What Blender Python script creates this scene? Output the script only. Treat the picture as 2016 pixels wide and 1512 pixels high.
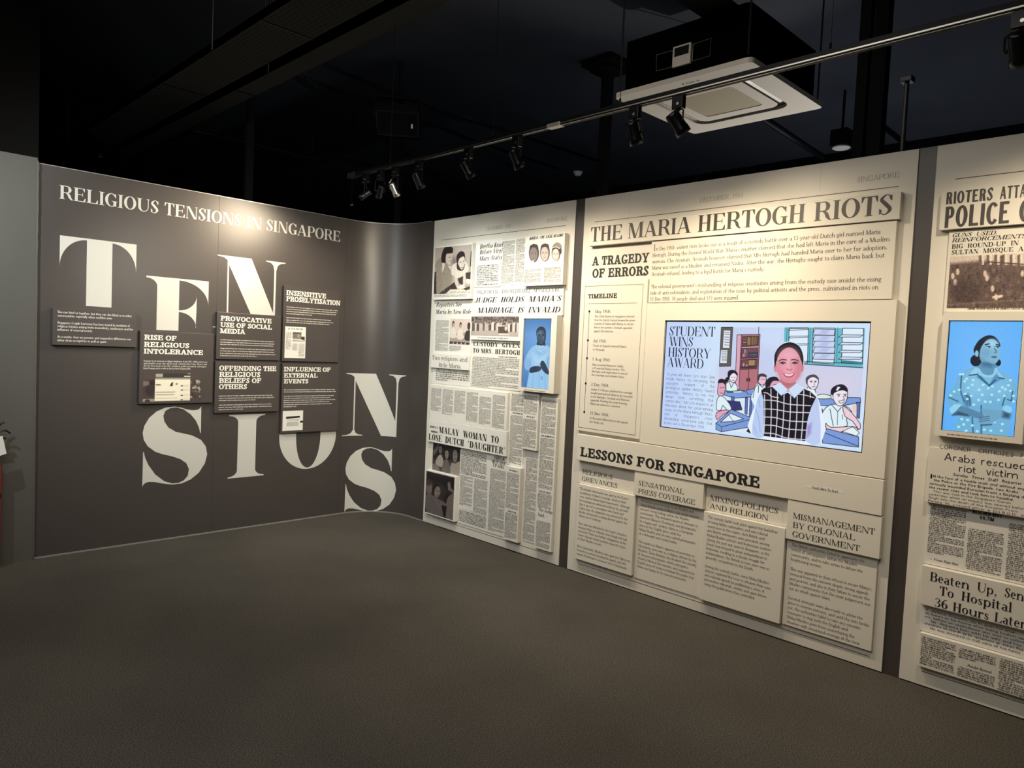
import bpy, bmesh, math, random
import numpy as np
from mathutils import Vector, Matrix
from mathutils.geometry import tessellate_polygon

SC = bpy.context.scene
for _o in list(bpy.data.objects):
    bpy.data.objects.remove(_o)
rnd = random.Random(11)

# ------------------------------------------------------------------ camera
# room frame: the taupe wall lies in y = 0 (running to -x), the clippings wall in x = 0 (running to -y)
F_PX = 1420.05
YAW, PITCH, ROLL = 0.790473, -0.0499197, 0.0453617
EYE = np.array([-3.868217, -5.563660, 1.545890])
fwd = np.array([math.cos(YAW) * math.cos(PITCH), math.sin(YAW) * math.cos(PITCH), math.sin(PITCH)])
_r = np.cross(fwd, [0, 0, 1]); _r /= np.linalg.norm(_r)
_u = np.cross(_r, fwd)
RGT = math.cos(ROLL) * _r + math.sin(ROLL) * _u
UPV = -math.sin(ROLL) * _r + math.cos(ROLL) * _u
cam = bpy.data.cameras.new('camera')
cam.sensor_fit = 'HORIZONTAL'; cam.sensor_width = 36.0
cam.lens = 36.0 * F_PX / 2016.0
cam.clip_start = 0.05
cam_ob = bpy.data.objects.new('camera', cam)
SC.collection.objects.link(cam_ob)
cam_ob.matrix_world = Matrix(((RGT[0], UPV[0], -fwd[0], EYE[0]), (RGT[1], UPV[1], -fwd[1], EYE[1]),
                              (RGT[2], UPV[2], -fwd[2], EYE[2]), (0, 0, 0, 1)))
SC.camera = cam_ob

# ------------------------------------------------------------------ exposure, world, room lights and added fills
SC.view_settings.view_transform = 'Standard'
SC.view_settings.look = 'None'
SC.view_settings.gamma = 1.0
SC.view_settings.use_curve_mapping = False
SC.view_settings.exposure = 0.0
world = bpy.data.worlds.new('world'); SC.world = world
world.use_nodes = True
world.node_tree.nodes['Background'].inputs[0].default_value = (0.30, 0.36, 0.5, 1)
world.node_tree.nodes['Background'].inputs[1].default_value = 0.02

WARM = (1.0, 0.825, 0.59)
NEUT = (1.0, 0.92, 0.78)
COOL = (0.86, 0.97, 1.0)
def spot(loc, aim, watts, size, blend=0.6, col=WARM, rad=0.03):
    l = bpy.data.lights.new('track_or_fill_spot', 'SPOT')
    l.energy = watts; l.color = col; l.spot_size = math.radians(size); l.spot_blend = blend; l.shadow_soft_size = rad
    o = bpy.data.objects.new('track_or_fill_spot', l); SC.collection.objects.link(o)
    o.location = loc
    o.rotation_euler = (Vector(aim) - Vector(loc)).to_track_quat('-Z', 'Y').to_euler()
    return o
def area(loc, aim, watts, sx, sy, col):
    l = bpy.data.lights.new('fill_light', 'AREA'); l.shape = 'RECTANGLE'; l.size = sx; l.size_y = sy
    l.energy = watts; l.color = col
    o = bpy.data.objects.new('fill_light', l); SC.collection.objects.link(o)
    o.location = loc
    o.rotation_euler = (Vector(aim) - Vector(loc)).to_track_quat('-Z', 'Y').to_euler()
    return o
TX_ = -0.83   # x of the lighting track over the clippings wall
def wall_spots():
    P_ = lambda y, z=2.64: (TX_ + .06, y, z)
    # spotlights of the track, aimed at the clippings wall
    spot(P_(-1.36), (0, -1.2, .9), 64, 124, 1, (.95, .98, .91))
    spot(P_(-1.92), (0, -2.0, .9), 60, 124, 1, NEUT)
    spot(P_(-2.36), (0, -2.6, .8), 56, 124, 1, WARM)
    spot(P_(-3.30), (0, -3.3, .8), 58, 124, 1, WARM)
    spot(P_(-3.56), (0, -3.9, 1.1), 54, 124, 1, WARM)
    spot(P_(-4.95), (0, -5.0, .8), 62, 124, 1, WARM)
    # a head half way along the track, turned back to the curved corner
    spot((-.80, -1.95, 2.62), (-.22, -.08, 2.15), 60, 34, 1, WARM)
    # the two spotlights at its far end, turned to the taupe wall
    spot((-1.10, -.70, 2.60), (-1.85, 0, 2.2), 76, 92, 1, WARM, .16)
    spot((-.88, -.80, 2.62), (-1.45, 0, 1.3), 70, 120, 1, WARM)
    # lamps of a second track to the left of the picture, and an added fill
    spot((-3.9, -1.25, 2.58), (-1.9, 0, 1.6), 150, 105, 1, COOL)
    spot((-1.6, -2.9, 2.4), (-.9, 0, 1.2), 190, 80, 1, NEUT)  # added fill for the lower taupe wall, set low to avoid head shadows
    spot((-3.6, -2.2, 2.75), (-3.4, 0, 1.8), 22, 74, .9, NEUT)
    # added uplight behind the partition, there to brighten the air conditioner
    spot((2.4, -3.2, 1.2), (.5, -3.08, 3.2), 150, 46, .8, NEUT)
wall_spots()
# added overhead area fill that lifts the floor
area((-3.4, -3.4, 3.6), (-2.8, -3.0, 0), 95, 2.5, 3.0, (1, .93, .84))
# added upward fill behind the partition, lifting the dark ceiling at the right
area((2.6, -3.2, 1.6), (2.4, -3.2, 4), 22, 2.0, 4.0, (.88, .93, 1.0))

# ------------------------------------------------------------------ picture pixel -> point on a wall
def ray(p):
    return fwd + RGT * (p[0] - 1008) / F_PX - UPV * (p[1] - 756) / F_PX
def UV(w, p, d=0.0):
    """wall coordinates (u to the right, v up) of the point of wall w, d in front of it, seen at pixel p"""
    r = ray(p)
    if w == 'R':
        h = EYE + r * ((-d - EYE[0]) / r[0]); return (-h[1], h[2])
    h = EYE + r * ((-d - EYE[1]) / r[1]); return (h[0], h[2])
def crop(ox, oy, k):
    return lambda *q: [(ox + x / k, oy + y / k) for x, y in q]
CR = 0.43
def W3(w, u, v, d):
    if w == 'R': return (-d, -u, v)
    if u <= -CR: return (u, -d, v)
    a = (u + CR) / CR
    if a < math.pi / 2:
        rr = CR - d
        return (-CR + rr * math.sin(a), -CR + rr * math.cos(a), v)
    return (-d, -CR - (u + CR - CR * math.pi / 2), v)

# ------------------------------------------------------------------ materials
def srgb(c):
    out = []
    for x in c[:3]:
        x = x / 255.0
        out.append(x / 12.92 if x <= 0.04045 else ((x + 0.055) / 1.055) ** 2.4)
    return tuple(out)
MATS = {}
def mat(name, col, rough=0.6, metal=0.0, var=0.06, scale=6.0, bump=0.0, bscale=200.0, spec=0.5, emit=0.0):
    m = bpy.data.materials.new(name); m.use_nodes = True
    nt = m.node_tree; b = nt.nodes['Principled BSDF']
    tc = nt.nodes.new('ShaderNodeTexCoord')
    nz = nt.nodes.new('ShaderNodeTexNoise'); nz.inputs['Scale'].default_value = scale; nz.inputs['Detail'].default_value = 4
    nt.links.new(tc.outputs['Object'], nz.inputs['Vector'])
    mx = nt.nodes.new('ShaderNodeMix'); mx.data_type = 'RGBA'
    mx.inputs[6].default_value = tuple(max(0, x * (1 - var)) for x in col) + (1,)
    mx.inputs[7].default_value = tuple(min(1, x * (1 + var)) for x in col) + (1,)
    nt.links.new(nz.outputs['Fac'], mx.inputs[0])
    nt.links.new(mx.outputs[2], b.inputs['Base Color'])
    b.inputs['Roughness'].default_value = rough; b.inputs['Metallic'].default_value = metal
    b.inputs['Specular IOR Level'].default_value = spec
    if emit:
        nt.links.new(mx.outputs[2], b.inputs['Emission Color']); b.inputs['Emission Strength'].default_value = emit
    if bump:
        n2 = nt.nodes.new('ShaderNodeTexNoise'); n2.inputs['Scale'].default_value = bscale; n2.inputs['Detail'].default_value = 3
        nt.links.new(tc.outputs['Object'], n2.inputs['Vector'])
        bp = nt.nodes.new('ShaderNodeBump'); bp.inputs['Strength'].default_value = bump; bp.inputs['Distance'].default_value = 0.002
        nt.links.new(n2.outputs['Fac'], bp.inputs['Height']); nt.links.new(bp.outputs['Normal'], b.inputs['Normal'])
    MATS[name] = m
    return m
M_TAUPE = mat('taupe_wall_paint', (0.058, 0.049, 0.045), 0.38, var=0.05, scale=3, bump=0.05, bscale=60, spec=0.5)
M_GREY = mat('grey_wall_paint', (0.080, 0.077, 0.067), 0.55, var=0.05, scale=3)
M_TBOARD = mat('taupe_board_laminate', (0.065, 0.054, 0.050), 0.40, var=0.03, spec=0.4)
M_PANEL = mat('ivory_panel_laminate', (0.70, 0.665, 0.585), 0.42, var=0.015, scale=4, spec=0.35)
M_BOARD = mat('ivory_board_laminate', (0.72, 0.685, 0.60), 0.42, var=0.015, spec=0.35)
M_PAPER = mat('newsprint_white_laminate', (0.74, 0.72, 0.665), 0.5, var=0.02, spec=0.3)
M_INK = mat('black_print', (0.014, 0.013, 0.012), 0.55, var=0.15, scale=30)
M_INKS = mat('dark_brown_print', (0.045, 0.038, 0.032), 0.5, var=0.4, scale=9)
M_BODY = mat('brown_grey_print', (0.075, 0.062, 0.050), 0.6, var=0.1)
M_NEWS = mat('newsprint_ink', (0.15, 0.143, 0.13), 0.6, var=0.15, scale=40)
M_FAINT = mat('pale_grey_print', (0.24, 0.22, 0.185), 0.6, var=0.05)
M_WHITE = mat('white_print', (0.80, 0.78, 0.70), 0.5, var=0.02)
M_LETTER = mat('cream_vinyl', (0.58, 0.57, 0.52), 0.45, var=0.02, spec=0.4)
M_BLACKM = mat('black_powder_coat', (0.004, 0.004, 0.004), 0.45, var=0.1, spec=0.15)
M_GLOSSB = mat('black_gloss_plastic', (0.004, 0.004, 0.005), 0.3, var=0.1, spec=0.3)
M_BLACKP = mat('black_paint', (0.004, 0.004, 0.0045), 0.9, var=0.25, scale=2, spec=0.08)
M_CEIL = mat('black_ceiling_paint', (0.046, 0.051, 0.063), 0.85, var=0.35, scale=0.8, spec=0.1)
M_TRAY = mat('dull_galvanised_steel', (0.014, 0.0135, 0.012), 0.7, spec=0.15, metal=0.0, var=0.2, scale=5)
M_STEEL = mat('brushed_steel', (0.62, 0.60, 0.56), 0.3, metal=1.0, var=0.1)
M_ACW = mat('air_conditioner_cream_plastic', (0.66, 0.61, 0.53), 0.35, var=0.02)
M_ACG = mat('air_conditioner_grille_beige', (0.34, 0.28, 0.19), 0.6, var=0.1, scale=60)
M_RED = mat('red_enamel', (0.32, 0.015, 0.012), 0.3, var=0.1)
M_TAG = mat('white_card', (0.75, 0.73, 0.68), 0.6, var=0.05)
M_EDGE = mat('aluminium_strip', (0.45, 0.44, 0.42), 0.4, metal=0.6, var=0.2, scale=30)
M_SEAM = mat('dark_joint', (0.030, 0.026, 0.024), 0.7)
M_SEAMW = mat('ivory_joint', (0.48, 0.45, 0.39), 0.7)

def carpet_mat():
    m = bpy.data.materials.new('charcoal_carpet'); m.use_nodes = True
    nt = m.node_tree; b = nt.nodes['Principled BSDF']; L = nt.links.new
    tc = nt.nodes.new('ShaderNodeTexCoord')
    def noise(scale, detail, vec=tc.outputs['Object']):
        n = nt.nodes.new('ShaderNodeTexNoise'); n.inputs['Scale'].default_value = scale; n.inputs['Detail'].default_value = detail
        L(vec, n.inputs['Vector']); return n
    n1 = noise(190, 5); n2 = noise(1.2, 3); n3 = noise(240, 2)
    cr = nt.nodes.new('ShaderNodeValToRGB')
    cr.color_ramp.elements[0].position = 0.39; cr.color_ramp.elements[0].color = (0.036, 0.032, 0.027, 1)
    cr.color_ramp.elements[1].position = 0.63; cr.color_ramp.elements[1].color = (0.096, 0.087, 0.073, 1)
    L(n1.outputs['Fac'], cr.inputs[0])
    mx = nt.nodes.new('ShaderNodeMix'); mx.data_type = 'RGBA'; mx.blend_type = 'MULTIPLY'; mx.inputs[0].default_value = 1
    r2 = nt.nodes.new('ShaderNodeMapRange'); r2.inputs[1].default_value = 0.3; r2.inputs[2].default_value = 0.7
    r2.inputs[3].default_value = 0.85; r2.inputs[4].default_value = 1.15
    L(n2.outputs['Fac'], r2.inputs[0]); L(cr.outputs[0], mx.inputs[6]); L(r2.outputs[0], mx.inputs[7])
    L(mx.outputs[2], b.inputs['Base Color'])
    b.inputs['Roughness'].default_value = 0.95; b.inputs['Specular IOR Level'].default_value = 0.1
    bp = nt.nodes.new('ShaderNodeBump'); bp.inputs['Strength'].default_value = 0.2; bp.inputs['Distance'].default_value = 0.0015
    L(n3.outputs['Fac'], bp.inputs['Height']); L(bp.outputs['Normal'], b.inputs['Normal'])
    return m
M_CARPET = carpet_mat()

def tray_mat():
    """steel with rows of punched slots"""
    m = mat('perforated_steel', (0.016, 0.0155, 0.014), 0.7, var=0.15, scale=5, spec=0.15)
    nt = m.node_tree; b = nt.nodes['Principled BSDF']; L = nt.links.new
    tc = nt.nodes.new('ShaderNodeTexCoord'); mp = nt.nodes.new('ShaderNodeMapping')
    L(tc.outputs['UV'], mp.inputs['Vector'])
    br = nt.nodes.new('ShaderNodeTexBrick')
    br.inputs['Scale'].default_value = 1.0; br.inputs['Brick Width'].default_value = 0.05; br.inputs['Row Height'].default_value = 0.028
    br.inputs['Mortar Size'].default_value = 0.0075; br.inputs['Mortar Smooth'].default_value = 0.0
    br.offset = 0.5
    br.inputs['Color1'].default_value = (0, 0, 0, 1); br.inputs['Color2'].default_value = (0, 0, 0, 1); br.inputs['Mortar'].default_value = (1, 1, 1, 1)
    L(mp.outputs[0], br.inputs['Vector'])
    old = b.inputs['Base Color'].links[0].from_socket
    mx = nt.nodes.new('ShaderNodeMix'); mx.data_type = 'RGBA'
    mx.inputs[6].default_value = (0.004, 0.004, 0.004, 1)
    L(br.outputs['Color'], mx.inputs[0]); L(old, mx.inputs[7]); L(mx.outputs[2], b.inputs['Base Color'])
    return m
M_PERF = tray_mat()

def print_mat(name, emit=0.0, rough=0.5):
    m = bpy.data.materials.new(name); m.use_nodes = True
    nt = m.node_tree; b = nt.nodes['Principled BSDF']; L = nt.links.new
    at = nt.nodes.new('ShaderNodeAttribute'); at.attribute_name = 'ink'
    if emit:
        b.inputs['Base Color'].default_value = (0.01, 0.01, 0.012, 1)
        L(at.outputs['Color'], b.inputs['Emission Color']); b.inputs['Emission Strength'].default_value = emit
        b.inputs['Roughness'].default_value = 0.25
    else:
        L(at.outputs['Color'], b.inputs['Base Color']); b.inputs['Roughness'].default_value = rough
        b.inputs['Specular IOR Level'].default_value = 0.3
    return m
M_PRINT = print_mat('halftone_print')
M_SCREEN = print_mat('lit_display_picture', emit=1.0)
M_SCRTXT = mat('dark_display_lettering', (0.008, 0.01, 0.03), 0.4, var=0.0)

# ------------------------------------------------------------------ object helpers
COL = SC.collection
def link(name, me, parent=None, loc=None):
    o = bpy.data.objects.new(name, me)
    COL.objects.link(o)
    if parent is not None: o.parent = parent
    if loc is not None: o.location = loc
    return o
def tag(o, label, cat, group=None):
    o['label'] = label; o['category'] = cat
    if group: o['group'] = group
    return o
def struct(o):
    o['kind'] = 'structure'; return o
def mesh_from(name, verts, faces, mats, mi=None, smooth=False):
    me = bpy.data.meshes.new(name)
    me.from_pydata(verts, [], faces)
    for m in (mats if isinstance(mats, (list, tuple)) else [mats]): me.materials.append(m)
    if mi: me.polygons.foreach_set('material_index', mi)
    if smooth: me.polygons.foreach_set('use_smooth', [True] * len(faces))
    me.update()
    return me
def bm_mesh(name, bm, m, smooth=False):
    me = bpy.data.meshes.new(name); bm.to_mesh(me); bm.free()
    for q in (m if isinstance(m, (list, tuple)) else [m]): me.materials.append(q)
    if smooth:
        me.polygons.foreach_set('use_smooth', [True] * len(me.polygons)); me.update()
    return me
def bm_box(bm, x0, x1, y0, y1, z0, z1, bev=0.0, M=None):
    g = bmesh.ops.create_cube(bm, size=1.0)['verts']
    for v in g:
        v.co = Vector((x0 + (v.co.x + .5) * (x1 - x0), y0 + (v.co.y + .5) * (y1 - y0), z0 + (v.co.z + .5) * (z1 - z0)))
    if bev:
        es = list({e for v in g for e in v.link_edges})
        r = bmesh.ops.bevel(bm, geom=es, offset=bev, segments=2, profile=0.5, affect='EDGES')
        g = list({v for f in r['faces'] for v in f.verts} | {v for v in g if v.is_valid})
    if M is not None:
        bmesh.ops.transform(bm, matrix=M, verts=g)
    return g
def bm_tube(bm, pts, r, n=10, cap=True):
    pts = [Vector(p) for p in pts]
    rings = []
    ref = Vector((0, 0, 1))
    for i, p in enumerate(pts):
        t = (pts[min(i + 1, len(pts) - 1)] - pts[max(i - 1, 0)]).normalized()
        a = t.cross(ref if abs(t.dot(ref)) < 0.95 else Vector((1, 0, 0))).normalized(); b = t.cross(a)
        rr = r[i] if isinstance(r, (list, tuple)) else r
        rings.append([bm.verts.new(p + (a * math.cos(2 * math.pi * k / n) + b * math.sin(2 * math.pi * k / n)) * rr) for k in range(n)])
    for A, B in zip(rings, rings[1:]):
        for k in range(n):
            bm.faces.new((A[k], A[(k + 1) % n], B[(k + 1) % n], B[k]))
    if cap:
        bm.faces.new(rings[0][::-1]); bm.faces.new(rings[-1])
def bm_lathe(bm, prof, n=24, M=None):
    """profile of (radius, z) turned about z"""
    rings = []
    for r, z in prof:
        rings.append([bm.verts.new((r * math.cos(2 * math.pi * k / n), r * math.sin(2 * math.pi * k / n), z)) for k in range(n)])
    for A, B in zip(rings, rings[1:]):
        for k in range(n):
            bm.faces.new((A[k], A[(k + 1) % n], B[(k + 1) % n], B[k]))
    bm.faces.new(rings[0][::-1]); bm.faces.new(rings[-1])
    vs = [v for R in rings for v in R]
    if M is not None: bmesh.ops.transform(bm, matrix=M, verts=vs)
    return vs
def smooth_pts(pts, n=6, closed=True):
    P = [np.array(p, float) for p in pts]; out = []
    N = len(P)
    rng = range(N) if closed else range(N - 1)
    for i in rng:
        if closed: p0, p1, p2, p3 = P[i - 1], P[i], P[(i + 1) % N], P[(i + 2) % N]
        else: p0, p1, p2, p3 = P[max(i - 1, 0)], P[i], P[i + 1], P[min(i + 2, N - 1)]
        for k in range(n):
            t = k / n
            out.append(tuple(0.5 * (2 * p1 + (p2 - p0) * t + (2 * p0 - 5 * p1 + 4 * p2 - p3) * t * t + (3 * p1 - p0 - 3 * p2 + p3) * t ** 3)))
    if not closed: out.append(tuple(P[-1]))
    return out

# ------------------------------------------------------------------ lettering: glyphs drawn from stems, hairlines, bowls and serifs
class Polys(list):
    """flat shapes of one glyph; each stroke lies a hair above the one before, so that overlaps never share a plane"""
    lv = 0; hold = False
    def append(s, q):
        if not s.hold: s.lv += 1
        list.append(s, [(x, y, (s.lv % 12) * 5e-5) for x, y in q])
class Face:
    """a type face; st stem, hl hairline, sr serif reach, th serif thickness, br bracket, W width, xh x-height, sl slant"""
    def __init__(s, st, hl, sr, th, br, W=1.0, xh=0.66, sl=0.0, ls=None, n=10, sp=0.05, arm=0.25):
        s.S, s.H, s.s, s.th, s.br, s.W, s.X, s.sl, s.n, s.sp, s.armL = st, hl, sr, th, br, W, xh, sl, n, sp, arm
        s.l = ls if ls else st * 0.86
        s.cache = {}
    def rect(s, x0, y0, x1, y1): s.P.append([(x0, y0), (x1, y0), (x1, y1), (x0, y1)])
    def ser(s, xl, xr, y, d, sides='lr'):
        if not s.s: return
        r, th, b = s.s, s.th, s.br
        for sd in sides:
            if sd == 'l':
                s.rect(xl - r, min(y, y + d * th), xl, max(y, y + d * th))
                if b: s.P.append([(xl, y + d * (th + b)), (xl - r * .22, y + d * (th + b * .25)), (xl - r * .85, y + d * th), (xl, y + d * th)])
            else:
                s.rect(xr, min(y, y + d * th), xr + r, max(y, y + d * th))
                if b: s.P.append([(xr, y + d * th), (xr + r * .85, y + d * th), (xr + r * .22, y + d * (th + b * .25)), (xr, y + d * (th + b))])
    def stem(s, x, y0, y1, w, b='lr', t='lr'):
        s.rect(x, y0, x + w, y1); s.ser(x, x + w, y0, 1, b); s.ser(x, x + w, y1, -1, t)
    def diag(s, x0, y0, x1, y1, w): s.P.append([(x0, y0), (x0 + w, y0), (x1 + w, y1), (x1, y1)])
    def arc(s, cx, cy, rx, ry, a0, a1, tx, ty):
        n = max(3, int(abs(a1 - a0) / 180 * s.n)); pr = None; s.P.lv += 1; s.P.hold = True
        for k in range(n + 1):
            a = math.radians(a0 + (a1 - a0) * k / n); c, q = math.cos(a), math.sin(a)
            cur = ((cx + rx * c, cy + ry * q), (cx + max(rx - tx, .01) * c, cy + max(ry - ty, .01) * q))
            if pr: s.P.append([pr[1], pr[0], cur[0], cur[1]])
            pr = cur
        s.P.hold = False
    def stroke(s, pts, ws, n=None):
        m = n or max(2, s.n // 3)
        q = smooth_pts([(p[0], p[1], w) for p, w in zip(pts, ws)], m, False); pr = None; s.P.lv += 1; s.P.hold = True
        for i, p in enumerate(q):
            a, b = q[max(i - 1, 0)], q[min(i + 1, len(q) - 1)]
            tx, ty = b[0] - a[0], b[1] - a[1]; L = math.hypot(tx, ty) or 1
            nx, ny = -ty / L * p[2] / 2, tx / L * p[2] / 2
            cur = ((p[0] + nx, p[1] + ny), (p[0] - nx, p[1] - ny))
            if pr: s.P.append([pr[0], pr[1], cur[1], cur[0]])
            pr = cur
        s.P.hold = False
    def arm(s, x0, x1, y, d, L=None):
        H = s.H; s.rect(x0, min(y, y + d * H), x1, max(y, y + d * H))
        if s.s:
            L = L or s.armL; e = max(.025, s.th * .9); k = max(.13 * s.W, e * 1.2) if s.br else e
            s.P.append([(x1, y), (x1, y + d * (H + L * .8)), (x1 - e, y + d * (H + L * .8)), (x1 - k, y + d * H), (x1 - k, y)])
    def beak(s, x, y, d, L=.3):
        if s.s:
            e = max(.03, s.th * .9)
            s.P.append([(x, y), (x, y + d * L), (x - e, y + d * L), (x - e - .09 * s.W, y + d * L * .35), (x - e, y)])
    def get(s, ch):
        if ch in s.cache: return s.cache[ch]
        s.P = Polys(); w = s.draw(ch)
        P = s.P
        if s.sl: P = [[(x + s.sl * y, y, e) for x, y, e in q] for q in P]
        s.cache[ch] = (P, w); return s.cache[ch]
    def draw(s, c):
        S, H, r, W, X, l, R = s.S, s.H, s.s, s.W, s.X, s.l, s.rect
        A = 1.04; D = -.3; ov = .015
        if c == ' ': return .28 * W + .02
        if c == 'I': s.stem(r, 0, 1, S); return S + 2 * r
        if c in 'EFL':
            w = (.60 if c != 'L' else .58) * W + r
            s.stem(r, 0, 1, S, 'lr' if c == 'F' else 'l', 'lr' if c == 'L' else 'l')
            if c in 'EF':
                s.arm(r + S, w - .02, 1, -1); R(r + S, .52 - H / 2, w - .13 * W, .52 + H / 2)
                if r: R(w - .13 * W - max(.03, s.th * .8), .38, w - .13 * W, .66)
            if c in 'EL': s.arm(r + S, w + .02, 0, 1, s.armL * 1.15)
            return w + .03
        if c == 'H':
            w = .62 * W + 2 * r; s.stem(r, 0, 1, S); s.stem(w - r - S, 0, 1, S); R(r, .5 - H / 2, w - r, .5 + H / 2); return w
        if c == 'T':
            w = .66 * W; x = w / 2 - S / 2; s.stem(x, 0, 1, S, 'lr', ''); R(0, 1 - H, w, 1)
            if r:
                e = max(.025, s.th * .9); k = .12 * W if s.br else e; L = s.armL
                s.P.append([(0, 1), (0, 1 - H - L), (e, 1 - H - L), (k, 1 - H), (k, 1)])
                s.P.append([(w, 1), (w - k, 1), (w - k, 1 - H), (w - e, 1 - H - L), (w, 1 - H - L)])
            return w
        if c in 'PRBD':
            w = {'P': .60, 'R': .66, 'B': .64, 'D': .72}[c] * W + r
            s.stem(r, 0, 1, S, 'l' if c in 'BD' else 'lr', 'l')
            if c == 'D':
                ry = .5; cx = w - .42 * W; R(r, 1 - H, cx, 1); R(r, 0, cx, H); s.arc(cx, .5, .42 * W, .5, -90, 90, S * 1.05, H); return w
            y0 = {'P': .44, 'R': .47, 'B': .49}[c]; k = .26 * W; x1 = w - (.04 * W if c in 'RB' else 0); cx = x1 - k
            R(r, 1 - H, cx, 1); R(r, y0, cx, y0 + H); s.arc(cx, (1 + y0) / 2, k, (1 - y0) / 2, -90, 90, S, H)
            if c == 'B': k = .29 * W; cx = w - k; R(r, 0, cx, H); s.arc(cx, (y0 + H) / 2, k, (y0 + H) / 2, -90, 90, S * 1.05, H)
            if c == 'R':
                if s.br: s.stroke([(w - .36 * W, y0 + H / 2), (w - .2 * W, y0 - .1), (w - .13 * W, .18), (w - .02, .02), (w + .04, .05)], [H, S * .85, S * .9, H * 1.3, H])
                else:
                    s.diag(w - S * 1.1 - .01, 0, w - .42 * W, y0 + H, S * 1.15); s.ser(w - S * .9, w - S * .05, 0, 1, 'r')
                return w + .03
            return w
        if c in 'OQ':
            w = .78 * W; s.arc(w / 2, .5, w / 2, .5 + ov, -180, 180, S * 1.05, H)
            if c == 'Q': s.stroke([(w * .5, .05), (w * .62, -.1), (w * .95, -.16)], [H, S * .8, H])
            return w
        if c in 'CG':
            w = .70 * W; k = w * .56
            s.arc(k, .5, k, .5 + ov, 42, 322 if c == 'C' else 315, S * 1.05, H)
            s.beak(w - .03, .98, -1, .3)
            if not r: pass
            if c == 'G': s.stem(w - S - .01, .04, .43, S, '', 'lr'); R(w - S - .12 * W, .43 - max(s.th, H if not r else 0), w - S, .43)
            return w + (r * .6 if c == 'G' else 0)
        if c == 'S':
            w = .54 * W
            s.stroke([(w * .88, .74), (w * .80, .92), (w * .52, 1 - H / 2 + ov), (w * .19, .77), (w * .5, .53), (w * .83, .25), (w * .50, H / 2 - ov), (w * .16, .1), (w * .08, .28)],
                     [H, H * 1.05, H, S * .82, S * 1.02, S * .86, H, H * 1.05, H], max(3, s.n // 2))
            s.beak(w * .95, .97, -1, .28)
            if r:
                e = max(.03, s.th * .9)
                s.P.append([(w * .05, .03), (w * .05 + e, .03), (w * .05 + e + .09 * W, .2), (w * .05 + e, .31), (w * .05, .31)])
            return w
        if c in 'AV':
            w = .74 * W + r; t = (w - S) / 2
            if c == 'A':
                s.diag(r * .7, 0, t + S * .25 - H * .4, 1, H); s.diag(w - r * .7 - S, 0, t - S * .1 + (0 if r else S * .1), 1, S * 1.03)
                y = .33; R(r * .7 + H + (t - r * .7) * y, y - max(H, .02) / 2, w - r * .7 - S - (w - r * .7 - S - t) * y, y + max(H, .02) / 2)
                s.ser(r * .7, r * .7 + H, 0, 1); s.ser(w - r * .7 - S, w - r * .7, 0, 1)
            else:
                s.diag(t, 0, r * .7, 1, S * 1.03); s.diag(t + S * .4, 0, w - r * .7 - H, 1, H)
                s.ser(r * .7, r * .7 + S, 1, -1); s.ser(w - r * .7 - H, w - r * .7, 1, -1)
            return w
        if c == 'W':
            w = 1.02 * W + r; a = w * .27; b = w * .69
            s.diag(a, 0, r * .7, 1, S); s.diag(a + S * .3, 0, w * .5 - H * .5, 1, H); s.diag(b, 0, w * .5 - S * .6, 1, S); s.diag(b + S * .3, 0, w - r * .7 - H, 1, H)
            s.ser(r * .7, r * .7 + S, 1, -1); s.ser(w - r * .7 - H, w - r * .7, 1, -1); return w
        if c == 'M':
            w = .86 * W + 2 * r; h = H if r else S
            s.stem(r, 0, 1, h, 'lr', 'l'); s.stem(w - r - S, 0, 1, S, 'lr', 'r')
            m = (w - S * .4) / 2; s.diag(m - S * .5, 0, r, 1, S); s.diag(m - h * .3, 0, w - r - S, 1, h * (1 if r else .8)); return w
        if c == 'N':
            w = .70 * W + 2 * r; h = H if r else S
            s.stem(r, 0, 1, h, 'lr', 'l'); s.stem(w - r - h, 0, 1, h, '', 'lr'); s.diag(w - r - S * 1.05, 0, r, 1, S * 1.05); return w
        if c == 'U':
            w = .68 * W + 2 * r; h = H if r else S; k = (w - 2 * r) / 2
            s.stem(r, .34, 1, S, '', 'lr'); s.stem(w - r - h, .34, 1, h, '', 'lr')
            s.arc(w / 2, .35, k, .35 + ov, 180, 270, S, H); s.arc(w / 2, .35, k, .35 + ov, 270, 360, h, H); return w
        if c == 'J':
            w = .42 * W + r; s.stem(w - r - S, .2, 1, S, '', 'lr'); s.arc(w - r - .26 * W, .22, .26 * W, .24, -170, 0, S * .95, H)
            s.arc(w - r - .42 * W, .2, .07, .07, 0, 360, .06, .06); return w
        if c == 'K':
            w = .68 * W + r; s.stem(r, 0, 1, S); s.diag(r + S * .8, .38, w - r - H, 1, H * 1.2); s.diag(w - r * .6 - S, 0, r + S + .06 * W, .58, S * 1.05)
            s.ser(w - r - H, w - r, 1, -1); s.ser(w - r * .6 - S, w - r * .6, 0, 1); return w
        if c == 'X':
            w = .70 * W + r; s.diag(w - r - S, 0, r * .7, 1, S * 1.05); s.diag(r, 0, w - r - H, 1, H)
            s.ser(r, r + H, 0, 1); s.ser(w - r - S, w - r, 0, 1); s.ser(r * .7, r * .7 + S, 1, -1); s.ser(w - r - H, w - r, 1, -1); return w
        if c == 'Y':
            w = .70 * W + r; x = (w - S) / 2; s.stem(x, 0, .45, S, 'lr', ''); s.diag(x, .42, r * .6, 1, S); s.diag(x + S * .5, .42, w - r * .6 - H, 1, H)
            s.ser(r * .6, r * .6 + S, 1, -1); s.ser(w - r * .6 - H, w - r * .6, 1, -1); return w
        if c == 'Z':
            w = .60 * W; s.arm(w * .02, w, 0, 1); R(0, 1 - H, w, 1); s.diag(0, 0, w - S * 1.1, 1, S * 1.1); return w
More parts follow.
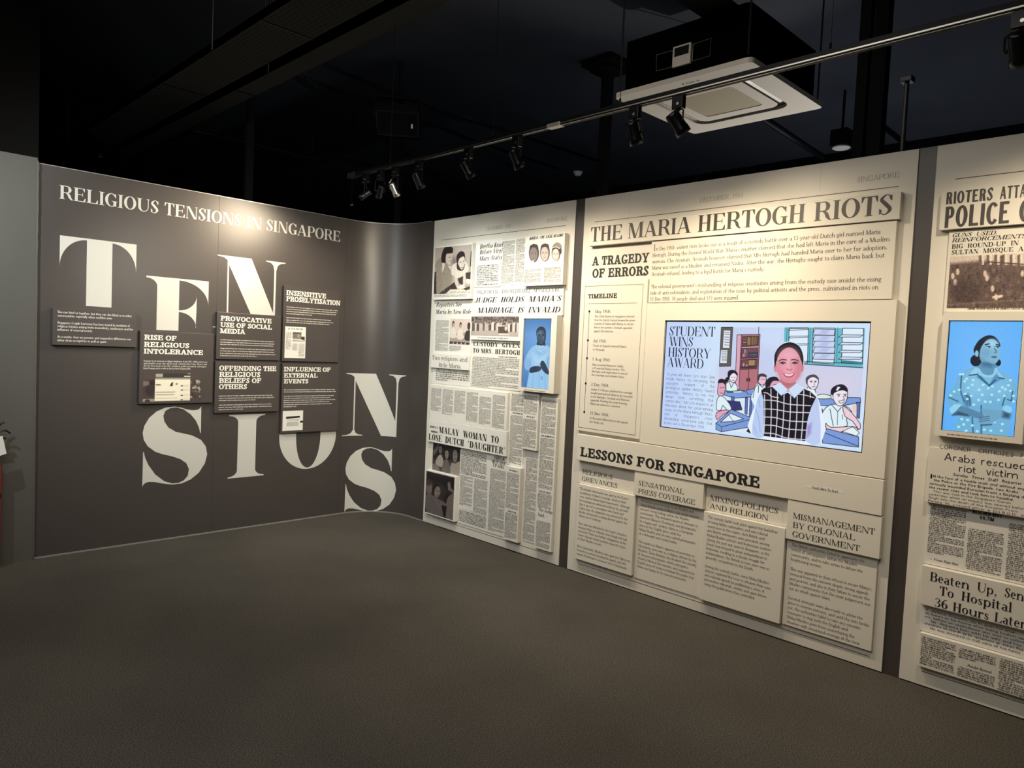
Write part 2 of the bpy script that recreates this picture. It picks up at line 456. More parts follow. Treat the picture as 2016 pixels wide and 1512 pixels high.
        # ---- small letters
        h = H if r else l * .85
        if c in 'ilhbkdnmrupj1tf' and False: pass
        def lst(x, y0, y1, b='lr', t=True, w=None):
            w = w or l; R(x, y0, x + w, y1)
            if b: s.ser(x, x + w, y0, 1, b)
            if t and r: s.P.append([(x - r * .95, y1 - s.th * 1.6), (x, y1), (x, y1 - s.th * 2.4 - .03)]) if s.br else R(x - r, y1 - s.th, x, y1)
        def arch(x, w):
            k = w / 2; s.arc(x + k, X - .26, k, .26 + ov, 0, 165, l, h * 1.1)
        bw = .50 * W
        if c == 'i' or c == 'j':
            if c == 'i': lst(r, 0, X); s.arc(r + l / 2, X + .2, l * .62, l * .62, 0, 360, l * .6, l * .6); return l + 2 * r
            R(r, -.15, r + l, X); s.arc(r + l - .16, -.14, .16, .16, -140, 0, l, h); s.arc(r + l / 2, X + .2, l * .62, l * .62, 0, 360, l * .6, l * .6); return l + r * 1.6
        if c == 'l': lst(r, 0, A); return l + 2 * r
        if c in 'nhm':
            w0 = .46 * W; lst(r, 0, X if c != 'h' else A); x = r
            for i in range(2 if c == 'm' else 1):
                arch(x + l * .3, w0 + l * .7); x += w0; lst(x, 0, X - .24, 'lr', False)
            return x + l + r
        if c == 'u':
            w0 = .46 * W; lst(r, .2, X, ''); lst(r + w0, 0, X, 'r'); s.arc(r + w0 / 2 + l / 2 - .01, .26, w0 / 2 + l / 2, .26 + ov, 180, 345, l, h * 1.1); return r * 1.6 + w0 + l
        if c == 'r': lst(r, 0, X); s.arc(r + l + .12 * W, X - .18, .2 * W, .18 + ov, 55, 170, l * .9, h * 1.2); s.arc(r + l + .2 * W, X - .09, .075, .08, 0, 360, .07, .07) if r else 0; return r + l + .27 * W
        if c in 'bp':
            lst(r, 0 if c == 'b' else D, A if c == 'b' else X, '' if c == 'b' else 'lr'); s.arc(r + bw / 2 + l * .3, X / 2, bw / 2 + l * .2, X / 2 + ov, -150, 150, l * 1.02, h); return r + bw + l * .55
        if c in 'dq':
            x = bw * .92; lst(x, 0 if c == 'd' else D, A if c == 'd' else X, 'r' if c == 'd' else 'lr', c == 'd'); s.arc(bw / 2 + l * .12, X / 2, bw / 2 + l * .12, X / 2 + ov, 30, 330, l * 1.02, h); return x + l + r
        if c == 'o': w = .54 * W; s.arc(w / 2, X / 2, w / 2, X / 2 + ov, -180, 180, l * 1.02, h); return w
        if c == 'c': w = .46 * W; s.arc(w * .56, X / 2, w * .56, X / 2 + ov, 48, 318, l * 1.02, h); s.arc(w * .86, X * .75, .07, .08, 0, 360, .065, .07) if r else 0; return w
        if c == 'e':
            w = .48 * W; s.arc(w / 2, X / 2, w / 2, X / 2 + ov, 0, 318, l * 1.02, h); R(w * .12, X * .52, w * .97, X * .52 + h); return w
        if c == 'a':
            w = .46 * W; x = w - l; R(x, 0, x + l, X * .7); s.ser(x, x + l, 0, 1, 'r')
            s.arc(w * .52, X * .70, w * .48, X * .3 + ov, 0, 150, l, h); s.arc(x + l * .4, X * .29, x + l * .4, X * .29 + ov, 80, 280, l, h); return w + r * .7
        if c == 'g':
            w = .50 * W; s.arc(w * .46, X * .6, w * .42, X * .4 + ov, -180, 180, l * .9, h)
            s.stroke([(w * .25, X * .26), (w * .15, X * .12), (w * .35, .0), (w * .75, -.02), (w * .9, -.14), (w * .5, -.29), (w * .1, -.17), (w * .25, -.02)], [h, h * 1.3, l * .8, l * .8, h * 1.2, h, h, h]); R(w * .7, X - h * 1.3, w * 1.02, X); return w
        if c == 'f':
            lst(r, 0, A - .2, 'lr', False); s.arc(r + .18 * W, A - .2, .18 * W, .2, 35, 180, l * .95, h * 1.1); R(r - .12 * W, X - max(h, .03), r + l + .14 * W, X); return r + l + .2 * W
        if c == 't':
            R(r, .1, r + l, X + .2); s.arc(r + .16 * W, .14, .16 * W, .155, 180, 320, l * .95, h); R(r - .1 * W, X - max(h, .03), r + l + .14 * W, X); return r + l + .19 * W
        if c == 's':
            w = .38 * W; s.stroke([(w * .86, X * .72), (w * .78, X * .92), (w * .5, X - h / 2), (w * .2, X * .76), (w * .5, X * .52), (w * .82, X * .24), (w * .5, h / 2), (w * .18, X * .1), (w * .1, X * .3)], [h, h, h, l * .8, l * .95, l * .8, h, h, h]); return w
        if c in 'vwyx':
            w = .50 * W + r; t = w / 2 - l / 2
            if c == 'x': s.diag(w - r - l, 0, r * .5, X, l); s.diag(r * .5, 0, w - r - h, X, h); s.ser(r * .5, r * .5 + h, 0, 1); s.ser(w - r - l, w - r, 0, 1); s.ser(r * .5, r * .5 + l, X, -1); s.ser(w - r - h, w - r, X, -1); return w
            if c == 'w':
                w = .76 * W + r; a = w * .27; b = w * .66; s.diag(a, 0, r * .5, X, l); s.diag(a + l * .4, 0, w * .5, X, h); s.diag(b, 0, w * .5 - l * .5, X, l); s.diag(b + l * .4, 0, w - r * .5 - h, X, h)
            else:
                s.diag(t, 0, r * .5, X, l); s.diag(t + l * .4, 0, w - r * .5 - h, X, h)
                if c == 'y': s.diag(t - .16 * W, D + .04, t + l * .5, .08, h * 1.2); s.arc(t - .12 * W, D + .07, .07, .07, 0, 360, .06, .06)
            s.ser(r * .5, r * .5 + l, X, -1); s.ser(w - r * .5 - h, w - r * .5, X, -1); return w
        if c == 'z': w = .44 * W; R(0, X - h, w, X); R(0, 0, w, h); s.diag(0, 0, w - l * 1.1, X, l * 1.1); return w
        if c == 'k': w = .52 * W + r; lst(r, 0, A); s.diag(r + l * .8, X * .38, w - r - h, X, h * 1.2); s.diag(w - r * .5 - l, 0, r + l + .05, X * .55, l); s.ser(w - r * .5 - l, w - r * .5, 0, 1); return w
        # ---- figures
        w = .50 * W
        if c == '0': s.arc(w / 2, .5, w / 2, .5, -180, 180, S * .92, H); return w
        if c == '1': x = w / 2 - l / 2; R(x, 0, x + l, 1); s.ser(x, x + l, 0, 1); s.diag(x - .14 * W, .82, x, 1, .06); return w
        if c == '2': s.stroke([(w * .1, .72), (w * .2, .92), (w * .5, 1 - H / 2), (w * .84, .74), (w * .6, .42), (w * .08, .05)], [H, H, H, S * .85, S * .6, H * 1.2]); R(w * .02, 0, w * .98, max(S * .6, .05)); return w
        if c == '3': s.stroke([(w * .1, .8), (w * .25, .95), (w * .5, 1 - H / 2), (w * .8, .77), (w * .5, .53), (w * .34, .52)], [H, H, H, S * .8, H, H]); s.stroke([(w * .4, .53), (w * .6, .51), (w * .86, .27), (w * .5, H / 2), (w * .2, .06), (w * .06, .24)], [H, H, S * .9, H, H, H]); return w
        if c == '4': R(w * .62, 0, w * .62 + l, 1); R(0, .25, w, .25 + H); s.diag(0, .25, w * .6, 1, H * 1.3); s.ser(w * .62, w * .62 + l, 0, 1); return w
        if c == '5': R(w * .18, 1 - max(S * .5, .05), w * .9, 1); R(w * .15, .5, w * .15 + h, 1); s.stroke([(w * .16, .52), (w * .45, .62), (w * .86, .32), (w * .45, H / 2), (w * .15, .06), (w * .06, .22)], [H, H, S * .9, H, H, H]); return w
        if c == '6': s.arc(w / 2, .31, w / 2, .31, -180, 180, S * .9, H); s.stroke([(w * .12, .3), (w * .14, .62), (w * .45, .92), (w * .85, .98)], [S * .85, S * .8, S * .4, H]); return w
        if c == '9': s.arc(w / 2, .69, w / 2, .31, -180, 180, S * .9, H); s.stroke([(w * .88, .7), (w * .86, .38), (w * .55, .08), (w * .15, .02)], [S * .85, S * .8, S * .4, H]); return w
        if c == '7': R(0, 1 - max(S * .55, .05), w, 1); s.diag(w * .25, 0, w - H * 2, 1, S * .8); return w
        if c == '8': s.arc(w / 2, .76, w * .44, .24, -180, 180, S * .8, H); s.arc(w / 2, .28, w / 2, .28, -180, 180, S * .85, H); return w
        # ---- points
        d = max(.085, l * .62)
        if c in '.:,;!':
            yy = [0] if c in '.,!' else [0, X - d * 1.6]
            for y in yy: s.arc(.06 + d * .8, y + d * .8, d * .8, d * .8, 0, 360, d * .78, d * .78)
            if c in ',;': s.stroke([(.06 + d * 1.3, d * .8), (.06 + d * 1.2, -.05), (.05, -.18)], [d * .6, d * .5, .02])
            if c == '!': s.diag(.06 + d * .4, .28, .06 + d * .2, 1, d)
            return d * 1.6 + .12
        if c in "'’‘": s.P.append([(.05, .7 if c != '‘' else .72), (.05 + d * .5, .7), (.06 + d * 1.1, 1), (.06, 1)]); return d + .14
        if c in '"“”':
            for x in (.04, .1 + d): s.P.append([(x, .74), (x + d * .5, .74), (x + d * .9, 1), (x, 1)])
            return 2 * d + .22
        if c in '-–—': k = {'-': .24, '–': .4, '—': .7}[c] * W; R(.04, .3, .04 + k, .3 + max(H, .05)); return k + .08
        if c == '/': s.diag(0, -.1, .3 * W, 1.02, max(H, .045)); return .36 * W
        if c == '&': s.arc(.3 * W, .26, .26 * W, .27, 60, 350, S * .8, H); s.arc(.3 * W, .76, .19 * W, .24, -180, 180, S * .6, H); s.diag(.5 * W, 0, .16 * W, .72, S * .8); return .66 * W
        if c == '*':
            for a in (90, 162, 234, 306, 18): s.P.append([(.2, .4), (.2 + .09 * math.cos(math.radians(a - 36)), .4 + .09 * math.sin(math.radians(a - 36))), (.2 + .22 * math.cos(math.radians(a)), .4 + .22 * math.sin(math.radians(a))), (.2 + .09 * math.cos(math.radians(a + 36)), .4 + .09 * math.sin(math.radians(a + 36)))])
            return .42
        return .4
    def width(s, t, sp=None):
        sp = s.sp if sp is None else sp
        return sum(s.get(c)[1] + sp for c in t) - sp
    def put(s, out, t, u, v, cap, fit=None, xs=1.0, justify=None):
        """append polygons of line t with its baseline start at (u, v); fit stretches the line to that width, justify only its spaces"""
        nat = s.width(t)
        if fit: xs = fit / (nat * cap)
        gap = 0.0
        if justify and ' ' in t: gap = (justify - nat * cap * xs) / t.count(' ')
        x = u
        for c in t:
            P, w = s.get(c)
            for q in P: out.append([(x + a * cap * xs, v + b * cap, e) for a, b, e in q])
            x += (w + s.sp) * cap * xs + (gap if c == ' ' else 0)
        return xs
DIDONE = Face(.185, .036, .075, .03, .03, W=1.02, sp=.045, n=16)
DIDT = Face(.17, .05, .075, .034, .03, W=.98, sp=.05, n=12)
SLAB = Face(.22, .155, .10, .145, 0, W=1.04, sp=.045, n=12)
SLABW = Face(.235, .16, .10, .15, 0, W=1.16, sp=.03, n=10)
ROMAN = Face(.135, .05, .065, .04, .04, W=.98, sp=.07, n=10)
BODY = Face(.122, .062, .05, .040, .03, W=.92, sp=.055, n=6, xh=.62)
BODYB = Face(.15, .07, .05, .05, .03, W=1.0, sp=.05, n=6, xh=.62)
FAINT = Face(.085, .04, .05, .03, .02, W=1.0, sp=.09, n=8)
NEWSI = Face(.17, .045, .055, .035, .03, W=.86, sp=.06, n=10, sl=.2)
NEWSB = Face(.19, .05, .055, .04, .03, W=.80, sp=.06, n=10)
NEWSL = Face(.12, .045, .055, .035, .03, W=.88, sp=.06, n=10)
CENT = Face(.165, .05, .06, .045, .04, W=.98, sp=.07, n=12)
SANSB = Face(.19, .135, 0, 0, 0, W=.76, sp=.08, n=10)
SANSI = Face(.17, .14, 0, 0, 0, W=.7, sp=.1, n=6, sl=.2)
SANSL = Face(.085, .07, 0, 0, 0, W=1.0, sp=.1, n=8, xh=.72)
FUT = Face(.12, .11, 0, 0, 0, W=1.05, sp=.12, n=10, xh=.64)
FUTB = Face(.17, .14, 0, 0, 0, W=1.05, sp=.12, n=6, xh=.64)
STUD = Face(.12, .03, .055, .025, .02, W=.86, sp=.045, n=12)

# ------------------------------------------------------------------ boards, clippings, prints
class Board:
    """a flat-fronted board fixed to wall w; the mesh is the thing, everything printed on it a child"""
    def __init__(s, name, w, rect, d0, d1, m, label, cat, group=None, bev=0.0025):
        s.w, s.d0, s.d = w, d0, d1
        s.u0, s.u1, s.v0, s.v1 = rect
        s.org = Vector(W3(w, (s.u0 + s.u1) / 2, s.v0, d0))
        bm = bmesh.new()
        a, b = Vector(W3(w, s.u0, s.v0, d0)) - s.org, Vector(W3(w, s.u1, s.v1, d1)) - s.org
        lo = [min(a[i], b[i]) for i in range(3)]; hi = [max(a[i], b[i]) for i in range(3)]
        bm_box(bm, lo[0], hi[0], lo[1], hi[1], lo[2], hi[2], min(bev, (d1 - d0) * .4))
        s.ob = link(name, bm_mesh(name, bm, m), None, s.org)
        tag(s.ob, label, cat, group)
    def loc(s, u, v, e): return Vector(W3(s.w, u, v, s.d + e)) - s.org
    def polys(s, name, P, m, e=0.0008, label=None):
        verts = []; faces = []
        for q in P:
            k = len(verts); verts += [tuple(s.loc(c[0], c[1], e + (c[2] if len(c) > 2 else 0))) for c in q]; faces.append(tuple(range(k, k + len(q))))
        o = link(name, mesh_from(name, verts, faces, m), s.ob)
        if label: o['label'] = label
        return o
    def box(s, name, rect, d, m, bev=0.001, label=None, e0=0.0):
        u0, u1, v0, v1 = rect
        a, b = s.loc(u0, v0, e0), s.loc(u1, v1, d)
        bm = bmesh.new()
        bm_box(bm, min(a.x, b.x), max(a.x, b.x), min(a.y, b.y), max(a.y, b.y), min(a.z, b.z), max(a.z, b.z), bev)
        o = link(name, bm_mesh(name, bm, m), s.ob)
        if label: o['label'] = label
        return o
    def px(s, p, e=0.0): return UV(s.w, p, s.d + e)
    def line(s, out, face, text, pl, pr, cap, justify=None):
        """a line of lettering whose baseline ends were read off the picture"""
        a, b = s.px(pl), s.px(pr)
        face.put(out, text, a[0], (a[1] + b[1]) / 2, cap, fit=b[0] - a[0])
    def block(s, out, face, lines, p0, p1, pr, longest, capk=.60, indent=None):
        a, b, c = s.px(p0), s.px(p1), s.px(pr)
        pitch = (a[1] - b[1]) / (len(lines) - 1); cap = pitch * capk
        u = min(a[0], b[0]) if indent is None else a[0]
        xs = (c[0] - u) / (face.width(lines[longest]) * cap)
        for i, t in enumerate(lines):
            if t: face.put(out, t.lstrip(), u + (len(t) - len(t.lstrip())) * .3 * cap * xs, a[1] - i * pitch, cap, xs=xs)

def lift(L): return [[(x, y, i * 6e-5) for x, y in q] for i, q in enumerate(L)]
def micro(out, u0, u1, v1, v0, pitch, rr, ragged=.0, para=7, k=.62, words=(2, 8), endshort=True):
    """a column of print too small to read: rows of letter-like marks"""
    v = v1 - pitch; cnt = 0; nxt = rr.randint(3, para + 3); x_h = pitch * k
    cw = x_h * .62
    while v > v0 - 1e-6:
        cnt += 1
        last = cnt >= nxt
        end = u1 - (rr.uniform(.2, .75) * (u1 - u0) if last and endshort else rr.uniform(0, ragged) * (u1 - u0))
        u = u0 + (cw * 1.3 if cnt == 1 else 0)
        n = rr.randint(*words)
        while u < end - cw:
            if n == 0: u += cw * .8; n = rr.randint(*words); continue
            n -= 1; w = cw * rr.uniform(.6, 1.05); t = rr.random(); th = x_h * .24
            if u + w > u1: break
            y1 = v + x_h * (1.0 if t < .75 else 1.42)
            if t < .3: out += lift([[(u, v), (u + th, v), (u + th, y1), (u, y1)], [(u + w - th, v), (u + w, v), (u + w, y1), (u + w - th, y1)], [(u, y1 - th * .7), (u + w, y1 - th * .7), (u + w, y1), (u, y1)]])
            elif t < .55: out += lift([[(u, v), (u + th, v), (u + th, y1), (u, y1)], [(u, v), (u + w, v), (u + w, v + th * .7), (u, v + th * .7)], [(u, y1 - th * .7), (u + w, y1 - th * .7), (u + w, y1), (u, y1)]])
            elif t < .75: out += lift([[(u + w * .1, v), (u + w * .9, v), (u + w * .9, v + th * .8), (u + w * .1, v + th * .8)], [(u, v + x_h * .42), (u + w, v + x_h * .42), (u + w, v + x_h * .42 + th * .7), (u, v + x_h * .42 + th * .7)], [(u + w * .1, y1 - th * .8), (u + w * .9, y1 - th * .8), (u + w * .9, y1), (u + w * .1, y1)]])
            elif t < .9: out += lift([[(u + w * .2, v), (u + w * .2 + th, v), (u + w * .2 + th, y1), (u + w * .2, y1)], [(u, v + x_h * .8), (u + w * .8, v + x_h * .8), (u + w * .8, v + x_h), (u, v + x_h)]])
            else: out += lift([[(u, v - x_h * .35), (u + th, v - x_h * .35), (u + th, v + x_h), (u, v + x_h)], [(u, v), (u + w, v), (u + w, v + th * .7), (u, v + th * .7)], [(u + w - th, v), (u + w, v), (u + w, v + x_h), (u + w - th, v + x_h)]])
            u += w + cw * .22
        v -= pitch
        if last: cnt = 0; nxt = rr.randint(3, para + 3)

class Art:
    """a picture painted as a fine grid of coloured points; coordinates are fractions of the sheet (x right, y down)"""
    def __init__(s, nx, ny, asp, bg):
        s.nx, s.ny, s.asp = nx, ny, asp
        s.X, s.Y = np.meshgrid(np.linspace(0, asp, nx), np.linspace(0, 1, ny))
        s.C = np.zeros((ny, nx, 3)); s.C[:] = bg
        s.h = 1.0 / ny
        s.map = lambda p: (p[0] * asp, p[1])
    def _mix(s, sl, a, col): s.C[sl] = s.C[sl] * (1 - a[..., None]) + np.array(col, float) * a[..., None]
    def _win(s, x0, x1, y0, y1, m):
        i0 = max(0, int((x0 - m) / s.asp * (s.nx - 1))); i1 = min(s.nx, int((x1 + m) / s.asp * (s.nx - 1)) + 2)
        j0 = max(0, int((y0 - m) * (s.ny - 1))); j1 = min(s.ny, int((y1 + m) * (s.ny - 1)) + 2)
        if i0 >= i1 or j0 >= j1: return None
        return (slice(j0, j1), slice(i0, i1))
    def poly(s, pts, col, a=1.0, soft=0.0, sm=0):
        P = [s.map(p) for p in pts]
        if sm: P = smooth_pts(P, sm)
        P = np.array(P); m = soft + 2 * s.h
        sl = s._win(P[:, 0].min(), P[:, 0].max(), P[:, 1].min(), P[:, 1].max(), m)
        if sl is None: return
        X, Y = s.X[sl], s.Y[sl]; ins = np.zeros(X.shape, bool); D = np.full(X.shape, 1e9)
        for (x0, y0), (x1, y1) in zip(P, np.roll(P, -1, 0)):
            c = (y0 > Y) != (y1 > Y)
            with np.errstate(divide='ignore', invalid='ignore'):
                ins ^= c & (X < (x1 - x0) * (Y - y0) / (y1 - y0 + 1e-12) + x0)
            dx, dy = x1 - x0, y1 - y0; L = dx * dx + dy * dy + 1e-12
            t = np.clip(((X - x0) * dx + (Y - y0) * dy) / L, 0, 1)
            D = np.minimum(D, (X - x0 - t * dx) ** 2 + (Y - y0 - t * dy) ** 2)
        D = np.sqrt(D) * np.where(ins, 1, -1); w = max(soft, s.h * .6)
        s._mix(sl, np.clip(.5 + D / (2 * w), 0, 1) * a, col)
    def line(s, pts, wd, col, a=1.0, sm=0):
        P = [s.map(p) for p in pts]
        if sm: P = smooth_pts(P, sm, False)
        P = np.array(P); sl = s._win(P[:, 0].min(), P[:, 0].max(), P[:, 1].min(), P[:, 1].max(), wd + 2 * s.h)
        if sl is None: return
        X, Y = s.X[sl], s.Y[sl]; D = np.full(X.shape, 1e9)
        for (x0, y0), (x1, y1) in zip(P[:-1], P[1:]):
            dx, dy = x1 - x0, y1 - y0; L = dx * dx + dy * dy + 1e-12
            t = np.clip(((X - x0) * dx + (Y - y0) * dy) / L, 0, 1)
            D = np.minimum(D, (X - x0 - t * dx) ** 2 + (Y - y0 - t * dy) ** 2)
        s._mix(sl, np.clip(.5 + (wd / 2 - np.sqrt(D)) / s.h, 0, 1) * a, col)
    def ell(s, c, rx, ry, col, a=1.0, soft=0.0, rot=0.0):
        q = []
        R = math.radians(rot)
        for k in range(28):
            t = 2 * math.pi * k / 28; x, y = rx * math.cos(t), ry * math.sin(t)
            q.append((c[0] + x * math.cos(R) - y * math.sin(R), c[1] + x * math.sin(R) + y * math.cos(R)))
        s.poly(q, col, a, soft)
    def grain(s, amp, cell=1, seed=1):
        g = np.random.RandomState(seed).rand(s.ny // cell + 2, s.nx // cell + 2)
        g = np.kron(g, np.ones((cell, cell)))[:s.ny, :s.nx] - .5
        s.C = np.clip(s.C + (g * 2 * amp)[..., None], 0, 255)
    def hang(s, b, name, rect, m, e=0.001, label=None):
        """fix the picture to board b in the wall rectangle rect = u0, u1, v0, v1"""
        u0, u1, v0, v1 = rect; ny, nx = s.ny, s.nx
        o3 = [np.array(b.loc(u, v, e)) for u, v in ((u0, v1), (u1, v1), (u0, v0))]
        fx, fy = np.meshgrid(np.linspace(0, 1, nx), np.linspace(0, 1, ny))
        V = o3[0] + fx[..., None] * (o3[1] - o3[0]) + fy[..., None] * (o3[2] - o3[0])
        idx = np.arange(nx * ny).reshape(ny, nx)
        Fq = np.stack([idx[1:, :-1], idx[1:, 1:], idx[:-1, 1:], idx[:-1, :-1]], -1).reshape(-1, 4)
        me = bpy.data.meshes.new(name)
        me.vertices.add(nx * ny); me.vertices.foreach_set('co', V.reshape(-1).astype(np.float32))
        me.loops.add(Fq.size); me.loops.foreach_set('vertex_index', Fq.reshape(-1).astype(np.int32))
        me.polygons.add(len(Fq)); me.polygons.foreach_set('loop_start', np.arange(0, Fq.size, 4, dtype=np.int32))
        at = me.color_attributes.new('ink', 'FLOAT_COLOR', 'POINT')
        c = s.C / 255.0; lin = np.where(c <= .04045, c / 12.92, ((c + .055) / 1.055) ** 2.4)
        at.data.foreach_set('color', np.concatenate([lin, np.ones((ny, nx, 1))], -1).reshape(-1).astype(np.float32))
        me.materials.append(m); me.update(calc_edges=True)
        o = link(name, me, b.ob)
        if label: o['label'] = label
        return o

# ------------------------------------------------------------------ the room
H = 2.6
def slab(name, x0, x1, y0, y1, z0, z1, m):
    bm = bmesh.new(); org = Vector(((x0 + x1) / 2, (y0 + y1) / 2, z0))
    bm_box(bm, x0 - org.x, x1 - org.x, y0 - org.y, y1 - org.y, 0, z1 - z0)
    return struct(link(name, bm_mesh(name, bm, m), None, org))
RX0, RX1, RY0, RY1, CZ = -9.0, 4.6, -10.5, 5.6, 3.95
slab('floor', RX0 - .2, RX1 + .2, RY0 - .2, RY1 + .2, -.1, 0, M_CARPET)
slab('ceiling', RX0 - .2, RX1 + .2, RY0 - .2, RY1 + .2, CZ, CZ + .2, M_CEIL)
slab('wall_north', RX0 - .2, RX1 + .2, RY1, RY1 + .2, 0, CZ, M_BLACKP)
slab('wall_south', RX0 - .2, RX1 + .2, RY0 - .2, RY0, 0, CZ, M_BLACKP)
slab('wall_east', RX1, RX1 + .2, RY0, RY1, 0, CZ, M_BLACKP)
slab('wall_west', RX0 - .2, RX0, RY0, RY1, 0, CZ, M_BLACKP)
# the taupe partition: straight, round the corner, straight on behind the clippings
path = [(-2.765, None)]
def sweep(name, us, d0, d1, z0, z1, m, mi=None, mats=None):
    verts = []; faces = []
    for u in us:
        for d, z in ((d0, z0), (d0, z1), (d1, z1), (d1, z0)):
            verts.append(W3('L', u, z, d))
    n = len(us)
    for i in range(n - 1):
        a, b = 4 * i, 4 * i + 4
        for k in range(4):
            faces.append((a + k, a + (k + 1) % 4, b + (k + 1) % 4, b + k))
    faces.append((0, 3, 2, 1)); faces.append((4 * n - 4, 4 * n - 3, 4 * n - 2, 4 * n - 1))
    org = Vector(W3('L', us[0], z0, d0))
    return link(name, mesh_from(name, [tuple(Vector(v) - org) for v in verts], faces, m), None, org)
us = [-2.765, -CR] + [-CR + CR * math.pi / 2 * k / 120 for k in range(1, 121)] + [-CR + CR * math.pi / 2 + 6.1]
w_ = sweep('wall_left', us, 0.0, -0.12, 0, H, M_TAUPE); struct(w_)
bm_ = w_.data
# narrow joints between the sheets of the partition, sunk lines 2 mm wide
for uu, zz0, zz1 in ((-1.587, 0.02, H), (-0.468, 0.02, H)):
    struct(sweep('trim_1', [uu - .0012, uu + .0012], 0.0004, 0.0, zz0, zz1, M_SEAM))
struct(sweep('trim_2', [-2.766, -CR] + [-CR + CR * math.pi / 2 * k / 120 for k in range(1, 121)] + [.66], 0.004, 0.0, 0.0, 0.010, M_EDGE))
struct(sweep('trim_3', [-2.765, -CR] + [-CR + CR * math.pi / 2 * k / 120 for k in range(1, 121)] + [.40], 0.0015, -0.12, H, H + .004, M_EDGE))
# the grey wall that goes on to the left, its painted edge a little ragged
bm = bmesh.new(); bm_box(bm, -5.9, -2.772, -.02, .15, 0, 2.63)
struct(link('wall_side', bm_mesh('wall_side', bm, M_GREY)))
e_v = []; e_f = []
rr_ = random.Random(5)
zz = np.linspace(.01, 2.612, 60)
for z in zz:
    j = rr_.uniform(-.002, .003) * (1 if z > 1.9 else .3)
    e_v += [(-2.776, -.021, z), (-2.7655 + j, -.0225, z), (-2.7655 + j, 0, z)]
for i in range(len(zz) - 1):
    a = 3 * i; e_f += [(a, a + 1, a + 4, a + 3), (a + 1, a + 2, a + 5, a + 4)]
struct(link('trim_4', mesh_from('trim_4', e_v, e_f, M_GREY)))
slab('wall_column', -3.9, -2.64, .62, .9, 0, CZ, mat('dark_grey_column_paint', (0.009, 0.009, 0.0085), 0.9, spec=0.05))

# ------------------------------------------------------------------ white panels on the clippings wall
PD = 0.008
def panel(u0, u1, label):
    return Board('exhibition_panel', 'R', (u0, u1, 0.006, H - .002), 0.0005, PD, M_PANEL, label, 'panel', 'tall ivory panels of the clippings wall', .0015)
PA = panel(0.637, 2.219, 'tall ivory panel covered with old newspaper clippings beside the curved corner')
PB = panel(2.300, 4.391, 'widest ivory panel, carrying the large television and the lessons boards')
PC = panel(4.471, 6.45, 'ivory panel with the police headline, partly cut off at the picture edge')
def thin(b, name, rect, m=M_INKS): 
    u0, u1, v0, v1 = rect
    return b.polys(name, [[(u0, v0), (u1, v0), (u1, v1), (u0, v1)]], m)
thin(PA, 'rule', (.734, 2.135, 2.4255, 2.4290), M_BODY); thin(PB, 'rule', (2.396, 4.31, 2.4255, 2.4290), M_BODY); thin(PC, 'rule', (4.555, 6.35, 2.4285, 2.4320), M_BODY)
thin(PA, 'rule', (.78, 2.135, .0635, .0665)); thin(PB, 'rule', (2.401, 4.33, .0645, .0675)); thin(PC, 'rule', (4.569, 6.35, .0735, .0765))
Z5 = crop(830, 420, 6.109); Z6 = crop(830, 600, 5.4); Z7 = crop(830, 800, 4.724); ZA = crop(1100, 300, 2.6526)
for b, z, q in ((PA, Z5, (('DECEMBER, 1950', (780, 212), (1072, 168)), ('SINGAPORE', (1505, 115), (1745, 80)))),
                (PB, ZA, (('DECEMBER, 1950', (737, 265), (962, 232)), ('SINGAPORE', (1558, 158), (1778, 130))))):
    for t, a, c in q:
        P = []; a, c = z(a, c); b.line(P, FAINT, t, a, c, .027); b.polys('dateline', P, M_FAINT)
for b, uu in ((PA, (1.60,)), (PB, (2.68, 3.92))):
    for u in uu: thin(b, 'joint', (u, u + .0015, 2.45, 2.59), M_SEAMW)

# ------------------------------------------------------------------ board table: picture corners of each front face
FR = {}
def fr(key, w, d, pts, u1=None):
    c = [UV(w, p, d) for p in pts]
    FR[key] = (w, ((c[0][0] + c[3][0]) / 2, u1 if u1 else (c[1][0] + c[2][0]) / 2, (c[2][1] + c[3][1]) / 2, (c[0][1] + c[1][1]) / 2), d)
fr('A1', 'R', .046, [(857, 485.5), (931.5, 477.6), (929, 588.6), (853, 590)])
fr('A5', 'R', .052, [(1041.5, 466), (1111.5, 458), (1108.5, 559.5), (1040, 564)])
fr('A10', 'R', .068, [(1028, 620), (1096.7, 620.7), (1090, 775), (1025, 769)])
fr('A16', 'R', .046, [(839, 932), (896.7, 945), (893.5, 1027.5), (835.3, 1009.6)])
fr('A18', 'R', .046, [(996, 915), (1022.6, 923), (1018.4, 1069), (990, 1061)])
fr('A6', 'R', .024, [(936, 567), (1109, 561), (1108.5, 619), (932, 622.5)])
fr('A8', 'R', .032, [(928, 624), (1025, 622), (1025.5, 671.5), (928.7, 669)])
fr('A11', 'R', .034, [(850.4, 698), (923.5, 700), (922.6, 727.8), (848.5, 725)])
fr('A13', 'R', .030, [(851, 759), (1001, 771), (996.7, 848), (844.8, 825)])
fr('A14', 'R', .034, [(844.8, 826.5), (1000.4, 851), (996, 898.4), (843.8, 870)])
fr('A20', 'R', .036, [(1031, 773), (1062.4, 778.7), (1059.7, 888), (1030, 884.7)])
fr('A22', 'R', .034, [(1066, 780.5), (1096.7, 785), (1089.3, 1088), (1056, 1080.5)])
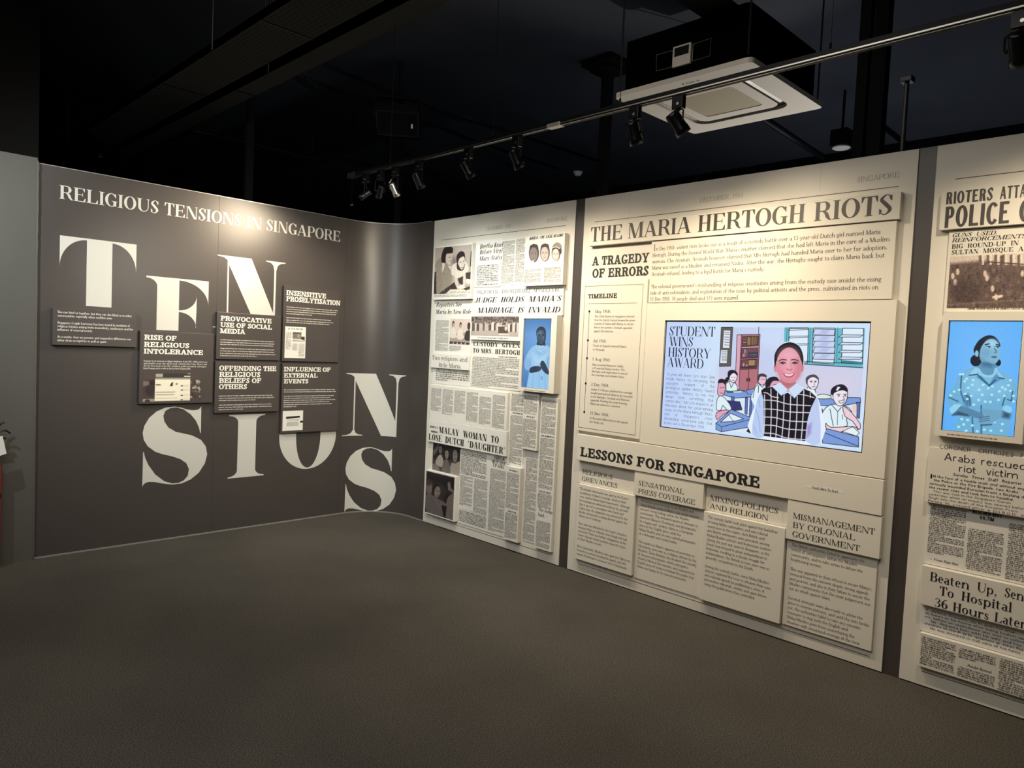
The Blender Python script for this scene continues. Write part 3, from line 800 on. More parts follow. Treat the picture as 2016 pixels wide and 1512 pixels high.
for k, p in dict(A2=[(938, 474), (991, 470), (987, 516), (936, 520)], A3=[(935, 519), (988.5, 513), (986.5, 564), (934, 566)],
                 A4=[(990, 472), (1041, 467), (1038, 558), (987, 562)], A7=[(856, 593), (932, 589), (928, 697), (849, 694)],
                 A9=[(928, 669.5), (1025, 671), (1021, 769), (927, 761)], A12=[(852, 726), (926, 728), (926, 759), (851, 757)],
                 A15=[(853, 872), (907, 883), (905, 936), (851, 925)], A17=[(907, 883), (995.5, 900), (989, 1057), (902.5, 1029)],
                 A19=[(1004, 771), (1031, 775), (1029.5, 920), (1001, 914)], A21=[(1031, 886), (1061.8, 891), (1053.3, 1070), (1031, 1064.6)]).items():
    fr(k, 'R', .011 if k != 'A3' else .015, p)
for k, d, p in (('B1', .046, [(1160, 449), (1774.8, 371.6), (1771, 430), (1158.4, 485.5)]), ('B3', .034, [(1282, 477), (1765, 435.7), (1756, 588.4), (1276.4, 596)]),
                ('B4', .036, [(1148, 556), (1273, 551.7), (1259.6, 865), (1134.7, 848)]), ('B5', .040, [(1279, 599.7), (1765.4, 589.5), (1741, 943.7), (1263, 868)]),
                ('B6', .046, [(1135.7, 853), (1741, 948), (1734, 1018.7), (1135.7, 903.5)]), ('B8', .034, [(1136, 951), (1248, 975), (1246.3, 1134), (1132, 1100.6)]),
                ('B9', .040, [(1248, 927), (1385.7, 954), (1384, 1003.5), (1252, 975)]), ('B12', .040, [(1385, 1003), (1547, 1041), (1534, 1229), (1380, 1180)]),
                ('B13', .042, [(1549.8, 988.8), (1735.4, 1022), (1732, 1101), (1546, 1060.7)]), ('B2', .011, [(1164, 490), (1280, 483), (1280, 550), (1160, 553)]),
                ('B7', .013, [(1140, 906), (1248, 928), (1247.5, 973), (1137, 950)]), ('B10', .013, [(1254.8, 976), (1383, 1003), (1379, 1181), (1252, 1135)]),
                ('B11', .013, [(1388, 956), (1549, 989), (1545.8, 1040), (1385.7, 1001)]), ('B14', .022, [(1546, 1063), (1726.7, 1104), (1716.5, 1282), (1537.5, 1229)]),
                ('TV', .042, [(1309, 631), (1715, 632), (1698, 893), (1298, 841)])):
    fr(k, 'R', d, p)
for k, d, p in (('C1', .046, [(1852.6, 379.7), (2016, 360), (2016, 439.6), (1849.7, 454.3)]), ('C2', .024, [(1867.3, 458), (2016, 442), (2016, 612), (1858, 617)]),
                ('C3', .068, [(1856.7, 620), (2016, 619), (2014.4, 873.8), (1839, 858)]), ('C4', .040, [(1829.8, 874.6), (2016, 905), (2016, 1020), (1822, 988.4)]),
                ('C6', .044, [(1816, 1112.6), (2016, 1156), (2016, 1240), (1809, 1190)]), ('C8', .034, [(1810, 1242), (2016, 1300), (2016, 1376), (1808, 1311.5)]),
                ('C5', .013, [(1826, 1000), (2016, 1028), (2016, 1152), (1818, 1110.5)]), ('C7', .011, [(1812, 1195), (2016, 1245), (2016, 1298), (1812, 1241)])):
    fr(k, 'R', d, p, 6.30)
for k, p in dict(L1=[(104, 605.6), (272, 616.7), (267.5, 685), (102.8, 677.8)], L2=[(276.4, 650.6), (423.6, 658), (415.6, 794.5), (273, 794)],
                 L3=[(428, 613.8), (553, 622), (552, 710), (424.6, 706.5)], L4=[(424.6, 712.8), (552, 719), (546.5, 810), (421.4, 813)],
                 L5=[(558.5, 563), (670, 572), (667, 712.8), (556.3, 711.5)], L6=[(556.3, 715.8), (668.4, 718.3), (664, 847), (552.6, 853.5)]).items():
    fr(k, 'L', .03, p)
def setr(k, **q):
    w, r, d = FR[k]; r = list(r)
    for n, v in q.items(): r[('u0', 'u1', 'v0', 'v1').index(n)] = v
    FR[k] = (w, tuple(r), d)
def under(lo, hi, gap=.0015): setr(lo, v1=FR[hi][1][2] - gap)
def beside(rt, lt, gap=.0015): setr(rt, u0=FR[lt][1][1] + gap)
# neighbours touch edge to edge
under('A3', 'A2'); beside('A4', 'A2'); beside('A5', 'A4'); setr('A3', u1=FR['A2'][1][1]); setr('A6', v1=min(FR['A6'][1][3], FR['A5'][1][2] - .002)); setr('A3', v0=max(FR['A3'][1][2], FR['A6'][1][3] + .002)); setr('A4', v0=max(FR['A4'][1][2], FR['A6'][1][3] + .002))
setr('A1', u1=1.182); setr('A2', u0=1.186); setr('A3', u0=1.186); setr('A6', u0=1.212); setr('A7', u0=.69, u1=1.178, v1=1.916); setr('A8', u0=1.19, v1=FR['A6'][1][2] - .003); setr('A9', u0=1.19)
under('A9', 'A8'); setr('A10', u0=1.79); setr('A8', u1=1.752); setr('A9', u1=1.752)
setr('A11', u0=.692, u1=1.176); setr('A12', u0=.696, u1=1.184, v0=1.216); under('A12', 'A11'); setr('A7', v0=FR['A11'][1][3] + .003)
setr('A13', u0=.700, u1=1.645); setr('A14', u0=.696, u1=1.655); under('A14', 'A13', .001); setr('A13', v1=min(FR['A13'][1][3], 1.212)); setr('A9', v0=1.222)
setr('A19', u0=1.660, u1=1.818, v1=1.212); setr('A20', u0=1.822, u1=1.978, v1=1.216); setr('A21', u0=1.85, u1=1.984, v0=.11); under('A21', 'A20'); setr('A22', u0=1.998, u1=2.164)
setr('A18', u0=1.682, u1=1.834); setr('A19', v0=FR['A18'][1][3] + .002); setr('A15', u1=1.102); setr('A17', u0=1.106, u1=1.657); under('A17', 'A14'); under('A15', 'A14'); setr('A16', u0=.705, u1=1.099, v1=FR['A15'][1][2] - .002)
setr('B2', v1=2.252, u1=2.884); under('B3', 'B1', .004); beside('B3', 'B2'); under('B4', 'B2', .003); setr('B4', u1=2.876); setr('B5', u0=2.882); under('B5', 'B3', .004); setr('B6', v1=.975); setr('B5', v0=.980); setr('B4', v0=.997)
setr('B7', u0=2.366, u1=2.850, v1=FR['B6'][1][2] - .002); under('B8', 'B7'); setr('B8', u0=2.384, u1=2.868); setr('B9', u0=2.856, u1=3.358, v1=FR['B6'][1][2] - .002); under('B10', 'B9'); setr('B10', u0=2.874, u1=3.362)
setr('B11', u0=3.362, u1=3.866, v1=FR['B6'][1][2] - .002); under('B12', 'B11'); setr('B12', u0=3.368, u1=3.868); setr('B13', u0=3.872, v1=FR['B6'][1][2] - .004); under('B14', 'B13'); setr('B14', u0=3.874)
setr('C1', u0=4.512); under('C2', 'C1', .003); under('C3', 'C2', .003); under('C5', 'C4'); under('C6', 'C5'); under('C7', 'C6'); under('C8', 'C7')
setr('C5', v0=max(FR['C5'][1][2], .600)); setr('C6', v1=FR['C5'][1][2] - .002); setr('C7', v0=FR['C8'][1][3] + .002)
under('L4', 'L3', .018); under('L6', 'L5', .018)
def mk(key, name, m, label, cat, group=None):
    w, r, d = FR[key]
    return Board(name, w, r, PD + .001 if w == 'R' else 0.0005, d, m, label, cat, group)

# ------------------------------------------------------------------ lettering on the taupe wall
Z1 = crop(0, 300, 3.6); ZL2 = crop(400, 330, 4.0875); ZL3 = crop(0, 660, 3.436); ZL4 = crop(400, 660, 3.979)
def wall_print(name, w, P, m, d, label, cat, group=None, cut=None):
    """flat lettering laid on wall w, d in front of it; cut slices it finely so that it follows the curve"""
    bm = bmesh.new()
    if cut:
        P = [[q[i] for i in t] for q in P for t in tessellate_polygon([[Vector((c[0], c[1], 0)) for c in q]])]
    for q in P:
        vs = [bm.verts.new((c[0], c[1], c[2] if len(c) > 2 else 0)) for c in q]
        try: bm.faces.new(vs)
        except ValueError: pass
    if cut:
        for c in cut:
            bmesh.ops.bisect_plane(bm, geom=bm.verts[:] + bm.edges[:] + bm.faces[:], plane_co=(c, 0, 0), plane_no=(1, 0, 0))
    us = [v.co.x for v in bm.verts]; vs = [v.co.y for v in bm.verts]
    org = Vector(W3(w, (min(us) + max(us)) / 2, min(vs), d))
    for v in bm.verts: v.co = Vector(W3(w, v.co.x, v.co.y, d + v.co.z)) - org
    o = link(name, bm_mesh(name, bm, m), None, org)
    return tag(o, label, cat, group)
P = []
a, b = UV('L', (116.5, 390), .001), UV('L', (669.5, 476.5), .001)
DIDT.put(P, 'RELIGIOUS TENSIONS IN SINGAPORE', a[0], (a[1] + b[1]) / 2, .089, fit=b[0] - a[0])
wall_print('wall_lettering', 'L', P, M_LETTER, .0012, 'long line of white serif capitals along the top of the taupe wall', 'lettering')
GB = 'giant cream letters on the taupe wall'
def big(P, label, cut=None): wall_print('giant_letter', 'L', P, M_LETTER, .0015, label, 'letter', GB, cut)
def LW(*q): return [UV('L', p, .0015) for p in q]
# T: stem and two arms cut as quarter hollows
u0, u1, vt = -2.638, -2.166, 2.156; sl, sr_ = u0 + .338 * (u1 - u0), u0 + .672 * (u1 - u0)
def hollow(xs, xt, vt, vd, n=14):
    q = [(xs, vt), (xt, vt), (xt, vt - vd)]
    for k in range(1, n + 1):
        t = math.pi / 2 * k / n
        q.append((xs + (xt - xs) * math.cos(t), vt - vd + (vd - .013) * math.sin(t)))
    return q
big([[(sl, 1.70), (sr_, 1.70), (sr_, vt), (sl, vt)], hollow(sl, u0, vt, .205), hollow(sr_, u1, vt, .205)], 'giant cream letter T, high above the board about ties')
# E, its foot hidden by a board
q = LW(*Z1((1038, 875), (1115, 885), (1270, 895), (1480, 912)))
e0, e1 = q[0][0], q[3][0]; vt = 1.9455
s0, s1 = LW(*Z1((1115, 920), (1270, 1000)))[0][0], LW(*Z1((1115, 920), (1270, 1000)))[1][0]
mx_ = LW(*Z1((1392, 1128)))[0]
ser = [(e0, vt), (s0, vt), (s0, vt - .07)] + [(s0 - (s0 - e0) * (1 - math.cos(t)), vt - .012 - .058 * (1 - math.sin(t))) for t in np.linspace(.15, math.pi / 2, 8)]
mt = mx_[1] - .006
midu = [(s1, mt + .006)] + [(s1 + (mx_[0] - s1) * math.sin(t), mt + .006 + .115 * (1 - math.cos(t))) for t in np.linspace(.2, math.pi / 2, 9)] + [(mx_[0], mt), (s1, mt)]
midd = [(s1, mt), (mx_[0], mt), (mx_[0] - .004, mt - .125)] + [(s1 + (mx_[0] - s1) * math.sin(t), mt - .006 - .115 * (1 - math.cos(t))) for t in np.linspace(math.pi / 2 - .1, .2, 9)] + [(s1, mt - .006)]
big([[(s0, 1.560), (s1, 1.560), (s1, vt), (s0, vt)], ser, hollow(s1, e1, vt, .185), midu, midd], 'giant cream letter E rising behind the intolerance board')
# N in a unit box, used flat and round the corner
def nshape(u0, u1, v0, v1):
    m = lambda *q: [(u0 + x * (u1 - u0), v0 + y * (v1 - v0)) for x, y in q]
    tl = [(.044, 1), (.145, 1), (.505, 1), (.837, .25), (.837, 0), (.615, 0), (.2, .88), (.2, .9), (.178, .94), (.13, .975), (.044, .988)]
    ls = [(.178, .95), (.2, .9), (.202, .10), (.225, .045), (.27, .018), (.33, .012), (.33, 0), (0, 0), (0, .012), (.09, .018), (.15, .045), (.182, .1)]
    rs = [(.71, 1), (1, 1), (1, .988), (.93, .975), (.885, .94), (.865, .86), (.862, 0), (.835, 0), (.837, .86), (.82, .94), (.78, .975), (.71, .988)]
    return [m(*tl), m(*ls), m(*rs)]
big(nshape(-1.616, -1.033, 1.600, 2.157), 'giant cream letter N in the upper row, above the social media board')
big(nshape(-.452, .137, .697, 1.258), 'giant cream letter N on the curved corner, right above the lowest S', cut=[-.45 + .02 * i for i in range(31)])
SS = [(1362, 480), (1353, 494), (1335, 505), (1300, 508), (1260, 500), (1220, 488), (1180, 482), (1120, 489), (1060, 515), (1010, 558), (977, 612), (965, 660), (972, 708), (1000, 752), (1050, 788), (1100, 805),
      (1160, 818), (1220, 838), (1260, 865), (1278, 905), (1270, 950), (1242, 983), (1205, 999), (1165, 1003), (1110, 987), (1050, 942), (1005, 880), (982, 830), (972, 788), (968, 792), (962, 1025), (968, 1014), (980, 1001), (1005, 992), (1045, 993), (1100, 1003), (1165, 1010),
      (1230, 1002), (1290, 975), (1345, 930), (1385, 868), (1402, 805), (1392, 752), (1360, 708), (1300, 678), (1240, 664), (1190, 654), (1140, 625), (1112, 585), (1105, 545), (1118, 513), (1150, 494), (1190, 488), (1240, 500), (1290, 535), (1325, 578), (1345, 622), (1355, 662), (1359, 660)]
sw = LW(*ZL3(*SS))
big([sw], 'giant cream letter S at the lower left, under the intolerance board')
a0, a1 = min(p[0] for p in sw), max(p[0] for p in sw); b0, b1 = min(p[1] for p in sw), max(p[1] for p in sw)
big([[(-.405 + (p[0] - a0) / (a1 - a0) * .480, .004 + (p[1] - b0) / (b1 - b0) * .588) for p in sw]], 'giant cream letter S at the foot of the curved corner, touching the carpet', cut=[-.40 + .02 * i for i in range(25)])
P = []
def istem(u0, u1, v0, v1, k0, k1):
    w = u1 - u0; x0, x1 = u0 + k0 * w, u0 + k1 * w
    f = lambda x, s, y, d: [(x + s * w * .24 * (1 - math.cos(t)), y + d * (.010 + .05 * (1 - math.sin(t)))) for t in np.linspace(0, math.pi / 2, 8)]
    q = [(u0, v0), (u1, v0)] + f(x1, 1, v0, 1)[::-1] + f(x1, 1, v1, -1) + [(u1, v1), (u0, v1)] + f(x0, -1, v1, -1)[::-1] + f(x0, -1, v0, 1)
    return [q]
big(istem(-1.470, -1.170, .415, .920, .25, .75), 'giant cream letter I between the lower S and the O')
P = []
FO = Face(.155, .013, 0, 0, 0, n=40); FO.P = Polys()
FO.arc(-.778, .722, .266, .288, -180, 180, .152, .012)
big(FO.P, 'giant cream letter O, its upper half covered by the external events board')

# ------------------------------------------------------------------ taupe text boards
GL = 'taupe text boards on the taupe wall'
def tboard(k, label): return mk(k, 'text_board', M_TBOARD, label, 'board', GL)
b = tboard('L1', 'wide taupe board of plain white text under the giant T')
P = []
b.block(P, BODYB, ["Ties can bind us together, but they can also blind us to other", "communities, especially when conflicts arise.", "", "Singapore's fragile harmony has been tested by incidents of",
    "religious friction arising from insensitivity, intolerance and the", "influence of external events.", "", "As a society, how we perceive and respond to differences can", "either draw us together or pull us apart."],
    *Z1((412, 1138), (405, 1338), (942, 1262)), 4, .66)
b.polys('body_text', P, M_WHITE)
def heads(b, z, rows, cap, m=M_WHITE, face=SLABW):
    P = []
    for t, p, q in rows: b.line(P, face, t, *z(p, q), cap)
    b.polys('heading_lettering', P, m)
b = tboard('L2', 'taupe board headed rise of religious intolerance, with a web page picture')
heads(b, Z1, (('RISE OF', (1022, 1328), (1252, 1335)), ('RELIGIOUS', (1020, 1378), (1340, 1387)), ('INTOLERANCE', (1018, 1425), (1438, 1437))), .036)
P = []
b.block(P, BODYB, ['Singapore is not immune to religious intolerance. In Sep 2013, a Malay woman was', 'approached by a man, who said the words "suicide bomber" to her. About a week', 'after the Paris attacks in Nov 2015, anti-Islamic graffiti was found at a bus-stop in', 'Bukit Panjang and in a toilet at Jurong Point Shopping Mall.'], *ZL3((972, 178), (970, 228), (1402, 182)), 0, .66)
b.polys('body_text', P, M_WHITE)
# web page picture
A = Art(150, 76, 2.0, (78, 66, 64))
A.poly([(0, .22), (.2, .22), (.2, 1), (0, 1)], (70, 58, 56)); A.poly([(.82, .22), (1, .22), (1, .95), (.82, .98)], (72, 62, 58))
A.poly([(0, .26), (.1, .3), (.1, .42), (0, .46)], (112, 100, 96)); A.ell((.16, .34), .05, .1, (42, 34, 34)); A.ell((.13, .6), .09, .2, (52, 42, 44), soft=.03)
A.poly([(0, .9), (.2, .9), (.2, 1), (0, 1)], (150, 140, 130)); A.ell((.08, 1.0), .045, .09, (60, 50, 48)); A.ell((.90, .5), .03, .06, (150, 140, 130)); A.ell((.95, .3), .04, .06, (165, 155, 145))
for i in range(26): A.ell((rnd.uniform(.83, .99), rnd.uniform(.25, .95)), rnd.uniform(.006, .02), rnd.uniform(.015, .05), rnd.choice([(170, 160, 150), (45, 38, 38), (110, 100, 96)]), soft=.01)
A.poly([(.205, 0), (.81, 0), (.81, .15), (.205, .15)], (58, 50, 48)); A.poly([(.21, .02), (.33, .02), (.33, .13), (.21, .13)], (165, 162, 150)); A.poly([(.70, .09), (.81, .09), (.81, .12), (.70, .12)], (235, 230, 215)); A.poly([(.76, 0), (.81, 0), (.81, .02), (.76, .02)], (235, 230, 215))
A.poly([(.205, .16), (.81, .16), (.81, .22), (.205, .22)], (140, 146, 132)); A.poly([(.2, .22), (.81, .22), (.81, .98), (.2, .98)], (232, 226, 206))
for y, x1 in ((.44, .3), (.66, .55), (.69, .53), (.75, .54), (.77, .52), (.88, .58)): A.line([(.22, y), (x1, y)], .016, (150, 142, 126))
A.line([(.22, .40), (.29, .40)], .03, (70, 64, 60)); A.poly([(.45, .45), (.48, .33), (.51, .32), (.5, .46)], (50, 46, 46)); A.ell((.57, .38), .02, .03, (120, 112, 104))
for y in (.45, .6, .79, .95): A.poly([(.645, y - .02), (.685, y - .02), (.685, y + .02), (.645, y + .02)], (84, 78, 72)); A.line([(.70, y - .03), (.79, y - .03)], .012, (170, 160, 145)); A.line([(.70, y + .02), (.78, y + .02)], .012, (170, 160, 145))
q0, q1 = [b.px(p) for p in ZL3((968, 256), (1355, 440))]
A.hang(b, 'web_page_print', (q0[0], q1[0], q1[1] - .004, q0[1]), M_PRINT)
def dimtext(b, z, rows):
    """white paragraphs too small to read: rows of baseline end points"""
    P = []
    for p, q in rows:
        a, c = b.px(z(p)[0]), b.px(z(q)[0])
        micro(P, a[0], c[0], a[1] + .0095, a[1] - .001, .0095, rnd, 0, 40, .62, endshort=False)
    b.polys('body_text', P, M_WHITE)
b = tboard('L3', 'taupe board headed provocative use of social media')
heads(b, ZL2, (('PROVOCATIVE', (140, 1229), (549, 1256)), ('USE OF SOCIAL', (138, 1281), (552, 1305)), ('MEDIA', (135, 1331), (338, 1341))), .037)
ZB = crop(425, 655, 15.508)
dimtext(b, ZB, [((120, 225), (1780, 300)), ((118, 298), (1810, 372)), ((118, 365), (1755, 432)), ((118, 490), (1785, 565)), ((112, 565), (1780, 632)), ((110, 640), (1840, 698)), ((108, 710), (1265, 745))])
b = tboard('L4', 'taupe board headed offending the religious beliefs of others')
heads(b, ZL4, (('OFFENDING THE', (125, 279), (572, 279)), ('RELIGIOUS', (125, 326), (447, 328)), ('BELIEFS OF', (123, 374), (455, 375)), ('OTHERS', (122, 422), (342, 422))), .039)
ZB = crop(422, 765, 15.508)
dimtext(b, ZB, [((118, 240), (1780, 215)), ((118, 310), (1835, 285)), ((115, 378), (1255, 360)), ((115, 520), (1745, 480)), ((110, 590), (1750, 550)), ((108, 658), (885, 640))])
b = tboard('L5', 'tallest taupe board, headed insensitive proselytisation, with a pasted clipping')
heads(b, ZL2, (('INSENSITIVE', (668, 1027), (988, 1053)), ('PROSELYTISATION', (668, 1075), (1103, 1109))), .041)
ZB = crop(555, 590, 17.23)
dimtext(b, ZB, [((135, 255), (1895, 398)), ((135, 330), (1880, 465)), ((132, 405), (1840, 525)), ((130, 480), (1025, 540)), ((135, 618), (1665, 725)), ((130, 700), (1760, 800)), ((128, 770), (1615, 865))])
def clip_print(b, quad, build, name='pasted_clipping'):
    q = [b.px(p) for p in quad]
    r = (q[0][0], q[1][0], q[1][1], q[0][1])
    return b.box(name, r, .0012, M_PAPER, .0004), r
o, r = clip_print(b, [(561.5, 642.2), (600.5, 705.5)], None)
P = []; uu = lambda f: r[0] + f * (r[1] - r[0]); vv = lambda f: r[3] - f * (r[3] - r[2])
micro(P, uu(.1), uu(.92), vv(.02), vv(.14), .019, rnd, .1, 9)
for i, (x0, x1, y0, y1) in enumerate(((.05, .31, .17, .74), (.36, .62, .52, .78), (.67, .95, .52, .97))): micro(P, uu(x0), uu(x1), vv(y0), vv(y1), .0085, rnd)
b.polys('clipping_print', P, M_NEWS, .0016)
A = Art(36, 26, 1.35, (120, 112, 108)); A.poly([(0, 0), (.75, 0), (.75, .2), (0, .2)], (90, 84, 80)); A.poly([(.72, 0), (1, 0), (1, .45), (.72, .45)], (235, 230, 215)); A.poly([(.7, .5), (1, .5), (1, .9), (.7, .9)], (58, 52, 50)); A.poly([(0, .72), (.7, .74), (1, .9), (1, .95), (0, .92)], (205, 198, 188)); A.ell((.5, .4), .1, .2, (160, 150, 145), soft=.1); A.grain(18)
A.hang(b, 'clipping_photograph', (uu(.36), uu(.95), vv(.46), vv(.17)), M_PRINT, .0018)
b = tboard('L6', 'taupe board headed influence of external events, with a small square clipping')
heads(b, ZL4, (('INFLUENCE OF', (632, 285), (998, 285)), ('EXTERNAL', (632, 333), (895, 331)), ('EVENTS', (632, 379), (823, 376))), .037)
ZB = crop(552, 755, 15.92)
dimtext(b, ZB, [((95, 215), (1710, 190)), ((95, 280), (1745, 252)), ((95, 412), (1675, 382)), ((90, 478), (1575, 448)), ((88, 545), (1730, 508)), ((85, 612), (1530, 575)), ((82, 680), (1610, 640)), ((80, 745), (510, 732))])
o, r = clip_print(b, [(556.9, 809.2), (595.6, 846.6)], None)
P = []; micro(P, uu(.38), uu(.85), vv(.06), vv(.14), .016, rnd, .1, 9); micro(P, uu(.2), uu(.82), vv(.42), vv(.52), .011, rnd); micro(P, uu(.2), uu(.8), vv(.54), vv(.8), .0075, rnd)
b.polys('clipping_print', P, M_NEWS, .0016)
b.polys('clipping_banner', [[(uu(.16), vv(.40)), (uu(.84), vv(.36)), (uu(.84), vv(.27)), (uu(.16), vv(.29))], [(uu(.86), vv(.62)), (uu(1), vv(.62)), (uu(1), vv(.52)), (uu(.86), vv(.52))]], M_INK, .0016)
P = []; micro(P, uu(.22), uu(.80), vv(.275), vv(.37), .017, rnd, 0, 40); b.polys('clipping_banner_lettering', P, M_WHITE, .0020)

# ------------------------------------------------------------------ newspaper panel
GC = 'newspaper boards on the clippings panel'
def news(k, label, m=M_PAPER, name='newspaper_board'): return mk(k, name, m, label, 'board', GC)
def cols(b, items, pitch=.0086, m=M_NEWS, **kw):
    P = []
    for u0, u1, v1, v0 in items: micro(P, u0, u1, v1, v0, pitch, rnd, **kw)
    return b.polys('column_print', P, m)
def face_blob(A, c, rx, ry, skin, hair, dark=(60, 52, 50), rot=0):
    """a small newspaper face: hair behind, face, brow, eyes, nose and mouth"""
    A.ell((c[0], c[1] - ry * .28), rx * 1.2, ry * 1.05, hair, soft=.006, rot=rot); A.ell(c, rx, ry, skin, soft=.008, rot=rot)
    A.poly([(c[0] - rx * 1.1, c[1] - ry * .35), (c[0] - rx * .6, c[1] - ry * .75), (c[0] + rx * .6, c[1] - ry * .78), (c[0] + rx * 1.1, c[1] - ry * .3), (c[0] + rx, c[1] - ry * 1.1), (c[0] - rx, c[1] - ry * 1.1)], hair, sm=3)
    for sx in (-.4, .4): A.line([(c[0] + (sx - .2) * rx, c[1] - ry * .12), (c[0] + (sx + .2) * rx, c[1] - ry * .12)], ry * .12, dark, .8)
    A.line([(c[0], c[1] - ry * .05), (c[0] - rx * .1, c[1] + ry * .25)], ry * .06, dark, .4); A.line([(c[0] - rx * .32, c[1] + ry * .5), (c[0] + rx * .32, c[1] + ry * .5)], ry * .1, dark, .8)
b = news('A1', 'thick photo board of two dark-haired women leaning over a table, top left of the clippings')
ZP = crop(850, 480, 12.6)
A = Art(150, 196, .77, (168, 156, 146))
q = [b.px(p) for p in ZP((92, 100), (990, 20), (55, 1240), (955, 1240))]
pu0, pu1, pv1, pv0 = (q[0][0] + q[2][0]) / 2, (q[1][0] + q[3][0]) / 2, (q[0][1] + q[1][1]) / 2, (q[2][1] + q[3][1]) / 2
def framed(A, b, z, u0, u1, v1, v0):
    asp = A.asp
    def f(p):
        u, v = b.px(z(p)[0]); return ((u - u0) / (u1 - u0) * asp, (v1 - v) / (v1 - v0))
    A.map = f
framed(A, b, ZP, pu0, pu1, pv1, pv0)
A.ell((760, 140), 200, 160, (182, 170, 160), soft=.1); A.poly([(970, 180), (1000, 180), (980, 560), (950, 560)], (60, 52, 50)); A.ell((560, 430), 70, 90, (120, 108, 102), soft=.05)
A.poly([(170, 1240), (560, 950), (640, 1140), (450, 1140), (330, 1240)], (58, 48, 46)); A.poly([(60, 700), (130, 690), (120, 1240), (60, 1240)], (48, 40, 40))
A.poly([(230, 340), (130, 430), (85, 560), (110, 700), (120, 1230), (170, 1230), (480, 980), (500, 700), (430, 480), (330, 400)], (140, 130, 116), sm=4)
for i in range(60): x = rnd.uniform(110, 440); y = rnd.uniform(430, 1180); A.line([(x, y), (x + rnd.uniform(-14, 14), y + rnd.uniform(30, 80))], .006, rnd.choice([(112, 102, 92), (172, 162, 146)]), .7)
A.poly([(265, 460), (330, 500), (300, 640), (255, 720)], (205, 196, 180)); A.poly([(400, 540), (470, 560), (475, 650)], (215, 206, 190))
A.poly([(370, 250), (505, 230), (500, 380), (480, 450), (440, 530), (370, 470), (330, 370)], (188, 176, 164), sm=4); A.poly([(250, 460), (240, 330), (275, 180), (340, 80), (450, 65), (525, 110), (520, 220), (440, 240), (375, 250), (350, 330), (345, 460), (300, 470)], (40, 32, 32), sm=4)
A.line([(420, 340), (480, 335)], .012, (90, 78, 74)); A.line([(440, 430), (480, 425)], .012, (96, 80, 76))
A.poly([(500, 560), (600, 480), (830, 440), (920, 620), (850, 740), (780, 800), (620, 850), (560, 790), (490, 760)], (206, 196, 182), sm=3); A.poly([(640, 870), (800, 790), (770, 1020), (690, 990)], (62, 54, 52))
A.poly([(560, 800), (640, 860), (660, 1010), (680, 1080), (640, 1130), (590, 1000)], (196, 184, 172)); A.poly([(780, 780), (850, 720), (840, 1000), (800, 1050), (775, 960)], (198, 188, 176))
A.poly([(640, 640), (620, 520), (660, 440), (820, 470), (800, 620), (740, 670)], (58, 48, 48), sm=3); A.poly([(670, 400), (700, 340), (810, 320), (825, 420), (805, 560), (745, 640), (690, 570), (655, 480)], (204, 192, 180), sm=4)
A.poly([(620, 450), (620, 300), (680, 210), (750, 185), (820, 240), (830, 430), (805, 320), (740, 330), (680, 380), (655, 470)], (46, 38, 38), sm=3)
for c in ((715, 455), (795, 430)): A.ell(c, 26, 10, (80, 68, 66))
A.line([(735, 590), (785, 580)], .014, (120, 100, 98)); A.line([(770, 460), (780, 520)], .008, (150, 134, 126))
A.poly([(400, 1200), (460, 1130), (620, 1130), (960, 1150), (960, 1240), (380, 1240)], (212, 202, 186)); A.poly([(640, 1060), (800, 1000), (830, 1090), (700, 1130)], (218, 208, 194)); A.poly([(790, 1110), (940, 1050), (960, 1110), (850, 1160)], (70, 60, 58)); A.ell((910, 930), 60, 70, (214, 204, 190)); A.poly([(840, 720), (970, 700), (960, 880), (850, 860)], (66, 58, 56))
for x in (460, 540, 640, 730, 800, 900): A.line([(x, 1210), (x + 60, 1190)], .01, (110, 98, 92))
A.grain(11, 1, 3)
A.hang(b, 'photograph', (pu0, pu1, pv0, pv1), M_PRINT)
P = []; micro(P, b.u0 + .01, b.u1 - .012, pv0 - .004, pv0 - .028, .0105, rnd, .1, 40); b.polys('caption', P, M_NEWS)

b = news('A2', 'thin clipping with an italic headline about a statue, beside the photo of two women', name='newspaper_clipping')
P = []
for t, p, q in (('Bertha Knel', (700, 424), (975, 404)), ('Before Virgi', (697, 498), (968, 470)), ('Mary Statu', (692, 572), (962, 553))): b.line(P, NEWSI, t, *Z5(p, q), .036)
b.polys('headline_lettering', P, M_INKS)
b = news('A3', 'small white text clipping under the italic statue headline', name='newspaper_clipping')
cols(b, [(b.u0 + .03, b.u1 - .02, b.v1 - .008, b.v0 + .01)], .0135, M_INKS, para=4, words=(2, 9))
b = news('A4', 'thin two-column text clipping left of the three heads board', name='newspaper_clipping')
w_ = (b.u1 - b.u0)
cols(b, [(b.u0 + .006, b.u0 + w_ * .49, b.v1 - .01, b.v0 + .01), (b.u0 + w_ * .53, b.u1 - .006, b.v1 - .004, b.v0 + .012)], .0088)
b = news('A5', 'thick board with three cut-out portrait heads over two text columns')
P = []; b.line(P, SANSI, 'MARIA: THE CASE BEGINS', *Z5((1298, 320), (1698, 278)), .021); b.polys('headline_lettering', P, M_INK)
w_ = b.u1 - b.u0
cols(b, [(b.u0 + .008, b.u0 + w_ * .47, b.v0 + .125, b.v0 + .02), (b.u0 + w_ * .53, b.u1 - .018, b.v0 + .13, b.v0 + .02)], .0098)
def head_art(kind):
    A = Art(60, 82, .73, (0, 0, 0)); return A
ZH = crop(1035, 455, 13.14)
A = Art(170, 106, 1.6, (226, 219, 200))
pu0, pu1, pv1, pv0 = b.u0 + .006, b.u1 - .012, b.px(ZH((500, 290))[0])[1], b.px(ZH((500, 830))[0])[1]
framed(A, b, ZH, pu0, pu1, pv1, pv0)
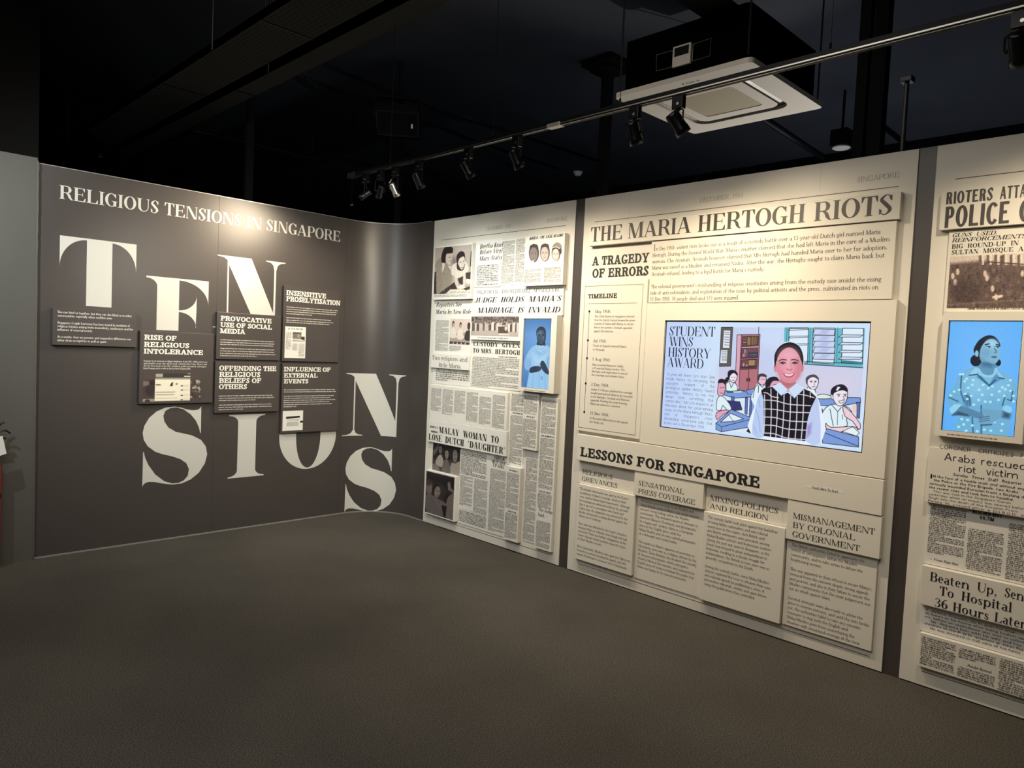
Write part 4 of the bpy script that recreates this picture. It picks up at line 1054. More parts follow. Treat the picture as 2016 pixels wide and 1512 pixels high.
A.C[:] = (223, 220, 212)
for c, rx, ry, skin, hair, hat in (((215, 570), 122, 225, (126, 116, 112), (66, 58, 58), 0), ((500, 555), 118, 222, (186, 174, 164), (74, 66, 64), 0), ((785, 580), 105, 190, (206, 196, 182), (66, 58, 56), 1)):
    A.ell(c, rx * 1.08, ry * 1.06, hair, soft=.006); A.ell((c[0] - 8, c[1] + 30), rx * .86, ry * .86, skin, soft=.03)
    A.poly([(c[0] - rx * .9, c[1] - ry * .35), (c[0] - rx * .4, c[1] - ry * .62), (c[0] + rx * .4, c[1] - ry * .62), (c[0] + rx, c[1] - ry * .1), (c[0] + rx * .8, c[1] - ry * .9), (c[0], c[1] - ry * 1.02), (c[0] - rx * .8, c[1] - ry * .85)], hair, sm=3)
    for sx in (-.42, .3): A.line([(c[0] + sx * rx - 24, c[1] - 4), (c[0] + sx * rx + 24, c[1] - 8)], .02, (70, 60, 58), .8); A.ell((c[0] + sx * rx, c[1] + 22), 16, 9, (72, 62, 60), .8)
    A.line([(c[0] - 10, c[1] + 30), (c[0] - 16, c[1] + 82)], .012, (96, 84, 80), .7); A.line([(c[0] - 42, c[1] + 124), (c[0] - 8, c[1] + 134), (c[0] + 28, c[1] + 120)], .018, (76, 64, 62), .85)
    if hat:
        A.poly([(690, 440), (720, 350), (820, 290), (910, 340), (940, 420), (900, 480), (800, 420)], (140, 130, 122), sm=3); A.line([(690, 430), (790, 405), (880, 450), (915, 500)], .04, (205, 196, 184))
        A.ell((900, 520), 34, 80, (66, 58, 56), soft=.01)
    if skin[0] < 150: A.ell((190, 785), 22, 30, (220, 212, 200), soft=.02)
A.grain(9, 1, 4)
A.hang(b, 'portrait_heads', (pu0, pu1, pv0, pv1), M_PRINT)
b = news('A6', 'white headline board in slanted capitals about a judge and a marriage')
P = []; b.line(P, NEWSL, '“PREJUDICIAL   DISCREDITABLE  MANOEUVRE”', *Z5((645, 975), (1690, 938)), .029); b.polys('kicker_lettering', P, M_INKS)
P = []; b.line(P, NEWSI, "JUDGE  HOLDS  MARIA'S", *Z5((640, 1080), (1672, 1052)), .041); b.line(P, NEWSI, 'MARRIAGE  IS  INVALID', *Z5((672, 1200), (1660, 1190)), .042); b.polys('headline_lettering', P, M_INK)
b = news('A7', 'clipping with an italic reporters headline and a photo of three people at a table', name='newspaper_clipping')
P = []; b.line(P, NEWSI, 'Reporters See', *Z5((175, 1130), (478, 1116)), .037); b.line(P, NEWSI, 'Maria In New Role', *Z5((168, 1212), (592, 1208)), .038); b.polys('headline_lettering', P, M_INKS)
cols(b, [(.716, .892, 1.755, 1.495), (.906, 1.055, 1.545, 1.49)], .0092)
A = Art(84, 66, 1.28, (206, 188, 178)); A.map = lambda p: (p[0] * 1.28, p[1])
A.poly([(0, .62), (1, .5), (1, .92), (0, .92)], (160, 148, 140)); A.poly([(0, .9), (1, .92), (1, 1), (0, 1)], (60, 52, 50))
for x, y, s in ((.16, .22, 1), (.52, .26, .95), (.93, .3, 1.25)):
    A.poly([(x - .14 * s, y + .52), (x - .12 * s, y + .22), (x, y + .14), (x + .12 * s, y + .22), (x + .15 * s, y + .52)], (212, 204, 192) if x < .8 else (60, 54, 52), sm=3)
    A.ell((x, y - .02), .06 * s, .12 * s, (52, 44, 44)); A.ell((x + .012, y + .02), .042 * s, .085 * s, (180, 160, 150) if x < .8 else (70, 60, 58))
for i in range(5): A.ell((.22 + .12 * i, .7), .03, .05, (210, 200, 186))
for i in range(9): A.poly([(.1 * i + .06, .93), (.1 * i + .12, .93), (.1 * i + .12, 1), (.1 * i + .06, 1)], (190, 176, 168) if i % 2 else (70, 60, 58))
A.grain(12, 1, 6); A.hang(b, 'photograph', (.906, 1.16, 1.556, 1.764), M_PRINT)
b = news('A8', 'board with a wide photo of a standing crowd, above the custody headline')
A = Art(170, 70, 2.75, (150, 136, 130)); A.map = lambda p: (p[0] * 2.75, p[1])
A.poly([(0, 0), (1, 0), (1, .2), (0, .22)], (96, 84, 82), soft=.05)
for i in range(60): x = rnd.uniform(0, 1); A.ell((x, rnd.uniform(0, .2)), .02, .06, rnd.choice([(70, 60, 60), (136, 124, 118)]), .7, soft=.02)
for i in range(34):
    x = .015 + i * .03 + rnd.uniform(-.01, .01); y = rnd.uniform(.2, .32); c = rnd.choice([(205, 196, 186), (70, 60, 60), (180, 168, 160), (98, 86, 84)])
    A.poly([(x - .017, .8), (x - .02, y + .14), (x, y + .07), (x + .02, y + .14), (x + .016, .8)], c); A.ell((x, y), .009, .055, (62, 52, 52))
A.poly([(0, .78), (.55, .72), (1, .8), (1, 1), (0, 1)], (172, 160, 152), soft=.02); A.poly([(.58, .5), (.78, .46), (.8, .95), (.6, .95)], (84, 74, 72)); A.poly([(.6, .86), (.82, .86), (.82, .95), (.6, .95)], (205, 196, 186)); A.line([(.6, .5), (.72, .47)], .05, (205, 196, 186)); A.ell((.75, .6), .03, .12, (196, 184, 176), soft=.02)
A.grain(17, 1, 8); A.hang(b, 'photograph', (b.u0 + .004, b.u1 - .02, b.v0 + .035, b.v1 - .006), M_PRINT)
P = []; micro(P, b.u0 + .08, b.u1 - .12, b.v0 + .026, b.v0 + .012, .013, rnd, 0, 40, endshort=False); b.polys('caption', P, M_NEWS)
b = news('A9', 'clipping with a custody headline in tall capitals over a wide text column', name='newspaper_clipping')
P = []; b.line(P, NEWSB, 'CUSTODY  GIVEN', *Z6((550, 440), (1050, 456)), .034); b.line(P, NEWSB, 'TO MRS. HERTOGH', *Z6((545, 512), (1048, 532)), .036); b.polys('headline_lettering', P, M_INKS)
cols(b, [(1.50, b.u1 - .04, 1.482, 1.468)], .0125, M_INKS, endshort=False); cols(b, [(b.u0 + .012, b.u1 - .012, 1.466, b.v0 + .006)], .0125, M_NEWS, para=5)
b = news('A11', 'board with the two-line headline about two religions')
P = []; b.line(P, NEWSL, 'Two religions and', *Z6((112, 588), (487, 602)), .036); b.line(P, NEWSL, 'little Maria', *Z6((182, 662), (412, 676)), .036); b.polys('headline_lettering', P, M_INKS)
b = news('A12', 'thin text clipping in the shadow under the two religions board', name='newspaper_clipping')
cols(b, [(b.u0 + .045, b.u1 - .004, b.v1 - .004, b.v0 + .022)], .0165, M_INKS, para=4)
b = news('A13', 'wide board of six narrow newspaper columns, above the slanted daughter headline')
w_ = (b.u1 - b.u0 - .02) / 6
cols(b, [(b.u0 + .012 + i * w_, b.u0 + .012 + (i + .9) * w_, b.v1 - (.025 if i != 4 else .05), b.v0 + (.07, .05, .085, .03, .02, .012)[i]) for i in range(6)], .0088)
P = []
b = news('A14', 'headline board in capitals about a woman losing a Dutch daughter')
P = []; b.line(P, NEWSB, 'MALAY  WOMAN  TO', *Z7((163, 246), (718, 343)), .052); b.line(P, NEWSB, 'LOSE  DUTCH  ‘DAUGHTER’', *Z7((66, 312), (776, 442)), .053)
b.polys('headline_lettering', P, M_INK)
P = []; b.line(P, SANSB, 'MARIA &', *Z7((80, 196), (150, 207)), .017); b.line(P, SANSB, 'AMINAH', *Z7((86, 240), (148, 250)), .017); b.polys('kicker_lettering', P, M_INK)
b = news('A15', 'thin dark photo of people crowded together, under the daughter headline', name='photo_clipping')
A = Art(110, 70, 1.6, (70, 64, 62)); A.map = lambda p: (p[0] * 1.6, p[1])
A.poly([(0, 0), (1, 0), (1, .5), (0, .6)], (36, 33, 33), soft=.06); A.poly([(0, .35), (.2, .02), (.3, .02), (.06, .5)], (92, 80, 74))
for c, rx, ry, s in (((.28, .22), .06, .15, (112, 106, 102)), ((.52, .34), .065, .17, (128, 120, 114)), ((.82, .32), .085, .24, (120, 112, 106))): face_blob(A, c, rx, ry, s, (34, 30, 30))
A.poly([(.12, .8), (.2, .48), (.34, .42), (.42, .8)], (160, 152, 144), sm=3); A.poly([(.66, 1), (.7, .62), (.85, .6), (1, .5), (1, 1)], (150, 142, 134), sm=2); A.poly([(.38, 1), (.42, .6), (.58, .56), (.68, 1)], (104, 96, 92), sm=3); A.poly([(0, .78), (.2, .8), (.3, 1), (0, 1)], (118, 110, 104))
A.grain(14, 1, 9); A.hang(b, 'photograph', (b.u0, b.u1, b.v0, b.v1), M_PRINT)
b = news('A16', 'thick dark photo board at the lower left corner of the clippings panel')
A = Art(120, 106, 1.12, (52, 47, 47)); A.map = lambda p: (p[0] * 1.12, p[1])
ZQ = crop(830, 860, 8.4); ru = (b.u0 + .006, b.u1 - .016, b.v1 - .012, b.v0 + .012); framed(A, b, ZQ, *ru)
A.poly([(80, 600), (560, 700), (560, 900), (440, 900), (330, 780), (90, 700)], (36, 32, 33), soft=.05); A.ell((430, 1050), 60, 130, (34, 30, 31), soft=.06)
A.poly([(90, 1250), (70, 980), (150, 950), (200, 980), (300, 1040), (410, 1120), (370, 1310)], (98, 90, 88), sm=3); A.poly([(400, 1330), (420, 1040), (500, 950), (550, 940), (540, 1390)], (106, 98, 94), sm=3); A.poly([(430, 760), (470, 740), (490, 850), (540, 900), (520, 920), (440, 880)], (112, 100, 96))
A.poly([(330, 1130), (420, 1150), (400, 1310), (360, 1310)], (34, 30, 31))
A.ell((130, 850), 50, 110, (108, 98, 94), soft=.03); A.ell((120, 750), 55, 50, (60, 52, 52), soft=.03); A.ell((245, 870), 70, 100, (38, 32, 33)); A.ell((262, 910), 50, 92, (126, 114, 108), soft=.02, rot=8)
for c in ((245, 890), (290, 900)): A.ell(c, 13, 7, (60, 52, 52))
A.line([(250, 965), (285, 968)], .012, (70, 58, 58)); A.line([(150, 1000), (250, 1230)], .02, (74, 68, 68), .6); A.line([(200, 980), (330, 1200)], .02, (120, 110, 106), .5)
A.grain(10, 1, 10); A.hang(b, 'photograph', (ru[0], ru[1], ru[3], ru[2]), M_PRINT)
b = news('A17', 'large text clipping with the three-line give up girl heading', name='newspaper_clipping')
P = []
for t, p, q in (('AMINAH', (672, 490), (770, 506)), ('MUST GIVE', (655, 527), (780, 547)), ('UP GIRL', (665, 562), (768, 580))): b.line(P, NEWSB, t, *Z7(p, q), .026)
b.polys('heading_lettering', P, M_INKS)
w_ = b.u1 - b.u0
cols(b, [(b.u0 + .008, b.u0 + w_ * .58, b.v1 - .012, .500)], .0125, M_INKS, para=5)
cols(b, [(b.u0 + .008, b.u0 + w_ * .30, .49, .235), (b.u0 + w_ * .33, b.u0 + w_ * .62, .49, .215), (b.u0 + w_ * .66, b.u1 - .008, .60, b.v0 + .018)], .0088)
cols(b, [(b.u0 + .008, b.u0 + w_ * .62, .205, b.v0 + .02)], .0120, M_INKS, para=12)
thin(b, 'rule', (b.u0 + .008, b.u0 + w_ * .62, .211, .2125), M_NEWS)
b = news('A18', 'thick narrow text column board standing out low in the middle of the clippings')
cols(b, [(b.u0 + .012, b.u1 - .008, b.v1 - .045, .33), (b.u0 + .012, b.u1 - .008, .30, b.v0 + .012)], .0088); cols(b, [(b.u0 + .03, b.u1 - .02, b.v1 - .018, b.v1 - .036), (b.u0 + .03, b.u1 - .02, .322, .305)], .016, M_INKS, endshort=False)
b = news('A19', 'thin text column clipping between the six-column board and a raised column', name='newspaper_clipping')
cols(b, [(b.u0 + .008, b.u1 - .012, b.v1 - .01, 1.07), (b.u0 + .008, b.u1 - .012, 1.04, b.v0 + .01)], .0088); cols(b, [(b.u0 + .02, b.u1 - .02, 1.065, 1.045)], .016, M_INKS, endshort=False)
b = news('A20', 'raised text column board directly under the veiled woman display')
cols(b, [(b.u0 + .006, b.u1 - .010, b.v1 - .01, 1.06), (b.u0 + .006, b.u1 - .010, 1.03, b.v0 + .012)], .0088); cols(b, [(b.u0 + .03, b.u1 - .03, 1.055, 1.036)], .016, M_INKS, endshort=False)
b = news('A21', 'long flat text column clipping below a raised column, lower half of the panel', name='newspaper_clipping')
cols(b, [(b.u0 + .006, b.u1 - .010, b.v1 - .06, b.v0 + .01)], .0088)
b = news('A22', 'full-length raised text column board at the right edge of the clippings')
jz = b.px(Z7((1087, 972))[0])[1]
cols(b, [(b.u0 + .012, b.u1 - .014, b.v1 - .015, .94), (b.u0 + .012, b.u1 - .014, .91, .535), (b.u0 + .012, b.u1 - .014, .505, jz + .030), (b.u0 + .012, b.u1 - .014, jz - .065, b.v0 + .012)], .0088)
cols(b, [(b.u0 + .012, b.u1 - .016, .933, .914), (b.u0 + .012, b.u1 - .016, .527, .508)], .017, M_INKS, endshort=False)
P = []; b.line(P, CENT, 'The Judge', *Z7((1087, 972), (1218, 1000)), .024); b.line(P, CENT, 'Said:—', *Z7((1083, 1022), (1168, 1034)), .024); b.polys('heading_lettering', P, M_INK)

# ------------------------------------------------------------------ displays let into white surrounds
def ring_board(k, hole, name, label, cat, group, m=M_BOARD, cap=None):
    """a surround with a rectangular opening, hole = u0, u1, v0, v1"""
    w, (u0, u1, v0, v1), d = FR[k]
    b = Board.__new__(Board); b.w, b.d0, b.d = w, PD + .001, d; b.u0, b.u1, b.v0, b.v1 = u0, u1, v0, v1
    b.org = Vector(W3(w, (u0 + u1) / 2, v0, PD + .001))
    h0, h1, g0, g1 = hole
    O = [(u0, v0), (u1, v0), (u1, v1), (u0, v1)]; I = [(h0, g0), (h1, g0), (h1, g1), (h0, g1)]
    verts = [tuple(Vector(W3(w, a, c, dd)) - b.org) for dd in (PD + .001, d) for a, c in O + I]
    f = []
    for i in range(4):
        j = (i + 1) % 4
        f += [(8 + i, 8 + j, 12 + j, 12 + i), (i, j, 8 + j, 8 + i), (12 + i, 12 + j, 4 + j, 4 + i), (j, i, 4 + i, 4 + j)]
    me = mesh_from(name, verts, f, m)
    b.ob = link(name, me, None, b.org)
    tag(b.ob, label, cat, group)
    return b
def screen_in(b, art, hole, name, depth, bez=.006):
    """bezel and lit picture sitting back in the opening"""
    h0, h1, g0, g1 = hole
    dd = depth - b.d
    b.box('bezel', (h0 + .0005, h1 - .0005, g0 + .0005, g1 - .0005), dd, M_GLOSSB, .0, e0=PD - b.d + .002)
    return art.hang(b, name, (h0 + bez, h1 - bez, g0 + bez * .4, g1 - bez), M_SCREEN, dd + .0006)

# television: surround board, then the set itself
hole = (3.0215, 4.2365, 1.0925, 1.7605)
b = ring_board('B5', hole, 'television_surround', 'large ivory surround board with the landscape television let into it', 'board', None)
TVW, TVD = (hole[0] + .003, hole[1] - .003, hole[2] + .003, hole[3] - .003), .030
tv = Board('television', 'R', TVW, PD + .002, TVD, M_GLOSSB, 'landscape television showing a smiling girl in a black checked pinafore in a cartoon classroom', 'television', None, .002)
A = Art(760, 418, 1.818, (206, 226, 250))
sc_ = (TVW[0] + .006, TVW[1] - .004, TVW[2] + .003, TVW[3] - .006)
ZV = crop(1390, 620, 5.4)
framed(A, tv, ZV, sc_[0], sc_[1], sc_[3], sc_[2])
K = (28, 26, 40); LW_ = .0052
def ol(p, col, sm=0, w=LW_, lc=K):
    A.poly(p, col, sm=sm); A.line(list(p) + [p[0]], w, lc) if not sm else A.line(smooth_pts(p, sm) + [smooth_pts(p, sm)[0]], w, lc)
# paper white screen, left side bluer
A.poly([(-500, 60), (-200, 60), (-300, 1500), (-600, 1400)], (176, 196, 246), .8, soft=.3); A.poly([(-600, 1180), (1800, 1480), (1800, 1700), (-600, 1500)], (184, 206, 246), .7, soft=.03); A.poly([(-600, 20), (-460, 20), (-560, 1300), (-700, 1300)], (150, 172, 240), .6, soft=.05)
# classroom
A.poly([(163, 130), (1692, 142), (1622, 1406), (105, 1222)], (196, 208, 238)); A.poly([(150, 560), (560, 560), (520, 860), (130, 800)], (205, 196, 222), .7, soft=.1); A.poly([(1000, 560), (1665, 570), (1650, 880), (1000, 860)], (214, 206, 226), .8, soft=.08)
A.poly([(125, 810), (520, 850), (500, 1268), (105, 1222)], (216, 232, 246)); A.poly([(1190, 930), (1648, 900), (1622, 1406), (1190, 1360)], (214, 228, 244)); A.poly([(560, 130), (835, 135), (835, 420), (560, 300)], (206, 222, 248), .8, soft=.05)
A.line([(562, 130), (560, 215)], .006, (60, 58, 84))
ol([(163, 132), (285, 131), (262, 545), (142, 548)], (92, 90, 84))
for q in ([(192, 165), (258, 168), (248, 352), (180, 350)], [(160, 375), (228, 375), (220, 512), (150, 512)]):
    A.poly(q, (226, 232, 244))
for y in (185, 205, 235, 262, 290, 318): A.line([(200, y), (246, y + 4)], .007, (120, 122, 134))
for y in range(392, 500, 16): A.line([(170, y), (188, y)], .006, (120, 122, 134)); A.line([(198, y), (218, y)], .006, (120, 122, 134))
ol([(330, 212), (378, 210), (350, 802), (310, 762)], (220, 166, 186)); ol([(378, 210), (575, 208), (545, 800), (348, 805)], (178, 112, 122))
for q in ([(388, 232), (560, 228), (555, 330), (382, 338)], [(380, 352), (553, 345), (548, 455), (374, 462)], [(374, 478), (546, 470), (542, 570), (368, 580)]): ol(q, (112, 74, 82))
for q in ([(342 + 40, 342), (556, 333), (556, 345), (382, 352)],): A.poly(q, (224, 176, 190))
for x, y, w, h, c in ((388, 290, 46, 10, (196, 150, 160)), (386, 306, 50, 12, (120, 90, 100)), (440, 236, 38, 86, (150, 118, 78)), (482, 232, 30, 88, (132, 104, 70)), (516, 232, 14, 86, (168, 136, 92)), (532, 230, 20, 84, (120, 94, 66)), (405, 365, 22, 82, (190, 140, 160)), (430, 362, 14, 86, (150, 110, 130)), (388, 410, 30, 40, (200, 130, 130)), (456, 400, 90, 12, (90, 86, 118)), (460, 416, 84, 14, (116, 112, 140)), (456, 432, 90, 14, (84, 80, 110)), (390, 510, 24, 40, (206, 140, 140)), (420, 520, 26, 30, (190, 130, 140)), (452, 478, 72, 62, (164, 134, 88)), (378, 552, 90, 10, (86, 56, 66)), (470, 546, 60, 12, (86, 56, 66))):
    ol([(x, y), (x + w, y - 2), (x + w - 4, y + h), (x - 4, y + h)], c, w=.0035)
A.line([(455, 585), (446, 800)], .005, K); A.ell((436, 690), 8, 22, (70, 44, 54)); A.ell((462, 690), 8, 22, (70, 44, 54))
# window with tilted glass slats
TEAL = (104, 186, 204); A.poly([(833, 133), (1692, 142), (1668, 562), (1030, 520), (830, 500)], TEAL)
for q in ([(884, 137), (1090, 138), (1078, 512), (876, 498)], [(1142, 139), (1374, 141), (1360, 520), (1130, 508)], [(1452, 141), (1676, 143), (1660, 520), (1440, 506)]): ol(q, (220, 236, 250))
for x in (862, 1110, 1402): A.line([(x, 135), (x - 14, 506)], .005, (54, 120, 140))
A.line([(1030, 492), (1665, 522)], .005, K); A.line([(1030, 522), (1668, 562)], .006, K); A.poly([(1452, 480), (1662, 500), (1660, 522), (1440, 506)], (58, 132, 150))
for y in (158, 240, 322): ol([(876, y + 8), (1086, y - 4), (1094, y - 16), (900, y - 14)], (206, 222, 242), w=.004)
for y in (212, 278, 340, 402, 470): ol([(1134, y), (1362, y + 6), (1372, y - 58), (1158, y - 62)], (200, 212, 240), w=.004); A.poly([(1200, y - 12), (1280, y - 8), (1320, y - 50), (1240, y - 54)], (168, 180, 226), .7, soft=.01)
for y in (226, 308, 390, 462): ol([(1406, y + 10), (1640, y + 10), (1668, y - 12), (1446, y - 16)], (208, 222, 244), w=.004)
# desks and pupils, cartoon drawn
BL_, BD = (122, 154, 216), (86, 112, 182)
ol([(195, 812), (330, 790), (512, 842), (500, 870), (300, 886), (190, 850)], BL_)
for q in ([(268, 868), (300, 872), (302, 1010), (270, 1000)], [(418, 880), (446, 880), (438, 1060), (412, 1050)], [(468, 874), (496, 872), (484, 1096), (458, 1088)]): ol(q, BD, w=.004)
ol([(220, 910), (360, 922), (386, 1010), (300, 1018), (250, 990)], (52, 54, 110), w=.004); ol([(430, 800), (520, 780), (530, 850), (440, 840)], BL_, w=.004); ol([(486, 900), (560, 880), (540, 1060), (480, 1080)], BL_, w=.004)
ol([(212, 796), (340, 800), (360, 826), (230, 826)], (58, 116, 92), w=.004); A.poly([(290, 814), (375, 812), (372, 826), (296, 828)], (214, 230, 230))
WH = (222, 238, 246); FP = (236, 226, 238); PK = (222, 164, 186)
A.poly([(205, 720), (245, 705), (330, 745), (335, 800), (200, 800)], WH, sm=2); A.line([(215, 800), (212, 730), (250, 706)], LW_, K); A.line([(300, 712), (330, 750), (336, 798)], LW_, K); A.line([(250, 712), (268, 775), (300, 712)], LW_, K)
ol([(240, 650), (250, 612), (320, 612), (332, 650), (318, 700), (290, 720), (258, 700)], FP, 3); A.poly([(232, 670), (236, 600), (290, 585), (332, 612), (334, 650), (300, 618), (262, 640), (244, 690)], K, sm=3); A.ell((222, 690), 20, 34, K, rot=30)
for x in (276, 306): A.line([(x - 8, 662), (x + 8, 662)], .004, K)
A.line([(276, 694), (304, 694)], .004, K)
ol([(128, 760), (140, 700), (200, 715), (205, 790), (185, 850), (150, 866), (124, 840)], PK, 3); A.poly([(128, 720), (135, 690), (170, 678), (212, 700), (206, 745), (180, 722), (140, 726)], K, sm=3)
A.line([(150, 775), (172, 775)], .004, K); A.line([(180, 770), (196, 772)], .004, K); A.line([(150, 832), (178, 830)], .004, K)
ol([(120, 890), (170, 860), (230, 920), (270, 990), (240, 1030), (180, 960), (160, 1010), (112, 1010)], WH, 2)
ol([(105, 1150), (270, 1004), (476, 1092), (470, 1192), (165, 1242), (105, 1218)], BL_); A.line([(165, 1242), (165, 1190), (475, 1110)], .005, K); A.line([(165, 1190), (105, 1150)], .005, K)
ol([(155, 1140), (262, 1046), (402, 1106), (290, 1132)], WH); A.line([(245, 1068), (292, 1132)], .004, K)
ol([(110, 1040), (200, 1010), (250, 1020), (180, 1062), (140, 1100), (110, 1110)], PK, 2)
A.poly([(500, 830), (540, 730), (600, 740), (640, 780), (560, 1000), (480, 900)], WH, sm=2); A.line([(500, 880), (520, 770), (560, 728)], LW_, K); A.line([(565, 735), (600, 770), (622, 742)], LW_, K); A.line([(560, 750), (556, 850), (590, 900)], LW_, K)
ol([(548, 690), (560, 640), (630, 645), (640, 700), (620, 738), (590, 745), (560, 722)], (230, 190, 206), 3); A.poly([(546, 690), (550, 640), (600, 622), (642, 640), (640, 660), (580, 655), (562, 700)], (62, 58, 70), sm=3)
for x in (596, 624): A.line([(x - 8, 686), (x + 8, 684)], .004, K)
ol([(660, 770), (690, 700), (770, 690), (790, 740), (740, 780)], PK, 2); A.poly([(632, 770), (640, 700), (690, 660), (750, 660), (778, 700), (720, 700), (690, 730), (670, 780)], K, sm=3); A.line([(716, 742), (748, 736)], .004, K)
A.poly([(430, 1240), (492, 1120), (520, 1200), (490, 1268)], K)
ol([(1170, 872), (1640, 880), (1644, 930), (1400, 975), (1195, 960)], BL_); ol([(1180, 858), (1240, 842), (1320, 858), (1330, 886), (1200, 892)], (220, 236, 224), 2)
ol([(1600, 930), (1640, 930), (1630, 1100), (1604, 1090)], BD); A.poly([(1555, 960), (1602, 950), (1602, 1060), (1560, 1030)], (236, 200, 196)); A.poly([(1195, 990), (1240, 1000), (1250, 1060), (1205, 1100)], (44, 44, 70))
A.poly([(1050, 800), (1085, 765), (1150, 790), (1180, 880), (1060, 840)], WH, sm=2); A.line([(1060, 800), (1086, 766)], LW_, K); A.line([(1100, 775), (1140, 830), (1172, 872)], LW_, K); A.line([(1160, 790), (1178, 880)], LW_, K)
ol([(1070, 720), (1074, 660), (1180, 655), (1196, 710), (1175, 775), (1140, 795), (1100, 770)], FP, 3); A.poly([(1062, 720), (1066, 670), (1100, 640), (1160, 634), (1196, 670), (1194, 690), (1140, 660), (1086, 690), (1080, 740)], (76, 74, 86), sm=3)
for x in (1118, 1164): A.line([(x - 14, 704), (x + 14, 702)], .004, K); A.ell((x, 712), 8, 6, K)
A.line([(1126, 764), (1164, 762)], .005, K); A.line([(1146, 716), (1156, 742), (1142, 746)], .003, K)
ol([(1230, 1060), (1270, 990), (1345, 950), (1470, 962), (1550, 1030), (1490, 1110), (1500, 1180), (1300, 1210), (1218, 1120)], WH, 2)
ol([(1455, 968), (1540, 1030), (1640, 1160), (1625, 1220), (1560, 1130), (1480, 1080)], (238, 204, 214), 2)
A.line([(1318, 1000), (1352, 1180)], LW_, K); A.line([(1340, 960), (1400, 1030), (1440, 980)], LW_, K); A.line([(1400, 1030), (1396, 1170)], .004, K); A.line([(1452, 1060), (1450, 1110)], .004, K)
ol([(1275, 1150), (1330, 1196), (1560, 1186), (1612, 1216), (1560, 1232), (1330, 1248), (1280, 1210)], (240, 208, 216), 2)
ol([(1334, 850), (1345, 800), (1480, 790), (1506, 850), (1480, 935), (1425, 968), (1380, 945)], FP, 3)
A.poly([(1326, 850), (1332, 790), (1380, 750), (1450, 738), (1500, 775), (1504, 820), (1450, 800), (1370, 826), (1352, 860), (1345, 900)], K, sm=3); A.poly([(1380, 800), (1402, 760), (1430, 768), (1400, 806)], (214, 230, 240))
ol([(1328, 850), (1345, 850), (1352, 890), (1336, 900)], FP, 2, .004)
for x in (1412, 1480): A.line([(x - 18, 846), (x + 14, 842)], .006, K); A.ell((x, 860), 10, 7, K)
A.line([(1456, 862), (1474, 898), (1452, 902)], .004, K); ol([(1412, 916), (1470, 912), (1460, 932), (1424, 934)], (246, 246, 250), 2, .004)
ol([(1448, 1236), (1560, 1190), (1630, 1250), (1600, 1288)], (228, 240, 244), w=.004)
ol([(1228, 1240), (1290, 1210), (1622, 1296), (1622, 1406), (1240, 1362)], BL_); A.line([(1228, 1240), (1620, 1396)], .005, K)
# the girl in front: photographed, softly shaded
A.poly([(722, 560), (728, 420), (790, 318), (880, 282), (980, 316), (1036, 420), (1036, 560), (960, 720), (1060, 780), (1180, 850), (1222, 1366), (485, 1276), (520, 960), (580, 800), (790, 720)], (230, 240, 252), sm=3)
A.poly([(590, 815), (625, 880), (625, 1288), (490, 1270), (512, 1060), (545, 900)], (184, 204, 240), sm=2)
for q in ([(530, 1000), (560, 1100), (575, 1240)], [(560, 900), (575, 980)], [(510, 1180), (535, 1260)]): A.line(q, .01, (148, 166, 220), .6, sm=3)
A.poly([(1165, 872), (1200, 960), (1216, 1362), (1060, 1342), (1072, 1160), (1105, 1000)], (190, 204, 240), sm=2); A.poly([(1075, 1300), (1080, 1180), (1120, 1150), (1110, 1260)], (150, 120, 190), .8, soft=.015)
A.poly([(785, 660), (955, 660), (960, 770), (874, 795), (786, 760)], (200, 132, 140)); A.poly([(800, 690), (940, 690), (930, 745), (870, 770), (810, 740)], (166, 96, 106), .7, soft=.02)
A.ell((744, 560), 24, 48, (208, 136, 150)); A.ell((1018, 560), 20, 46, (196, 122, 138))
A.poly([(732, 560), (728, 430), (776, 340), (850, 296), (930, 296), (1000, 345), (1034, 440), (1030, 540), (1000, 470), (960, 560), (780, 560), (756, 480)], (22, 20, 26), sm=3)
A.poly([(748, 560), (762, 450), (820, 372), (886, 346), (950, 376), (1002, 460), (1016, 560), (1000, 640), (950, 708), (878, 724), (812, 700), (766, 630)], (222, 150, 164), sm=3)
A.ell((880, 430), 90, 62, (240, 178, 192), .8, soft=.05); A.ell((810, 590), 46, 52, (236, 152, 172), .8, soft=.04); A.ell((950, 590), 42, 50, (232, 146, 166), .8, soft=.04); A.ell((880, 560), 20, 70, (242, 186, 196), .7, soft=.03)
A.poly([(975, 470), (1012, 540), (998, 640), (950, 705), (965, 620)], (186, 110, 122), .6, soft=.03); A.poly([(756, 540), (770, 630), (812, 698), (790, 600)], (190, 116, 130), .5, soft=.03); A.ell((878, 700), 50, 16, (204, 128, 140), .6, soft=.02)
for sx, x in ((-1, 816), (1, 946)):
    A.line([(x - 40, 486 + (4 if sx < 0 else -6)), (x - 6, 474), (x + 38, 482 + (-2 if sx < 0 else 8))], .010, (74, 44, 52), .8, sm=4)
    A.line([(x - 30, 512), (x, 500), (x + 30, 512)], .008, (56, 30, 40), .9, sm=4); A.ell((x, 512), 14, 10, (28, 18, 26), soft=.004); A.line([(x - 28, 516), (x, 522), (x + 28, 516)], .004, (150, 84, 100), .7, sm=4); A.ell((x + 4, 508), 3, 3, (240, 236, 240))
A.line([(862, 572), (872, 586), (886, 582), (902, 588), (912, 574)], .008, (164, 86, 100), .8, sm=3); A.line([(898, 500), (904, 556)], .006, (196, 120, 134), .6)
